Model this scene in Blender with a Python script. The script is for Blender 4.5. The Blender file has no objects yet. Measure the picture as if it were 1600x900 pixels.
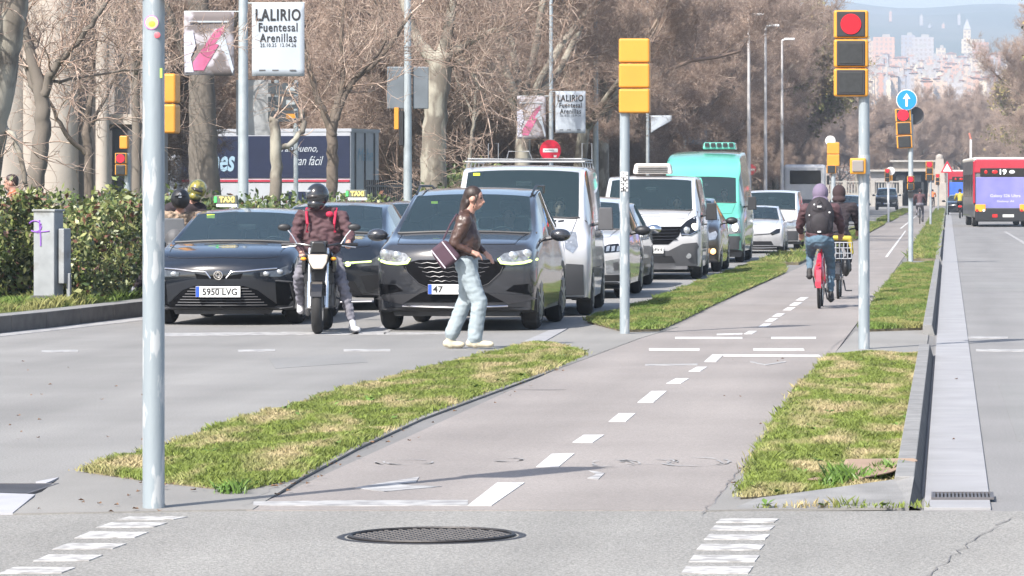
import bpy, bmesh, math, random
import numpy as np
from mathutils import Vector, Matrix, Euler
from mathutils.bvhtree import BVHTree
R = math.radians
SC = bpy.context.scene
COL = SC.collection
# ---------------- camera ----------------
F, VX, HY, CH = 6222.0, 1481.0, 297.0, 1.65      # focal length in photo pixels, vanishing point, camera height
cam_d = bpy.data.cameras.new('camera'); cam = bpy.data.objects.new('camera', cam_d); COL.objects.link(cam)
cam.location = (0, 0, CH); cam.rotation_euler = (R(90), 0, 0)
cam_d.sensor_width = 36; cam_d.lens = F/1600*36
cam_d.shift_x = (800-VX)/1600; cam_d.shift_y = -(450-HY)/1600
cam_d.clip_end = 20000; cam_d.clip_start = 1
SC.camera = cam
# ---------------- light ----------------
SUN_AZ, SUN_EL = 31.0, 45.0                      # light travels towards +Y turned 31 deg to +X
w = bpy.data.worlds.new("World"); SC.world = w; w.use_nodes = True
nt = w.node_tree; bg = nt.nodes['Background']
sky = nt.nodes.new('ShaderNodeTexSky'); sky.sky_type = 'NISHITA'; sky.sun_disc = False
sky.sun_elevation = R(SUN_EL); sky.sun_rotation = R(180+SUN_AZ)
sky.air_density = 1.0; sky.dust_density = 2.0; sky.ozone_density = 1.0
nt.links.new(sky.outputs[0], bg.inputs[0]); bg.inputs[1].default_value = 0.13
sl = bpy.data.lights.new('sun', 'SUN'); sl.energy = 4.2; sl.angle = R(0.6); sl.color = (1, .95, .88)
so = bpy.data.objects.new('sun', sl); COL.objects.link(so)
dirv = Vector((math.sin(R(SUN_AZ))*math.cos(R(SUN_EL)), math.cos(R(SUN_AZ))*math.cos(R(SUN_EL)), -math.sin(R(SUN_EL))))
so.rotation_euler = dirv.to_track_quat('-Z', 'Y').to_euler()
SC.view_settings.view_transform = 'Standard'; SC.view_settings.look = 'None'
SC.view_settings.exposure = 1.02; SC.view_settings.gamma = 1
SC.cycles.max_bounces = 6; SC.cycles.transparent_max_bounces = 12; SC.cycles.volume_bounces = 0
SC.cycles.use_denoising = True

# ---------------- pixel to place ----------------
def G(px, py, z=0.0):
    Y = F*(CH-z)/(py-HY); return ((px-VX)*Y/F, Y)
def XA(px, Y): return (px-VX)*Y/F
def ZA(py, Y): return CH-(py-HY)*Y/F

# ---------------- materials ----------------
_M = {}
def srgb(r, g, b):
    f = lambda c: ((c/255)/12.92 if c <= 10 else ((c/255+.055)/1.055)**2.4)
    return (f(r), f(g), f(b))
def mat(name, col, rough=.6, metal=0, var=.12, scale=3, bump=0, bscale=40, spec=.5, coat=0, emit=0, col2=None, mixscale=2, mixlo=.45, mixhi=.6, stretch=None, alpha=1):
    """principled material with noise variation; optional second colour in patches"""
    if name in _M: return _M[name]
    m = bpy.data.materials.new(name); m.use_nodes = True; n = m.node_tree.nodes; l = m.node_tree.links
    b = n['Principled BSDF']
    b.inputs['Roughness'].default_value = rough; b.inputs['Metallic'].default_value = metal
    b.inputs['Specular IOR Level'].default_value = spec
    if coat: b.inputs['Coat Weight'].default_value = coat; b.inputs['Coat Roughness'].default_value = .04
    tc = n.new('ShaderNodeTexCoord'); mp = n.new('ShaderNodeMapping'); l.new(tc.outputs['Object'], mp.inputs[0])
    if stretch: mp.inputs['Scale'].default_value = stretch
    src = None
    if var > 0 or col2:
        nz = n.new('ShaderNodeTexNoise'); nz.inputs['Scale'].default_value = scale; nz.inputs['Detail'].default_value = 5
        l.new(mp.outputs[0], nz.inputs['Vector'])
        r = n.new('ShaderNodeValToRGB'); r.color_ramp.elements[0].position = .3; r.color_ramp.elements[1].position = .7
        r.color_ramp.elements[0].color = (*[max(c*(1-var), 0) for c in col], 1)
        r.color_ramp.elements[1].color = (*[min(c*(1+var), 1) for c in col], 1)
        l.new(nz.outputs['Fac'], r.inputs[0]); src = r.outputs[0]
        if col2:
            n2 = n.new('ShaderNodeTexNoise'); n2.inputs['Scale'].default_value = mixscale; n2.inputs['Detail'].default_value = 6
            l.new(mp.outputs[0], n2.inputs['Vector'])
            r2 = n.new('ShaderNodeMapRange'); r2.inputs['From Min'].default_value = mixlo; r2.inputs['From Max'].default_value = mixhi
            l.new(n2.outputs['Fac'], r2.inputs['Value'])
            mx = n.new('ShaderNodeMix'); mx.data_type = 'RGBA'; l.new(r2.outputs[0], mx.inputs['Factor'])
            l.new(src, mx.inputs['A']); mx.inputs['B'].default_value = (*col2, 1); src = mx.outputs['Result']
        l.new(src, b.inputs['Base Color'])
    else: b.inputs['Base Color'].default_value = (*col, 1)
    if bump:
        nb = n.new('ShaderNodeTexNoise'); nb.inputs['Scale'].default_value = bscale; nb.inputs['Detail'].default_value = 4
        l.new(mp.outputs[0], nb.inputs['Vector'])
        bp = n.new('ShaderNodeBump'); bp.inputs['Strength'].default_value = bump; bp.inputs['Distance'].default_value = .02
        l.new(nb.outputs['Fac'], bp.inputs['Height']); l.new(bp.outputs[0], b.inputs['Normal'])
    if emit: b.inputs['Emission Color'].default_value = (*col, 1); b.inputs['Emission Strength'].default_value = emit
    if alpha < 1: b.inputs['Alpha'].default_value = alpha
    m.diffuse_color = (*col, 1)
    _M[name] = m; return m
def glass_mat(name, tint=(.25, .34, .34), refl=1.0):
    """tinted pane: mostly clear with a mirror coat, dims what is behind it"""
    if name in _M: return _M[name]
    m = bpy.data.materials.new(name); m.use_nodes = True; n = m.node_tree.nodes; l = m.node_tree.links
    n.clear(); o = n.new('ShaderNodeOutputMaterial'); t = n.new('ShaderNodeBsdfTransparent'); g = n.new('ShaderNodeBsdfGlossy')
    t.inputs[0].default_value = (*tint, 1); g.inputs['Roughness'].default_value = .02; g.inputs[0].default_value = (refl, refl, refl, 1)
    fr = n.new('ShaderNodeFresnel'); fr.inputs[0].default_value = 1.55; mx = n.new('ShaderNodeMixShader')
    df = n.new('ShaderNodeBsdfDiffuse'); df.inputs[0].default_value = (.18, .30, .34, 1); ms = n.new('ShaderNodeMixShader'); ms.inputs[0].default_value = .085  # teal diffuse share lightens the pane, painted in place of reflections
    l.new(t.outputs[0], ms.inputs[1]); l.new(df.outputs[0], ms.inputs[2]); t = ms
    l.new(fr.outputs[0], mx.inputs[0]); l.new(t.outputs[0], mx.inputs[1]); l.new(g.outputs[0], mx.inputs[2]); l.new(mx.outputs[0], o.inputs[0])
    _M[name] = m; return m

# ---------------- tagging ----------------
def tag(o, label=None, cat=None, group=None, kind=None):
    if label: o['label'] = label
    if cat: o['category'] = cat
    if group: o['group'] = group
    if kind: o['kind'] = kind
    return o
def empty(name, loc=(0, 0, 0), rz=0, label=None, cat=None, group=None, scale=1):
    o = bpy.data.objects.new(name, None); COL.objects.link(o); o.location = loc; o.rotation_euler = (0, 0, rz)
    o.scale = (scale,)*3; o.empty_display_size = .3
    return tag(o, label, cat, group)
def kids(o): return [c for c in bpy.data.objects if c.parent == o]
def copy_tree(o, parent=None, loc=None, rz=None, label=None, scale=None):
    ch = list(o.children)
    c = o.copy(); COL.objects.link(c)
    if parent: c.parent = parent
    if loc: c.location = loc
    if rz is not None: c.rotation_euler = (0, 0, rz)
    if label: c['label'] = label
    if scale: c.scale = scale if isinstance(scale, tuple) else (scale,)*3
    for k in ch: copy_tree(k, c)
    return c

# ---------------- mesh builder ----------------
class MB:
    def __init__(s): s.v = []; s.f = []; s.m = []
    def add(s, vs, fs, mi=0, M=None):
        b = len(s.v)
        if M is not None: vs = [tuple(M @ Vector(v)) for v in vs]
        s.v += [tuple(v) for v in vs]; s.f += [tuple(i+b for i in f) for f in fs]; s.m += [mi]*len(fs); return s
    def box(s, c, d, mi=0, M=None, taper=1.0):
        x, y, z = c; a, b, h = d[0]/2, d[1]/2, d[2]/2; t = taper
        vs = [(x-a, y-b, z-h), (x+a, y-b, z-h), (x+a, y+b, z-h), (x-a, y+b, z-h), (x-a*t, y-b*t, z+h), (x+a*t, y-b*t, z+h), (x+a*t, y+b*t, z+h), (x-a*t, y+b*t, z+h)]
        return s.add(vs, [(0, 3, 2, 1), (4, 5, 6, 7), (0, 1, 5, 4), (1, 2, 6, 5), (2, 3, 7, 6), (3, 0, 4, 7)], mi, M)
    def tube(s, pts, rad, n=8, mi=0, cap=True, M=None):
        pts = [Vector(p) for p in pts]
        if not hasattr(rad, '__len__'): rad = [rad]*len(pts)
        vs, fs = [], []; up = None
        for i, p in enumerate(pts):
            t = (pts[min(i+1, len(pts)-1)]-pts[max(i-1, 0)])
            if t.length < 1e-9: t = Vector((0, 0, 1))
            t.normalize()
            if up is None: up = Vector((0, 0, 1)) if abs(t.z) < .9 else Vector((1, 0, 0))
            a = t.cross(up)
            if a.length < 1e-6: a = t.cross(Vector((0, 1, 0)))
            a.normalize(); b = t.cross(a); up = -b if False else up
            for k in range(n):
                an = 2*math.pi*k/n; vs.append(p+(a*math.cos(an)+b*math.sin(an))*rad[i])
        for i in range(len(pts)-1):
            for k in range(n):
                k2 = (k+1) % n; fs.append((i*n+k, i*n+k2, (i+1)*n+k2, (i+1)*n+k))
        if cap: fs.append(tuple(range(n-1, -1, -1))); fs.append(tuple((len(pts)-1)*n+k for k in range(n)))
        return s.add(vs, fs, mi, M)
    def cyl(s, c, r, h, axis='z', n=20, mi=0, r2=None, M=None):
        d = {'x': Vector((1, 0, 0)), 'y': Vector((0, 1, 0)), 'z': Vector((0, 0, 1))}[axis]; c = Vector(c)
        return s.tube([c-d*h/2, c+d*h/2], [r, r if r2 is None else r2], n, mi, True, M)
    def torus(s, c, R0, r, axis='x', n=32, m=10, mi=0, M=None, flat=1.0):
        vs, fs = [], []
        for i in range(n):
            a = 2*math.pi*i/n
            for j in range(m):
                b = 2*math.pi*j/m; rr = R0+r*math.cos(b)*(1 if True else 1); w = r*math.sin(b)*flat
                p, q = rr*math.cos(a), rr*math.sin(a)
                v = {'x': (w, p, q), 'y': (p, w, q), 'z': (p, q, w)}[axis]
                vs.append((v[0]+c[0], v[1]+c[1], v[2]+c[2]))
        for i in range(n):
            for j in range(m): fs.append((i*m+j, ((i+1) % n)*m+j, ((i+1) % n)*m+(j+1) % m, i*m+(j+1) % m))
        return s.add(vs, fs, mi, M)
    def ball(s, c, r, n=12, m=8, mi=0, M=None):
        if not hasattr(r, '__len__'): r = (r,)*3
        vs, fs = [(c[0], c[1], c[2]+r[2])], []
        for i in range(1, m):
            t = math.pi*i/m
            for k in range(n):
                a = 2*math.pi*k/n; vs.append((c[0]+r[0]*math.sin(t)*math.cos(a), c[1]+r[1]*math.sin(t)*math.sin(a), c[2]+r[2]*math.cos(t)))
        vs.append((c[0], c[1], c[2]-r[2])); L = len(vs)-1
        for k in range(n):
            fs.append((0, 1+k, 1+(k+1) % n)); fs.append((L, L-n+(k+1) % n, L-n+k))
        for i in range(m-2):
            for k in range(n): fs.append((1+i*n+k, 1+(i+1)*n+k, 1+(i+1)*n+(k+1) % n, 1+i*n+(k+1) % n))
        return s.add(vs, fs, mi, M)
    def prism(s, poly, lo, hi, axis='z', mi=0, M=None):
        """poly extruded along an axis; poly in the two other axes (x,y) / (x,z) / (y,z)"""
        n = len(poly); f = {'z': lambda p, t: (p[0], p[1], t), 'y': lambda p, t: (p[0], t, p[1]), 'x': lambda p, t: (t, p[0], p[1])}[axis]
        vs = [f(p, lo) for p in poly]+[f(p, hi) for p in poly]
        fs = [tuple(range(n-1, -1, -1)), tuple(range(n, 2*n))]+[(i, (i+1) % n, n+(i+1) % n, n+i) for i in range(n)]
        return s.add(vs, fs, mi, M)
    def obj(s, name, mats, parent=None, smooth=False, bevel=0, sub=0, fix=True, seg=2, angle=35):
        me = bpy.data.meshes.new(name); me.from_pydata(s.v, [], s.f)
        if not isinstance(mats, (list, tuple)): mats = [mats]
        for m in mats: me.materials.append(m)
        me.polygons.foreach_set('material_index', s.m)
        if fix:
            bm = bmesh.new(); bm.from_mesh(me); bmesh.ops.recalc_face_normals(bm, faces=bm.faces); bm.to_mesh(me); bm.free()
        o = bpy.data.objects.new(name, me); COL.objects.link(o)
        if smooth:
            me.polygons.foreach_set('use_smooth', [True]*len(me.polygons))
            if angle: me.set_sharp_from_angle(angle=R(angle))
        if bevel:
            b = o.modifiers.new('b', 'BEVEL'); b.width = bevel; b.segments = seg; b.limit_method = 'ANGLE'; b.angle_limit = R(40)
            b.harden_normals = False
        if sub: q = o.modifiers.new('s', 'SUBSURF'); q.levels = q.render_levels = sub
        if parent: o.parent = parent
        return o
def np_obj(name, V, Fq, mats, mi=None, parent=None, smooth=False):
    """fast mesh from numpy arrays (all faces the same size)"""
    me = bpy.data.meshes.new(name); k = Fq.shape[1]
    me.vertices.add(len(V)); me.vertices.foreach_set('co', np.asarray(V, dtype=np.float32).ravel())
    me.loops.add(Fq.size); me.loops.foreach_set('vertex_index', Fq.astype(np.int32).ravel())
    me.polygons.add(len(Fq)); me.polygons.foreach_set('loop_start', np.arange(0, Fq.size, k, dtype=np.int32))
    me.polygons.foreach_set('loop_total', np.full(len(Fq), k, dtype=np.int32))
    for m in (mats if isinstance(mats, (list, tuple)) else [mats]): me.materials.append(m)
    if mi is not None: me.polygons.foreach_set('material_index', np.asarray(mi, dtype=np.int32))
    if smooth: me.polygons.foreach_set('use_smooth', [True]*len(Fq))
    me.update(calc_edges=True)
    o = bpy.data.objects.new(name, me); COL.objects.link(o)
    if parent: o.parent = parent
    return o
def sheet(name, polys, z, m, parent=None, skirt=.012):
    """flat polygons (lists of (x,y)) at height z, with walls down when skirt > 0"""
    mb = MB()
    for p in polys:
        n = len(p); a = sum(p[i][0]*p[(i+1) % n][1]-p[(i+1) % n][0]*p[i][1] for i in range(n))
        if a < 0: p = p[::-1]
        if skirt: mb.prism(p, z-skirt, z)
        else: mb.add([(x, y, z) for x, y in p], [tuple(range(n))])
    return mb.obj(name, m, parent, fix=False)
def GP(pts, z=0): return [G(x, y, z) for x, y in pts]

# ---------------- evaluated copies, splitting, projection ----------------
def bake(o):
    """apply an object's modifiers to its own mesh"""
    dg = bpy.context.evaluated_depsgraph_get(); dg.update(); e = o.evaluated_get(dg)
    me = bpy.data.meshes.new_from_object(e); o.modifiers.clear(); old = o.data; o.data = me; bpy.data.meshes.remove(old); return o
def bvh_of(o):
    bm = bmesh.new(); bm.from_mesh(o.data); t = BVHTree.FromBMesh(bm); bm.free(); return t
def split_mats(o, names, parent):
    """one object per material slot of o; names[i] is None to keep in o"""
    outs = {}
    for i, nm in enumerate(names):
        bm = bmesh.new(); bm.from_mesh(o.data)
        bmesh.ops.delete(bm, geom=[f for f in bm.faces if f.material_index != i], context='FACES')
        if not bm.faces: bm.free(); continue
        me = bpy.data.meshes.new(nm); bm.to_mesh(me); bm.free()
        me.materials.append(o.data.materials[i]); me.polygons.foreach_set('material_index', [0]*len(me.polygons))
        c = bpy.data.objects.new(nm, me); COL.objects.link(c); c.parent = parent; outs[nm] = c
    me = o.data; bpy.data.objects.remove(o); return outs
def patch(bvh, poly, name, m, parent, out=.006, deep=.03, side='front', step=.05, smooth=True, mirror=False):
    """a panel with the given outline (x,z) [or (y,z) for sides] laid on the surface the rays meet"""
    objs = []
    for sg in ((1, -1) if mirror else (1,)):
        P = [(p[0]*sg, p[1]) for p in poly] if side in ('front', 'rear') else poly
        bm = bmesh.new(); vs = [bm.verts.new((a, 0, b)) for a, b in P]; bm.faces.new(vs)
        xs = [a for a, b in P]; zs = [b for a, b in P]
        for lo, hi, no in ((min(xs), max(xs), (1, 0, 0)), (min(zs), max(zs), (0, 0, 1))):
            t = lo+step
            while t < hi-1e-4:
                co = (t, 0, 0) if no[0] else (0, 0, t)
                bmesh.ops.bisect_plane(bm, geom=bm.verts[:]+bm.edges[:]+bm.faces[:], plane_co=co, plane_no=no); t += step
        bmesh.ops.triangulate(bm, faces=bm.faces[:])
        bm.verts.index_update()
        top, bot = [], []; last = None; pend = []
        for i, v in enumerate(bm.verts):
            a, b = v.co.x, v.co.z
            if side == 'front': o_, d = Vector((a, -6, b)), Vector((0, 1, 0))
            elif side == 'rear': o_, d = Vector((a, 30, b)), Vector((0, -1, 0))
            elif side == 'right': o_, d = Vector((6, a, b)), Vector((-1, 0, 0))
            else: o_, d = Vector((-6, a, b)), Vector((1, 0, 0))
            h = bvh.ray_cast(o_, d)[0]
            top.append(None if h is None else h-d*out); bot.append(None if h is None else h+d*deep)
        good = [t for t in top if t is not None]
        if not good: bm.free(); continue
        for i in range(len(top)):
            if top[i] is None:
                v = bm.verts[i] if False else None
        vv = list(bm.verts)
        for i in range(len(top)):
            if top[i] is None:
                a, b = vv[i].co.x, vv[i].co.z
                j = min((j for j in range(len(top)) if top[j] is not None), key=lambda j: (vv[j].co.x-a)**2+(vv[j].co.z-b)**2)
                q = Vector(top[j]); qb = Vector(bot[j])
                for w_ in (q, qb):
                    if side in ('front', 'rear'): w_.x = a
                    else: w_.y = a
                    w_.z = b
                top[i], bot[i] = q, qb
        fs = [tuple(v.index for v in f.verts) for f in bm.faces]; n = len(top)
        be = [(e.verts[0].index, e.verts[1].index) for e in bm.edges if len(e.link_faces) == 1]
        bm.free()
        mb = MB(); mb.add(top+bot, fs+[(a, b, b+n, a+n) for a, b in be])
        o = mb.obj(name, m, parent, smooth=smooth, angle=45); objs.append(o)
    return objs[0] if not mirror else objs
def text_mesh(txt, size, name, m, parent, loc, rot=(R(90), 0, 0), width=None, height=None, ext=.002, bold=0, align='CENTER', spacing=1, shear=0):
    cu = bpy.data.curves.new('t', 'FONT'); cu.body = txt; cu.size = size; cu.extrude = ext; cu.offset = bold; cu.shear = shear
    cu.align_x = 'CENTER'; cu.align_y = 'CENTER'; cu.space_character = spacing; cu.resolution_u = 3
    t = bpy.data.objects.new('t', cu); COL.objects.link(t)
    bpy.context.view_layer.update(); dg = bpy.context.evaluated_depsgraph_get()
    me = bpy.data.meshes.new_from_object(t.evaluated_get(dg)); bpy.data.objects.remove(t); bpy.data.curves.remove(cu)
    V = np.array([v.co[:] for v in me.vertices]); mn, mx_ = V.min(0), V.max(0); c = (mn+mx_)/2
    sx = width/(mx_[0]-mn[0]) if width else 1; sy = height/(mx_[1]-mn[1]) if height else sx
    if height and not width: sx = sy
    for v in me.vertices: v.co = ((v.co.x-c[0])*sx, (v.co.y-c[1])*sy, v.co.z)
    me.name = name; me.materials.clear(); me.materials.append(m)
    o = bpy.data.objects.new(name, me); COL.objects.link(o); o.location = loc; o.rotation_euler = rot
    if parent: o.parent = parent
    return o
def split_lr(o):
    """a mesh with a left and a right piece becomes two objects of the same name"""
    bm = bmesh.new(); bm.from_mesh(o.data); b2 = bm.copy()
    bmesh.ops.delete(bm, geom=[v for v in bm.verts if v.co.x > 0], context='VERTS'); bmesh.ops.delete(b2, geom=[v for v in b2.verts if v.co.x <= 0], context='VERTS')
    c = o.copy(); c.data = o.data.copy(); COL.objects.link(c); bm.to_mesh(o.data); b2.to_mesh(c.data); bm.free(); b2.free(); return o
# ---------------- soft continuous bodies (capsules and ellipsoids fused into one skin) ----------------
def blob(name, prims, mats, parent=None, voxel=.012, smooth=4, wrinkle=0, wscale=17):
    """prims: ('c', p0, r0, p1, r1, mat) tapered limb, ('e', centre, (rx,ry,rz), mat[, euler]) ellipsoid"""
    mb = MB()
    for p in prims:
        if p[0] == 'c':
            a, b = Vector(p[1]), Vector(p[3]); r0, r1 = p[2], p[4]; d = b-a; L = max(d.length, 1e-4); d /= L
            pts = [a-d*r0*.95, a-d*r0*.7, a-d*r0*.3, a, a.lerp(b, .33), a.lerp(b, .67), b, b+d*r1*.3, b+d*r1*.7, b+d*r1*.95]
            rr = [r0*.3, r0*.7, r0*.95, r0, r0*.67+r1*.33, r0*.33+r1*.67, r1, r1*.95, r1*.7, r1*.3]
            mb.tube(pts, rr, 12)
        else:
            M = Matrix.Translation(p[1]) @ (Euler(p[4]).to_matrix().to_4x4() if len(p) > 4 else Matrix())
            mb.ball((0, 0, 0), p[2], 14, 10, M=M)
    o = mb.obj(name, mats)
    r = o.modifiers.new('r', 'REMESH'); r.mode = 'VOXEL'; r.voxel_size = voxel; r.adaptivity = 0
    if smooth: s = o.modifiers.new('s', 'SMOOTH'); s.iterations = smooth; s.factor = .5
    bake(o); me = o.data
    if len(me.materials) == 0:
        for m in (mats if isinstance(mats, (list, tuple)) else [mats]): me.materials.append(m)
    n = len(me.polygons); C = np.empty(n*3); me.polygons.foreach_get('center', C); C = C.reshape(-1, 3)
    best = np.full(n, 1e9); mi = np.zeros(n, dtype=np.int32)
    for p in prims:
        if p[0] == 'c':
            a, b = np.array(p[1], float), np.array(p[3], float); ab = b-a; t = np.clip(((C-a)@ab)/max(ab@ab, 1e-9), 0, 1)
            d = np.linalg.norm(C-(a+t[:, None]*ab), axis=1)-(p[2]+(p[4]-p[2])*t); k = p[5]
        else:
            q = C-np.array(p[1], float)
            if len(p) > 4: q = q@np.array(Euler(p[4]).to_matrix())
            rr = np.array(p[2]); k = p[3]; u = np.linalg.norm(q/rr, axis=1); d = (u-1)*rr.min()
        sel = d < best; best[sel] = d[sel]; mi[sel] = k
    me.polygons.foreach_set('material_index', mi); me.polygons.foreach_set('use_smooth', [True]*n)
    if wrinkle:
        from mathutils import noise
        nv = len(me.vertices); VN = np.empty(nv*3); me.vertices.foreach_get('normal', VN); VN = VN.reshape(-1, 3)
        ok = np.zeros(nv, bool)
        for pl in me.polygons:
            if mi[pl.index] in WR: ok[list(pl.vertices)] = True
        for i, v in enumerate(me.vertices):
            if ok[i]: v.co += Vector(VN[i])*wrinkle*(noise.noise(Vector((v.co.x*wscale, v.co.y*wscale, v.co.z*wscale*1.6)))-.1)
    if parent: o.parent = parent
    return o
WR = {1, 2}
# ======================= setting: ground, roads, markings =======================
def asphalt(name, col, speck, var=.1, bump=.25, fine=260, crack=0):
    if name in _M: return _M[name]
    m = mat(name, col, rough=.85, var=var, scale=.55, bump=bump, bscale=fine, spec=.35); n = m.node_tree.nodes; l = m.node_tree.links
    b = n['Principled BSDF']; src = b.inputs['Base Color'].links[0].from_socket
    tc = [q for q in n if q.type == 'TEX_COORD'][0]
    v = n.new('ShaderNodeTexNoise'); v.inputs['Scale'].default_value = 75; v.inputs['Detail'].default_value = 2; l.new(tc.outputs['Object'], v.inputs['Vector'])
    r = n.new('ShaderNodeMapRange'); r.inputs['From Min'].default_value = .32; r.inputs['From Max'].default_value = .68
    r.inputs['To Min'].default_value = 1-speck; r.inputs['To Max'].default_value = 1+speck; l.new(v.outputs['Fac'], r.inputs['Value'])
    mm = n.new('ShaderNodeVectorMath'); mm.operation = 'SCALE'; l.new(src, mm.inputs[0]); l.new(r.outputs[0], mm.inputs['Scale'])
    # long stains and tyre wear running along the road
    mp = n.new('ShaderNodeMapping'); mp.inputs['Scale'].default_value = (1.1, .05, 1); l.new(tc.outputs['Object'], mp.inputs[0])
    v2 = n.new('ShaderNodeTexNoise'); v2.inputs['Scale'].default_value = 1.2; v2.inputs['Detail'].default_value = 6; l.new(mp.outputs[0], v2.inputs['Vector'])
    r2 = n.new('ShaderNodeMapRange'); r2.inputs['From Min'].default_value = .3; r2.inputs['From Max'].default_value = .7
    r2.inputs['To Min'].default_value = .88; r2.inputs['To Max'].default_value = 1.1; l.new(v2.outputs['Fac'], r2.inputs['Value'])
    m2 = n.new('ShaderNodeVectorMath'); m2.operation = 'SCALE'; l.new(mm.outputs[0], m2.inputs[0]); l.new(r2.outputs[0], m2.inputs['Scale'])
    l.new(m2.outputs[0], b.inputs['Base Color']); return m
M_base = asphalt('plaza_paving', (.17, .165, .16), .1)
M_road = asphalt('road_asphalt', (.214, .208, .199), .2)
M_cross = asphalt('junction_asphalt', (.235, .228, .213), .34, fine=120, bump=.5)
M_cycle = asphalt('cycle_asphalt', (.236, .214, .200), .15)
M_pave = asphalt('concrete_paving', (.222, .214, .201), .07)
M_granite = mat('granite_kerb', (.275, .272, .278), rough=.75, var=.1, scale=2, bump=.1, bscale=150, col2=(.25, .25, .25), mixscale=1.3, mixlo=.5, mixhi=.8)
M_kerbdark = mat('dark_kerb_face', (.095, .09, .085), rough=.9, var=.35, scale=6, bump=.3, bscale=60)
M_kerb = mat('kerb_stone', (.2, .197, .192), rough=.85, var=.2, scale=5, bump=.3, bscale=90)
M_kerbl = mat('kerb_side_stone', (.12, .11, .10), rough=.85, var=.25, scale=5, bump=.3, bscale=70)
M_paint = mat('road_paint', (.52, .51, .50), rough=.7, var=.08, scale=4, col2=(.25, .245, .24), mixscale=9, mixlo=.56, mixhi=.72, bump=.1, bscale=200)
M_worn = mat('worn_road_paint', (.36, .355, .35), rough=.8, var=.1, scale=4, col2=(.22, .215, .215), mixscale=7, mixlo=.42, mixhi=.62)
M_soil = mat('soil', (.10, .085, .055), rough=1, var=.3, scale=5, col2=(.22, .18, .11), mixscale=3)
M_tar = mat('dark_joint_tar', (.05, .048, .046), rough=.9, var=.3)

tag(sheet('ground', [[(-400, -30), (400, -30), (400, 900), (-400, 900)]], -.004, M_base), kind='structure')
tag(sheet('road', [[(-10.7, 20), (-3.9, 20), (-3.6, 60), (-3.3, 420), (-10.2, 420), (-10.5, 52), (-11.2, 44), (-60, 40), (-60, 20)]], 0, M_road), kind='structure')
tag(sheet('road_junction', [[(-60, 2), (60, 2), (60, 20.42), (-60, 20.42)]], .004, M_cross), kind='structure')
tag(sheet('road_eastbound', [[(-.14, 20.3), (60, 20.3), (60, 40), (12, 46), (12, 460), (-.14, 460)]], .001, asphalt('east_asphalt', (.205, .20, .196), .16, fine=150)), kind='structure')
tag(sheet('cycle_path', [[(-3.60, 20.42), (-1.18, 20.42), (-1.1, 60), (-1.05, 160), (-1.05, 420), (-2.95, 420), (-3.0, 110), (-3.3, 60), (-3.58, 40)]], .008, M_cycle), kind='structure')
# concrete between and round the grass strips
tag(sheet('median_paving', [
    GP([(20, 806), (105, 742), (132, 739), (850, 537), (915, 500), (985, 500), (1060, 512), (1000, 530), (915, 562), (860, 582), (660, 656), (560, 702), (470, 750), (395, 799), (340, 800)]),
    [G(1105, 801), G(1158, 740), G(1300, 558), G(1335, 520), (-.9, 48), (-.22, 48), (-.22, 20.55), (-1.1, 20.42)]], .012, M_pave), kind='structure')
# right-hand kerb: flat top and a darker-coloured sloping face, in three runs
def kerb_run(y0, y1, x0=-.285, x1=-.18, x2=-.132, h=.12, gap=0):
    mb = MB(); n = max(1, int((y1-y0)/1.0)); d = (y1-y0)/n
    for i in range(n):
        a, b = y0+i*d+.004, y0+(i+1)*d-.004
        mb.prism([(x0, -.05), (x2, -.05), (x1, h), (x0, h)], a, b, 'y', 0)
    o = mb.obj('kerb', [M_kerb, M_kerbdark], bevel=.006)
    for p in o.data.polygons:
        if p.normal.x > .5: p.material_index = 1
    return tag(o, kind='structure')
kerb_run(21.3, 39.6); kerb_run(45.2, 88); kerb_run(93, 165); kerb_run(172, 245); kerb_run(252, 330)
# ramped end stone of the near right strip
ke = MB(); ke.add([(-1.13, 20.48, .005), (-.2, 20.55, .02), (-.13, 20.55, 0), (-1.0, 20.95, .03), (-.285, 21.35, .10), (-.18, 21.3, .12), (-.132, 21.3, 0), (-1.13, 20.48, -.01), (-.2, 20.55, -.01)],
    [(0, 1, 4, 3), (1, 5, 4), (1, 2, 6, 5), (0, 7, 8, 1)], 0); o = ke.obj('kerb_end', [M_kerb, M_kerbdark], fix=False); o.data.polygons[2].material_index = 1; tag(o, kind='structure')
# granite drainage channel
mb = MB()
y = 20.5
while y < 400:
    L = 1.2 if y < 90 else 12
    if not 21.1 < y+L/2 < 21.0: mb.box((.05, y+L/2, 0), (.345, L-.008, .03))
    y += L
tag(mb.obj('drainage_channel', M_granite, bevel=.003), kind='structure')
def grate(name, x0, x1, y0, y1, n, label, z=.018, rot=0):
    t = empty(name, ((x0+x1)/2, (y0+y1)/2, z), rot, label, 'drain grate')
    mb = MB(); wx, wy = x1-x0, y1-y0
    for sx in (-1, 1): mb.box((sx*wx/2, 0, .004), (.012, wy, .012))
    for sy in (-1, 1): mb.box((0, sy*wy/2, .004), (wx+.012, .012, .012))
    for i in range(n): mb.box((-wx/2+(i+.5)*wx/n, 0, .003), (wx/n*.55, wy-.012, .008))
    mb.obj('bars', mat('cast_iron', (.12, .115, .12), rough=.6, metal=.4, var=.2), t)
    MB().box((0, 0, -.003), (wx, wy, .002)).obj('pit', mat('black_pit', (.01, .01, .01), rough=1, var=0), t)
gx0, gy = G(1457, 781); gx1, _ = G(1551, 781)
grate('drain_grate', gx0, gx1, gy-.18, gy+.2, 16, 'iron slot grate crossing the pale granite drainage channel')
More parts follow.
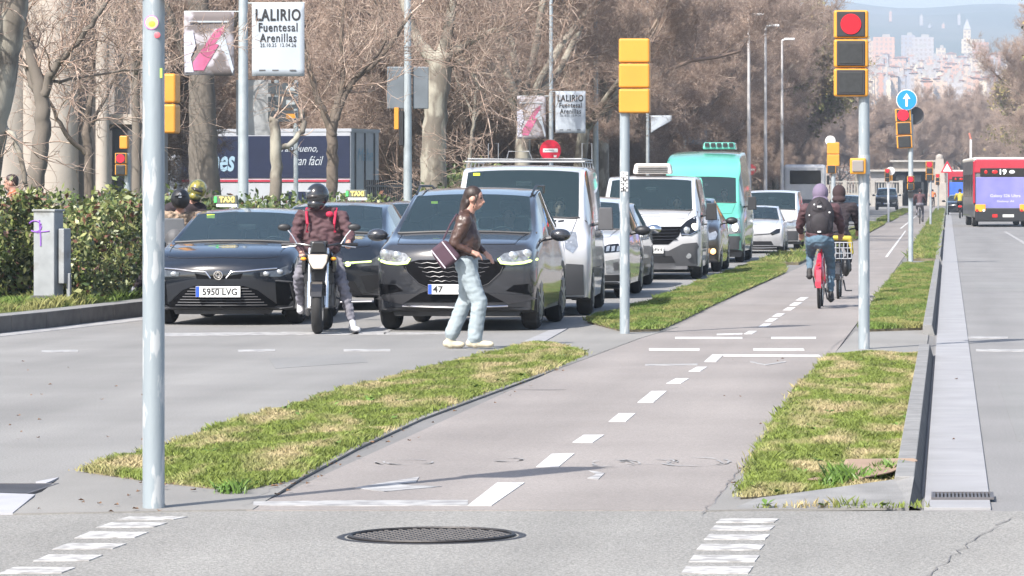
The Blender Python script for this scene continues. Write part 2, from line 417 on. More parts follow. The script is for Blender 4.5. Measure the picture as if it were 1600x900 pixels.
# left drain with its pale surround
tag(sheet('granite_apron', [GP([(-60, 776), (0, 775), (55, 777), (20, 806), (-60, 806)]), GP([(56, 757), (92, 750), (80, 756), (72, 759)])], .0165, mat('pale_granite', (.34, .34, .36), rough=.8, var=.08)), kind='structure')
a, b = G(-60, 767), G(60, 767)
grate('drain_grate', a[0], G(66, 767)[0], G(0, 775)[1], G(0, 759)[1], 30, 'dark grid drain at the tip of the left grass strip', .004)
# left kerb and raised planter ground
kp = [(-16, 40.6), (-12.3, 43.0), (-11.0, 45.0), (-10.75, 47.5), (-10.5, 52), (-10.4, 75), (-10.2, 420)]
mb = MB()
for i in range(len(kp)-1):
    a, b = Vector((*kp[i], 0)), Vector((*kp[i+1], 0)); d = (b-a).normalized(); nrm = Vector((-d.y, d.x, 0))
    L = (b-a).length; m_ = max(1, int(L/1.2)); 
    if i == 5: m_ = 60
    for k in range(m_):
        p, q = a.lerp(b, k/m_)+d*.004, a.lerp(b, (k+1)/m_)-d*.004
        mb.prism([(p.x, p.y), (q.x, q.y), (q.x+nrm.x*.32, q.y+nrm.y*.32), (p.x+nrm.x*.32, p.y+nrm.y*.32)], -.02, .2)
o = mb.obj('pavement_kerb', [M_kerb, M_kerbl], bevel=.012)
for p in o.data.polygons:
    if abs(p.normal.z) < .5: p.material_index = 1  # upright faces take a darker stone colour than the tops
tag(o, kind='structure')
tag(sheet('planting_bed', [[(-60, 41), (-16, 40.9), (-12.5, 43.3), (-11.3, 45.2), (-11.05, 47.6), (-10.8, 52), (-10.7, 75), (-10.5, 420), (-60, 420)]], .19, mat('bed_soil', (.09, .08, .05), rough=1, var=.4, scale=2, col2=(.05, .085, .02), mixscale=1.2, mixlo=.42, mixhi=.55), skirt=.15), kind='structure')

# ---- painted markings ----
marks = [
    [(838, 732), (862, 712), (898, 711), (873, 732)], [(894, 694), (912, 682), (944, 682), (926, 694)],
    [(951, 661), (967, 648), (993, 648), (978, 661)], [(996, 631), (1018, 613), (1042, 613), (1021, 631)],
    [(1041, 601), (1056, 593), (1077, 593), (1064, 601)], [(1076, 582), (1089, 575), (1105, 575), (1094, 582)],
    [(1100, 567), (1113, 555.5), (1131, 555.5), (1119, 567)], [(1131, 555.3), (1279, 556), (1283, 558.6), (1130, 558.2)],
    [(731, 793), (777, 757), (820, 757), (768, 793)], [(1014, 546), (1093, 546), (1093, 549), (1014, 549)],
    [(1177, 546), (1255, 546), (1257, 549), (1177, 549)], [(1055, 528), (1160, 528), (1160, 530.5), (1055, 530.5)],
    [(1205, 528), (1275, 528), (1275, 530.5), (1205, 530.5)], [(1120, 523), (1160, 522), (1160, 524), (1120, 525)]]
for cx, cy in ((1173, 521), (1196, 509.5), (1206, 501), (1217, 493.5), (1234, 483.5), (1244, 476), (1254, 468)):
    marks.append([(cx-11, cy+2.4), (cx-3, cy-2.4), (cx+10, cy-2.4), (cx+2, cy+2.4)])
tag(sheet('lane_marking', [GP(p) for p in marks], .0122, M_paint), kind='structure')
sol = [G(1383, 402), G(1387, 402), G(1416, 361), G(1414, 361)]
tag(sheet('lane_marking', [sol, [(-2.05, 170), (-1.97, 170), (-1.97, 330), (-2.05, 330)]], .0123, M_paint), kind='structure')
worn = [[(396, 787), (560, 785), (731, 784.5), (731, 793), (560, 793.5), (396, 793)], [(555, 765), (600, 757), (655, 748), (650, 756), (620, 760), (690, 763), (600, 771)],
        [(1008, 571), (1090, 570), (1090, 572), (1008, 573)], [(1172, 566), (1196, 571), (1228, 566), (1228, 567.5), (1196, 572.5), (1172, 567.5)],
        [(920, 738), (945, 742), (935, 752), (918, 750), (932, 744)]]
tag(sheet('worn_marking', [GP(p) for p in worn], .0121, M_worn), kind='structure')
# scuffed ring marks on the cycle path
mb = MB(); rnd = random.Random(4)
for cx, cy, rx, ry in ((958, 727, 40, 6), (1010, 724, 46, 5), (1085, 725, 52, 7), (635, 725, 45, 5), (790, 721, 28, 3)):
    for k in range(14):
        a0 = rnd.random()*6.28; s = rnd.uniform(.75, 1.1); pts = []
        for j in range(5):
            a = a0+j*.16; x, y_ = G(cx+rx*s*math.cos(a), cy+ry*s*math.sin(a)); pts.append((x, y_))
        for j in range(4):
            (xa, ya), (xb, yb) = pts[j], pts[j+1]; mb.add([(xa-.006, ya, .0126), (xa+.006, ya+.012, .0126), (xb+.006, yb+.012, .0126), (xb-.006, yb, .0126)], [(0, 1, 2, 3)])
tag(mb.obj('worn_marking', M_worn, fix=False), kind='structure')
jm = []
for px0, py0, px1, py1 in ((170, 810, 292, 812), (125, 821, 263, 819), (128, 837, 232, 833), (85, 856, 198, 851), (54, 874, 161, 868), (0, 894, 118, 888)):
    pass
for x0, x1, y0, y1 in ((180, 293, 809, 814.5), (150, 262, 818.5, 826.5), (116, 232, 833, 843), (82, 198, 851, 860.5), (52, 161, 869, 879), (-2, 118, 888.5, 898.5)):
    jm.append([(x0, y1), (x0+24, y0), (x1, y0+.5), (x1-22, y1-1)])
for i, (py, xl, xr) in enumerate(((815.5, 1122, 1214), (827, 1112, 1208), (841, 1103, 1200), (857, 1091, 1192), (875, 1079, 1184), (893, 1067, 1174))):
    h = 2.8+i*.55; jm.append([(xl-3, py+h), (xl+5, py-h), (xr+3, py-h), (xr-5, py+h)])
tag(sheet('crossing_marking', [GP(p) for p in jm], .0082, mat('crossing_paint', (.46, .45, .44), rough=.8, var=.1, col2=(.25, .243, .233), mixscale=11, mixlo=.42, mixhi=.6)), kind='structure')
rm = [[(-40, 44.6), (-9, 45.2)], ]
tag(sheet('stop_line', [
    GP([(230, 521), (440, 519), (560, 519), (560, 523), (440, 523.5), (230, 526)]), GP([(545, 523), (605, 508), (625, 508), (600, 523)]),
    GP([(600, 520), (700, 519), (700, 522), (600, 523)]), GP([(372, 547), (430, 546), (430, 549), (372, 550)]), GP([(537, 546), (610, 546), (610, 549), (537, 549)]),
    GP([(65, 548), (122, 547), (122, 550), (65, 551)]), GP([(0, 521), (222, 494), (257, 489), (257, 493), (222, 501), (0, 526)])], .0042, M_worn), kind='structure')
tag(sheet('kerb_line', [GP([(815, 537), (858, 518), (886, 515.5), (852, 535)])], .0165, M_granite), kind='structure')
tag(sheet('lane_marking', [GP([(1568, 362), (1573, 362), (1612, 385), (1606, 385)]), GP([(1510, 526.5), (1575, 526.5), (1575, 529), (1510, 529)]), GP([(1525, 546), (1640, 547), (1640, 550), (1525, 549)])], .0052, M_worn), kind='structure')
tag(sheet('road_patch', [GP([(420, 560), (560, 552), (575, 566), (430, 576)])], .0021, asphalt('patch_asphalt', (.205, .202, .197), .1)), kind='structure')
tag(sheet('road_patch', [GP([(1560, 600), (1700, 600), (1760, 690), (1590, 690)]), GP([(1520, 440), (1640, 440), (1660, 455), (1524, 455)])], .0031, asphalt('patch_asphalt', (.205, .202, .197), .1)), kind='structure')
# tar joint / crack at the right and along the cycle path edges
def crack(name, pts, wd, z, m=M_tar, seed=1, jit=.02):
    r = random.Random(seed); mb = MB(); P = [Vector((*G(*p), 0)) for p in pts]; Q = []
    for i in range(len(P)-1):
        L = (P[i+1]-P[i]).length; n = max(2, int(L/.12))
        for k in range(n): Q.append(P[i].lerp(P[i+1], k/n)+Vector((r.uniform(-jit, jit), r.uniform(-jit, jit), 0)))
    Q.append(P[-1])
    vs = []; fs = []
    for i, q in enumerate(Q):
        d = (Q[min(i+1, len(Q)-1)]-Q[max(i-1, 0)]).normalized(); nn = Vector((-d.y, d.x, 0))*wd*r.uniform(.3, 1)
        vs += [(q.x-nn.x, q.y-nn.y, z), (q.x+nn.x, q.y+nn.y, z)]
    for i in range(len(Q)-1): fs.append((2*i, 2*i+1, 2*i+3, 2*i+2))
    mb.add(vs, fs); return tag(mb.obj(name, m, fix=False), kind='structure')
crack('pavement_crack', [(1445, 905), (1500, 862), (1550, 828), (1575, 812), (1620, 806)], .004, .0085, mat('fine_crack', (.13, .12, .115), var=.2))
crack('pavement_crack', [(380, 797), (410, 775), (480, 742), (560, 697), (660, 650), (760, 615), (860, 580), (915, 560), (1000, 530)], .0025, .0128, mat('fine_crack', (.13, .12, .115), var=.2), seed=2)
crack('pavement_crack', [(1100, 805), (1160, 730), (1240, 620), (1300, 545), (1332, 520)], .005, .0128, mat('fine_crack', (.13, .12, .115), var=.2), seed=3)
for i, p in enumerate(([(1125, 528), (1205, 529)], [(1000, 520), (1060, 519)], [(740, 611), (885, 611)])): crack('pavement_crack', p, .02, .0129, seed=5+i)

# ---- manhole ----
mx, my = G(675, 839); t = empty('manhole_cover', (mx, my, .003), 0, 'round cast iron manhole cover with chequered pattern in the near asphalt', 'manhole')
mi_ = mat('manhole_iron', (.045, .042, .042), rough=.55, metal=.5, var=.25, scale=20)
MB().cyl((0, 0, .0), .40, .008, n=64).obj('lid', mat('manhole_lid', (.02, .019, .02), rough=.6, metal=.4, var=.3, scale=15), t)
MB().torus((0, 0, .001), .43, .018, 'z', 64, 6, flat=.2).obj('rim', mi_, t)
mb = MB()
for i in range(-9, 10):
    for j in range(-9, 10):
        x, y_ = i*.042+(j % 2)*.021, j*.042
        if x*x+y_*y_ < .37**2: mb.box((x, y_, .006), (.024, .018, .005), taper=.7)
mb.obj('tread_pattern', mi_, t)
MB().torus((0, 0, .008), .385, .008, 'z', 64, 6).obj('inner_ring', mi_, t)

# ---- grass ----
def grass_mat(name, green, dry, lo, hi, sc=1.6):
    m = mat(name, green, rough=.7, var=.35, scale=9, col2=dry, mixscale=sc, mixlo=lo, mixhi=hi, stretch=(1.3, .42, 1)); return m
M_gr = grass_mat('verge_grass', (.14, .18, .03), (.37, .305, .16), .475, .64, 2.0)
M_gr2 = grass_mat('fresh_grass', (.10, .155, .024), (.22, .215, .07), .46, .62)
M_weed = mat('weed_leaf', (.10, .18, .03), rough=.5, var=.4, scale=8)
def inpoly(P, X, Y):
    n = len(P); c = np.zeros(len(X), bool); j = n-1
    for i in range(n):
        xi, yi = P[i]; xj, yj = P[j]
        c ^= ((yi > Y) != (yj > Y)) & (X < (xj-xi)*(Y-yi)/((yj-yi) if yj != yi else 1e-9)+xi); j = i
    return c
def grass(name, P, z, dens, h, m, seed=0, weeds=60, rough_edge=.06):
    rg = np.random.default_rng(seed); P = np.array(P); mn, mx_ = P.min(0), P.max(0); area = (mx_-mn).prod()
    n = int(area*dens); X = rg.uniform(mn[0], mx_[0], n); Y = rg.uniform(mn[1], mx_[1], n); k = inpoly(P, X, Y); X, Y = X[k], Y[k]; n = len(X)
    X = X+rg.normal(0, rough_edge*.5, n)
    clump = .45+1.1*(np.sin(X*5.1+np.sin(Y*2.3)*2)*np.sin(Y*3.7+np.cos(X*3)*2)*.5+.5)
    H = h*clump*rg.uniform(.4, 1.3, n); a = rg.uniform(0, 6.28, n); wd = rg.uniform(.0025, .006, n)
    lx, ly = rg.normal(0, .45, n)*H, rg.normal(0, .45, n)*H
    b0 = np.stack([X-np.cos(a)*wd, Y-np.sin(a)*wd, np.full(n, z)], 1); b1 = np.stack([X+np.cos(a)*wd, Y+np.sin(a)*wd, np.full(n, z)], 1)
    m0 = np.stack([X+lx*.35, Y+ly*.35, z+H*.6], 1); tp = np.stack([X+lx, Y+ly, z+H], 1)
    V = np.concatenate([b0, b1, m0+np.stack([np.cos(a)*wd*.8, np.sin(a)*wd*.8, 0*a], 1), tp]); I = np.arange(n)
    Fq = np.concatenate([np.stack([I, I+n, I+2*n], 1), np.stack([I, I+2*n, I+3*n], 1)])
    mi = np.zeros(len(Fq), int)
    if weeds:   # broad flat leaves in rosettes
        wv, wf = [], []; base = len(V)
        k = rg.integers(0, n, weeds)
        for q in k:
            c = np.array([X[q], Y[q], z+.012])
            for j in range(9):
                t = rg.uniform(0, 6.28); L = rg.uniform(.02, .06); d = np.array([math.cos(t), math.sin(t), rg.uniform(.15, .8)]); s = np.array([-math.sin(t), math.cos(t), 0])*L*.28
                b = base+len(wv); wv += [c, c+d*L*.55+s, c+d*L*.55-s, c+d*L*np.array([1, 1, .75])]; wf += [(b, b+1, b+3), (b, b+3, b+2)]
        V = np.concatenate([V, np.array(wv)]); Fq = np.concatenate([Fq, np.array(wf)]); mi = np.concatenate([mi, np.ones(len(wf), int)])
    o = np_obj(name, V, Fq, [m, M_weed], mi); return tag(o, kind='stuff')
GR = []
def verge(P, z, dens, h, m, seed, weeds, skirt=.06):
    tag(sheet('verge_soil', [P], z, M_soil, skirt=skirt), kind='structure'); grass('grass', P, z, dens, h, m, seed, weeds)
S1 = GP([(131, 741), (225, 712), (350, 672), (470, 635), (620, 593), (760, 557), (850, 539), (880, 545), (913, 557), (860, 579), (760, 615), (650, 655), (540, 706), (450, 755), (372, 772), (230, 756)])
verge(S1, .019, 11000, .034, M_gr, 1, 70)
S2 = GP([(918, 506), (1000, 483), (1100, 444), (1180, 414), (1224, 417), (1225, 428), (1150, 461), (1060, 505), (1030, 519), (975, 521)])
verge(S2, .04, 9000, .045, M_gr2, 2, 160)
S3 = [G(1157, 784), G(1200, 690), G(1245, 620), G(1302, 558), (-.86, 39.4), (-.29, 39.4), (-.29, 21.25), G(1290, 773)]
verge(S3, .022, 11000, .036, M_gr, 3, 45)
S4 = [(-.98, 46.0), (-.29, 46.6), (-.29, 87), (-.93, 86), (-1.03, 60)]
verge(S4, .04, 9000, .048, M_gr2, 4, 100)
for i, (a, b) in enumerate(((93, 164), (172, 244), (252, 330))): verge([(-.95, a), (-.29, a), (-.29, b), (-.95, b)], .05, 420, .1, M_gr2, 10+i, 0)
for i, (x0, x1, a, b) in enumerate(((-4.2, -3.3, 88, 99), (-3.95, -3.05, 108, 122), (-3.8, -3.0, 130, 190), (-3.7, -2.95, 205, 240), (-3.7, -2.95, 255, 330))): verge([(x0, a), (x1, a), (x1, b), (x0, b)], .05, 350, .1, M_gr2, 20+i, 0)
grass('grass', [(-1.1, 20.5), (-.1, 20.5), (-.1, 20.62), (-.8, 20.62)], .012, 2600, .05, M_gr, 7, 3, .02)
grass('grass', [G(1290, 772), G(1400, 757), G(1400, 748), G(1300, 760)], .04, 5000, .075, M_weed, 8, 10)
grass('grass', [(-60, 41.2), (-16, 41), (-12.6, 43.6), (-11.5, 45.4), (-11.3, 50), (-12.5, 52), (-13.5, 50), (-60, 50)], .19, 60, .1, M_gr2, 9, 0)
grass('grass', [(-14, 44.2), (-12.5, 43.6), (-11.5, 45.5), (-11.15, 48), (-10.95, 52), (-10.95, 60), (-12, 60), (-12.5, 50), (-14, 48)], .19, 1500, .09, M_gr2, 11, 60)
grass('grass', [G(340, 776), G(385, 776), G(380, 770), G(345, 770)], .014, 3000, .05, M_weed, 12, 6, .02)
# dry leaves
lf = MB(); rnd = random.Random(7)
for i in range(150):
    if 60 <= i < 88: continue
    if i < 60: px, py = rnd.uniform(200, 900), 0; py = 790-(px-380)*.43+rnd.uniform(-8, 16) if px > 380 else rnd.uniform(755, 775)
    elif i < 100: px, py = rnd.uniform(60, 330), rnd.uniform(780, 808)
    elif i < 120: px, py = rnd.uniform(0, 400), rnd.uniform(560, 700)
    else: px, py = rnd.uniform(1130, 1500), rnd.uniform(560, 800)
    x, y_ = G(px, py); s = rnd.uniform(.008, .022); a = rnd.random()*6.28; c, d = math.cos(a)*s, math.sin(a)*s
    lf.add([(x-c, y_-d, .02), (x+d, y_-c, .028), (x+c, y_+d, .022), (x-d*.7, y_+c*.7, .032)], [(0, 1, 2, 3)])
tag(lf.obj('fallen_leaves', mat('dead_leaf', (.16, .09, .05), rough=.9, var=.4, scale=30), fix=False), kind='stuff')
# cardboard
def cardboard():
    P = lambda px, py, h: (*G(px, py), h)
    v = [P(1262, 764, .05), P(1305, 757, .06), P(1322, 752, .12), P(1385, 748, .11), P(1428, 752, .125), P(1434, 754, .12), P(1392, 760, .075), P(1345, 766, .06), P(1306, 764, .045), P(1332, 760, .10)]
    mb = MB(); mb.add(v, [(0, 1, 8), (1, 2, 9, 8), (2, 3, 7, 9), (3, 6, 7), (3, 4, 5, 6), (9, 7, 8)])
    o = mb.obj('cardboard_sheet', mat('cardboard', (.27, .19, .135), rough=.9, var=.12, scale=6), fix=False)
    s = o.modifiers.new('s', 'SOLIDIFY'); s.thickness = .006
    tag(o, 'crumpled brown cardboard piece lying on the right grass strip', 'cardboard')
cardboard()
# ======================= trees =======================
M_bark = mat('plane_bark', (.155, .135, .11), rough=.9, var=.25, scale=3, col2=(.31, .29, .24), mixscale=2.2, mixlo=.48, mixhi=.56, bump=.4, bscale=14, stretch=(1, 1, .45))
M_barkd = mat('dark_bark', (.13, .105, .085), rough=.95, var=.3, scale=6, bump=.5, bscale=20, stretch=(1, 1, .3))
M_twig = mat('brown_twigs', (.31, .225, .18), rough=.9, var=.3, scale=.7)
M_twig2 = mat('pale_twigs', (.48, .38, .31), rough=.9, var=.3, scale=.7)
def seg_mesh(name, S, n, mats, mi=None, parent=None):
    """S: array (k, 8) = p0, p1, r0, r1; prisms with n sides"""
    S = np.asarray(S, float); p0, p1, r0, r1 = S[:, :3], S[:, 3:6], S[:, 6], S[:, 7]; t = p1-p0; t /= np.maximum(np.linalg.norm(t, axis=1, keepdims=True), 1e-6)
    up = np.where(np.abs(t[:, 2:3]) < .9, np.array([[0, 0, 1.]]), np.array([[1., 0, 0]])); a = np.cross(t, up); a /= np.linalg.norm(a, axis=1, keepdims=True); b = np.cross(t, a)
    k = len(S); V = []
    for P, r in ((p0, r0), (p1, r1)):
        for j in range(n):
            an = 2*math.pi*j/n; V.append(P+(a*math.cos(an)+b*math.sin(an))*r[:, None])
    V = np.stack(V, 1).reshape(-1, 3); I = np.arange(k)*2*n
    Fq = np.concatenate([np.stack([I+j, I+(j+1) % n, I+n+(j+1) % n, I+n+j], 1) for j in range(n)])
    m_ = None if mi is None else np.tile(np.asarray(mi), n)
    return np_obj(name, V, Fq, mats, m_, parent, smooth=(n > 5))
def tree_segs(seed, H=14, trunk_h=4.2, r0=.30, limbs=6, spread=.55, dens=1.0, droop=.0, fork=None):
    rg = random.Random(seed); big, tw = [], []
    def rv(s): return Vector((rg.gauss(0, s), rg.gauss(0, s), rg.gauss(0, s)))
    def branch(p, d, r, L, lev):
        n = {0: 7, 1: 6, 2: 5, 3: 4, 4: 3}[lev]; st = L/n; pts = [p]
        for i in range(n):
            f = (i+1)/n; r2 = r*(1-.75*f) if lev else r*(1-.6*f)
            d = (d+rv(.10+.04*lev)+Vector((0, 0, .05 if lev < 3 else .02-droop))).normalized(); q = p+d*st
            (big if r > .022 else tw).append((*p, *q, r*(1-.75*i/n) if lev else r*(1-.6*i/n), r2)); p = q
            if lev < 4:
                k = {0: 1.5, 1: 2.2, 2: 3.0, 3: 3.2}[lev]*dens
                if lev == 0 and f < .25: k = .4
                for _ in range(int(k+rg.random())):
                    ax = d.cross(rv(1)).normalized(); ang = rg.uniform(.45, 1.05); nd = (Matrix.Rotation(ang, 3, ax) @ d)
                    nd = (nd+Vector((0, 0, .22))).normalized()
                    ratio = {0: .46, 1: .5, 2: .55, 3: .62}[lev]
                    branch(p, nd, max(r2*rg.uniform(.4, .65), .0065), L*ratio*rg.uniform(.7, 1.15)*(1.15-.4*f), lev+1)
    p = Vector((0, 0, -.2)); d = Vector((rg.gauss(0, .03), rg.gauss(0, .03), 1)).normalized(); n = 8
    for i in range(n):
        d = (d+rv(.025)+Vector((0, 0, .1))).normalized(); q = p+d*(trunk_h+.2)/n; f = i/n
        fl = (1+.5*max(0, 1-f*5)); big.append((*p, *q, r0*(1-.25*f)*fl, r0*(1-.25*(f+1/n))*(1+.5*max(0, 1-(f+1/n)*5)))); p = q
    for k in range(limbs):
        a = 2*math.pi*k/limbs+rg.uniform(-.4, .4); tilt = rg.uniform(.25, .95)*spread*1.5 if k else .05
        nd = Vector((math.cos(a)*math.sin(tilt), math.sin(a)*math.sin(tilt), math.cos(tilt)))
        branch(p-Vector((0, 0, rg.uniform(0, .6))), nd, r0*rg.uniform(.38, .55), (H-trunk_h)*rg.uniform(.72, .95), 0)
    return big, tw
def make_tree(name, seed, bark=M_bark, twig=M_twig, leaf=None, leaf_n=0, leafsize=.09, **kw):
    root = empty(name, (0, 0, -200)); big, tw = tree_segs(seed, **kw)
    big = np.array(big); k = np.maximum(big[:, 6], big[:, 7]) > .09
    tb = MB(); cur = None
    for q in big[k]:
        if cur and np.allclose(cur[0][-1], q[:3], atol=1e-5): cur[0].append(tuple(q[3:6])); cur[1].append(q[7])
        else:
            if cur: tb.tube(cur[0], cur[1], 10)
            cur = [[tuple(q[:3]), tuple(q[3:6])], [q[6], q[7]]]
    tb.tube(cur[0], cur[1], 10); tb.obj('trunk', bark, root, smooth=True, angle=None)
    rest = np.concatenate([big[~k], np.array(tw)])
    rg = np.random.default_rng(seed); hv = rg.random(len(rest)) < .3
    crown = seg_mesh('crown', rest, 3, [twig, M_twig2], hv.astype(int), root)
    if leaf:
        c = rest[rg.integers(0, len(rest), leaf_n)]; P = c[:, 3:6]+rg.normal(0, .12, (leaf_n, 3)); u = rg.normal(0, 1, (leaf_n, 3)); u /= np.linalg.norm(u, axis=1, keepdims=True)
        v = np.cross(u, rg.normal(0, 1, (leaf_n, 3))); v /= np.linalg.norm(v, axis=1, keepdims=True); s = leafsize*rg.uniform(.6, 1.4, (leaf_n, 1))
        V = np.concatenate([P-u*s, P+v*s*.6, P+u*s, P-v*s*.6]); I = np.arange(leaf_n)
        np_obj('foliage', V, np.stack([I, I+leaf_n, I+2*leaf_n, I+3*leaf_n], 1), leaf, parent=root)
    return root
M_leaf_o = mat('olive_leaf', (.17, .17, .055), rough=.6, var=.4, scale=1.2, col2=(.28, .21, .09), mixscale=.8)
PR = [make_tree('plane_tree', 1, H=14, limbs=6, dens=.84), make_tree('plane_tree', 2, H=12.5, limbs=7, r0=.26, spread=.7, dens=.84),
      make_tree('plane_tree', 3, H=15.5, limbs=6, r0=.30, trunk_h=5, dens=.84), make_tree('plane_tree', 4, H=11, limbs=5, r0=.2, trunk_h=3, spread=.75, dens=1.05)]
PR.append(make_tree('park_tree', 6, H=10.5, limbs=8, r0=.15, trunk_h=2.0, spread=.85, dens=.95, droop=.05, bark=M_barkd))
PR.append(make_tree('park_tree', 7, H=9, limbs=8, r0=.12, trunk_h=1.3, spread=.8, dens=.95, droop=.06, bark=M_barkd))
PR.append(make_tree('leafy_tree', 5, H=12.5, limbs=7, r0=.24, dens=.85, leaf=M_leaf_o, leaf_n=16000, leafsize=.13))
used = [False]*7
def plant(k, x, y, label, group=None, s=1, rz=None, cat='tree', z=0):
    global used
    rz = rnd.uniform(0, 6.28) if rz is None else rz
    if not used[k]: o = PR[k]; used[k] = True; o.location = (x, y, z); o.rotation_euler = (0, 0, rz); o.scale = (s,)*3
    else: o = copy_tree(PR[k], loc=(x, y, z), rz=rz, scale=s)
    o['label'] = label; o['category'] = cat
    if group: o['group'] = group
    return o
rnd = random.Random(21)
# single trees one can point at
def path_tree(name, Y, base_px, paths, label, seed, bark=M_bark, dens=1.0, twig_r=.006, deep=3, ground=.19, low=.25, ln=1.0):
    """paths: lists of (px, py, radius); the trunk and limbs follow them, finer branches grow from them"""
    rg = random.Random(seed); root = empty(name, (XA(base_px, Y), Y, ground), 0, label, 'tree'); tb = MB(); tw = []
    def rv(s): return Vector((rg.gauss(0, s), rg.gauss(0, s), rg.gauss(0, s)))
    def br(p, d, r, L, lev):
        n = max(3, 7-lev); st = L/n
        for i in range(n):
            d = (d+rv(.17)+Vector((0, 0, .03))).normalized(); q = p+d*st; tw.append((*p, *q, r*(1-.7*i/n), r*(1-.7*(i+1)/n))); p = q
            if lev < 2+deep:
                for _ in range(int({0: 1.3, 1: 1.7, 2: 2.0, 3: 2.3, 4: 2.0}.get(lev, 2)*dens+rg.random())):
                    ax = d.cross(rv(1)).normalized(); nd = (Matrix.Rotation(rg.uniform(.4, 1.2), 3, ax) @ d+Vector((0, 0, .1))).normalized()
                    if lev+1 <= deep: br(p, nd, max(r*rg.uniform(.4, .65), twig_r), L*rg.uniform(.4, .65), lev+1)
    yo = [0]
    for k, P in enumerate(paths):
        q = rg.uniform(-.8, .8) if k else 0; pts = []; rr = []
        for i, (px, py, r) in enumerate(P):
            f = i/(len(P)-1); pts.append(Vector((XA(px, Y)-root.location.x, q*f*1.0, ZA(py, Y)-ground))); rr.append(r)
        S = []; SR = []
        for i in range(len(pts)-1):
            a_, b_, c_, d_ = pts[max(i-1, 0)], pts[i], pts[i+1], pts[min(i+2, len(pts)-1)]
            for j in range(6):
                u = j/6; S.append(.5*((2*b_)+(c_-a_)*u+(2*a_-5*b_+4*c_-d_)*u*u+(-a_+3*b_-3*c_+d_)*u**3)+rv(.012)); SR.append(rr[i]*(1-u)+rr[i+1]*u)
        S.append(pts[-1]); SR.append(rr[-1]); tb.tube(S, SR, 10)
        n0 = int(len(S)*(max(low, .55) if k == 0 else .2))
        for i in range(n0, len(S)):
            if S[i].z < (2.2 if k == 0 else 1.2): continue
            for _ in range(1 if rg.random() < .55+.3*dens else 0):
                d = (S[i]-S[i-1]).normalized(); ax = d.cross(rv(1)).normalized(); nd = (Matrix.Rotation(rg.uniform(.5, 1.3), 3, ax) @ d).normalized()
                br(S[i], nd, min(SR[i]*.35, .02), rg.uniform(1.0, 2.3)*ln, 1)
        br(S[-1], (S[-1]-S[-2]).normalized(), min(SR[-1]*.9, .03), 2.6*ln, 0)
    tb.obj('trunk', bark, root, smooth=True, angle=None); rgn = np.random.default_rng(seed)
    seg_mesh('crown', tw, 3, [M_twig, M_twig2], (rgn.random(len(tw)) < .3).astype(int), root); return root
M_barkg = mat('grey_bark', (.15, .13, .11), rough=.95, var=.25, scale=4, bump=.4, bscale=18, stretch=(1, 1, .3))
path_tree('plane_tree', 97, 682, [[(680, 318, .36), (677, 250, .31), (683, 150, .28), (690, 85, .30)], [(686, 100, .2), (650, 60, .13), (620, -20, .08)], [(690, 95, .2), (700, 50, .14), (712, -30, .09)], [(694, 95, .16), (735, 62, .1), (790, 40, .05)], [(690, 110, .1), (728, 95, .06), (750, 140, .03)]], 'thick pale plane tree trunk rising behind the grey suv and white van', 41, dens=.9, low=.8)
path_tree('plane_tree', 85, 318, [[(322, 330, .36), (318, 250, .31), (316, 150, .28), (312, 40, .24), (305, -40, .2)], [(316, 120, .14), (345, 60, .09), (380, -10, .05)], [(316, 140, .13), (285, 70, .08), (262, -10, .05)]], 'broad grey-barked tree standing in front of the delivery truck side', 42, M_barkg, dens=.6, low=.55, ln=.8)
path_tree('street_tree', 61, 50, [[(50, 330, .15), (62, 240, .13), (68, 185, .12), (60, 130, .10), (40, 60, .07), (32, -20, .05)], [(66, 150, .09), (88, 105, .06), (130, 60, .045), (170, 5, .03)], [(64, 160, .05), (35, 95, .03), (20, 40, .02)], [(66, 130, .03), (130, 118, .02), (225, 105, .012)]], 'slim leaning tree behind the hedge at the left edge, beside the pale columns', 43, M_barkg, dens=.55, ln=.5)
path_tree('plane_tree', 55, -20, [[(-40, 340, .30), (-22, 230, .26), (4, 100, .22), (22, 0, .19), (30, -50, .17)], [(8, 100, .08), (-5, 50, .06), (-20, 0, .04)], [(0, 200, .05), (25, 215, .04), (45, 290, .03)]], 'smooth plane trunk leaning in at the left photo edge', 44, dens=.4, low=.6, ln=.5)
path_tree('street_tree', 84, 514, [[(514, 330, .13), (520, 250, .12), (520, 195, .11), (535, 130, .06), (534, 60, .045), (540, -20, .03)], [(520, 215, .10), (505, 170, .07), (478, 80, .05), (470, -20, .035)], [(522, 190, .09), (545, 135, .07), (592, 88, .05), (640, 20, .03)], [(560, 118, .04), (600, 60, .03), (575, -10, .02)]], 'young forked bare tree at the rear end of the delivery truck', 45, M_barkd, dens=.55, ln=.75)
path_tree('pollarded_tree', 82, 430, [[(431, 335, .13), (431, 260, .12), (430, 205, .11), (428, 185, .09)], [(432, 232, .07), (455, 222, .06), (468, 195, .06), (462, 172, .05)]], 'stubby pollarded trunk with an elbow branch right behind the painted banner pole', 46, M_bark, dens=.12, low=.95, ln=.45)
path_tree('street_tree', 82, 137, [[(137, 330, .10), (140, 245, .09), (135, 210, .09), (142, 150, .05), (150, 60, .03)], [(137, 240, .06), (112, 215, .05), (90, 170, .035), (75, 130, .02)], [(138, 205, .04), (165, 140, .03), (190, 70, .02)]], 'dark thin tree between the pale columns and the pedestrian light', 47, M_barkd, dens=.6)
path_tree('street_tree', 88, 214, [[(214, 330, .12), (213, 220, .1), (212, 100, .09), (205, -20, .06)], [(212, 150, .05), (180, 60, .03), (160, 0, .02)], [(212, 120, .05), (245, 40, .03)]], 'straight thin tree just left of the nearest pole', 48, M_barkg, dens=.8)
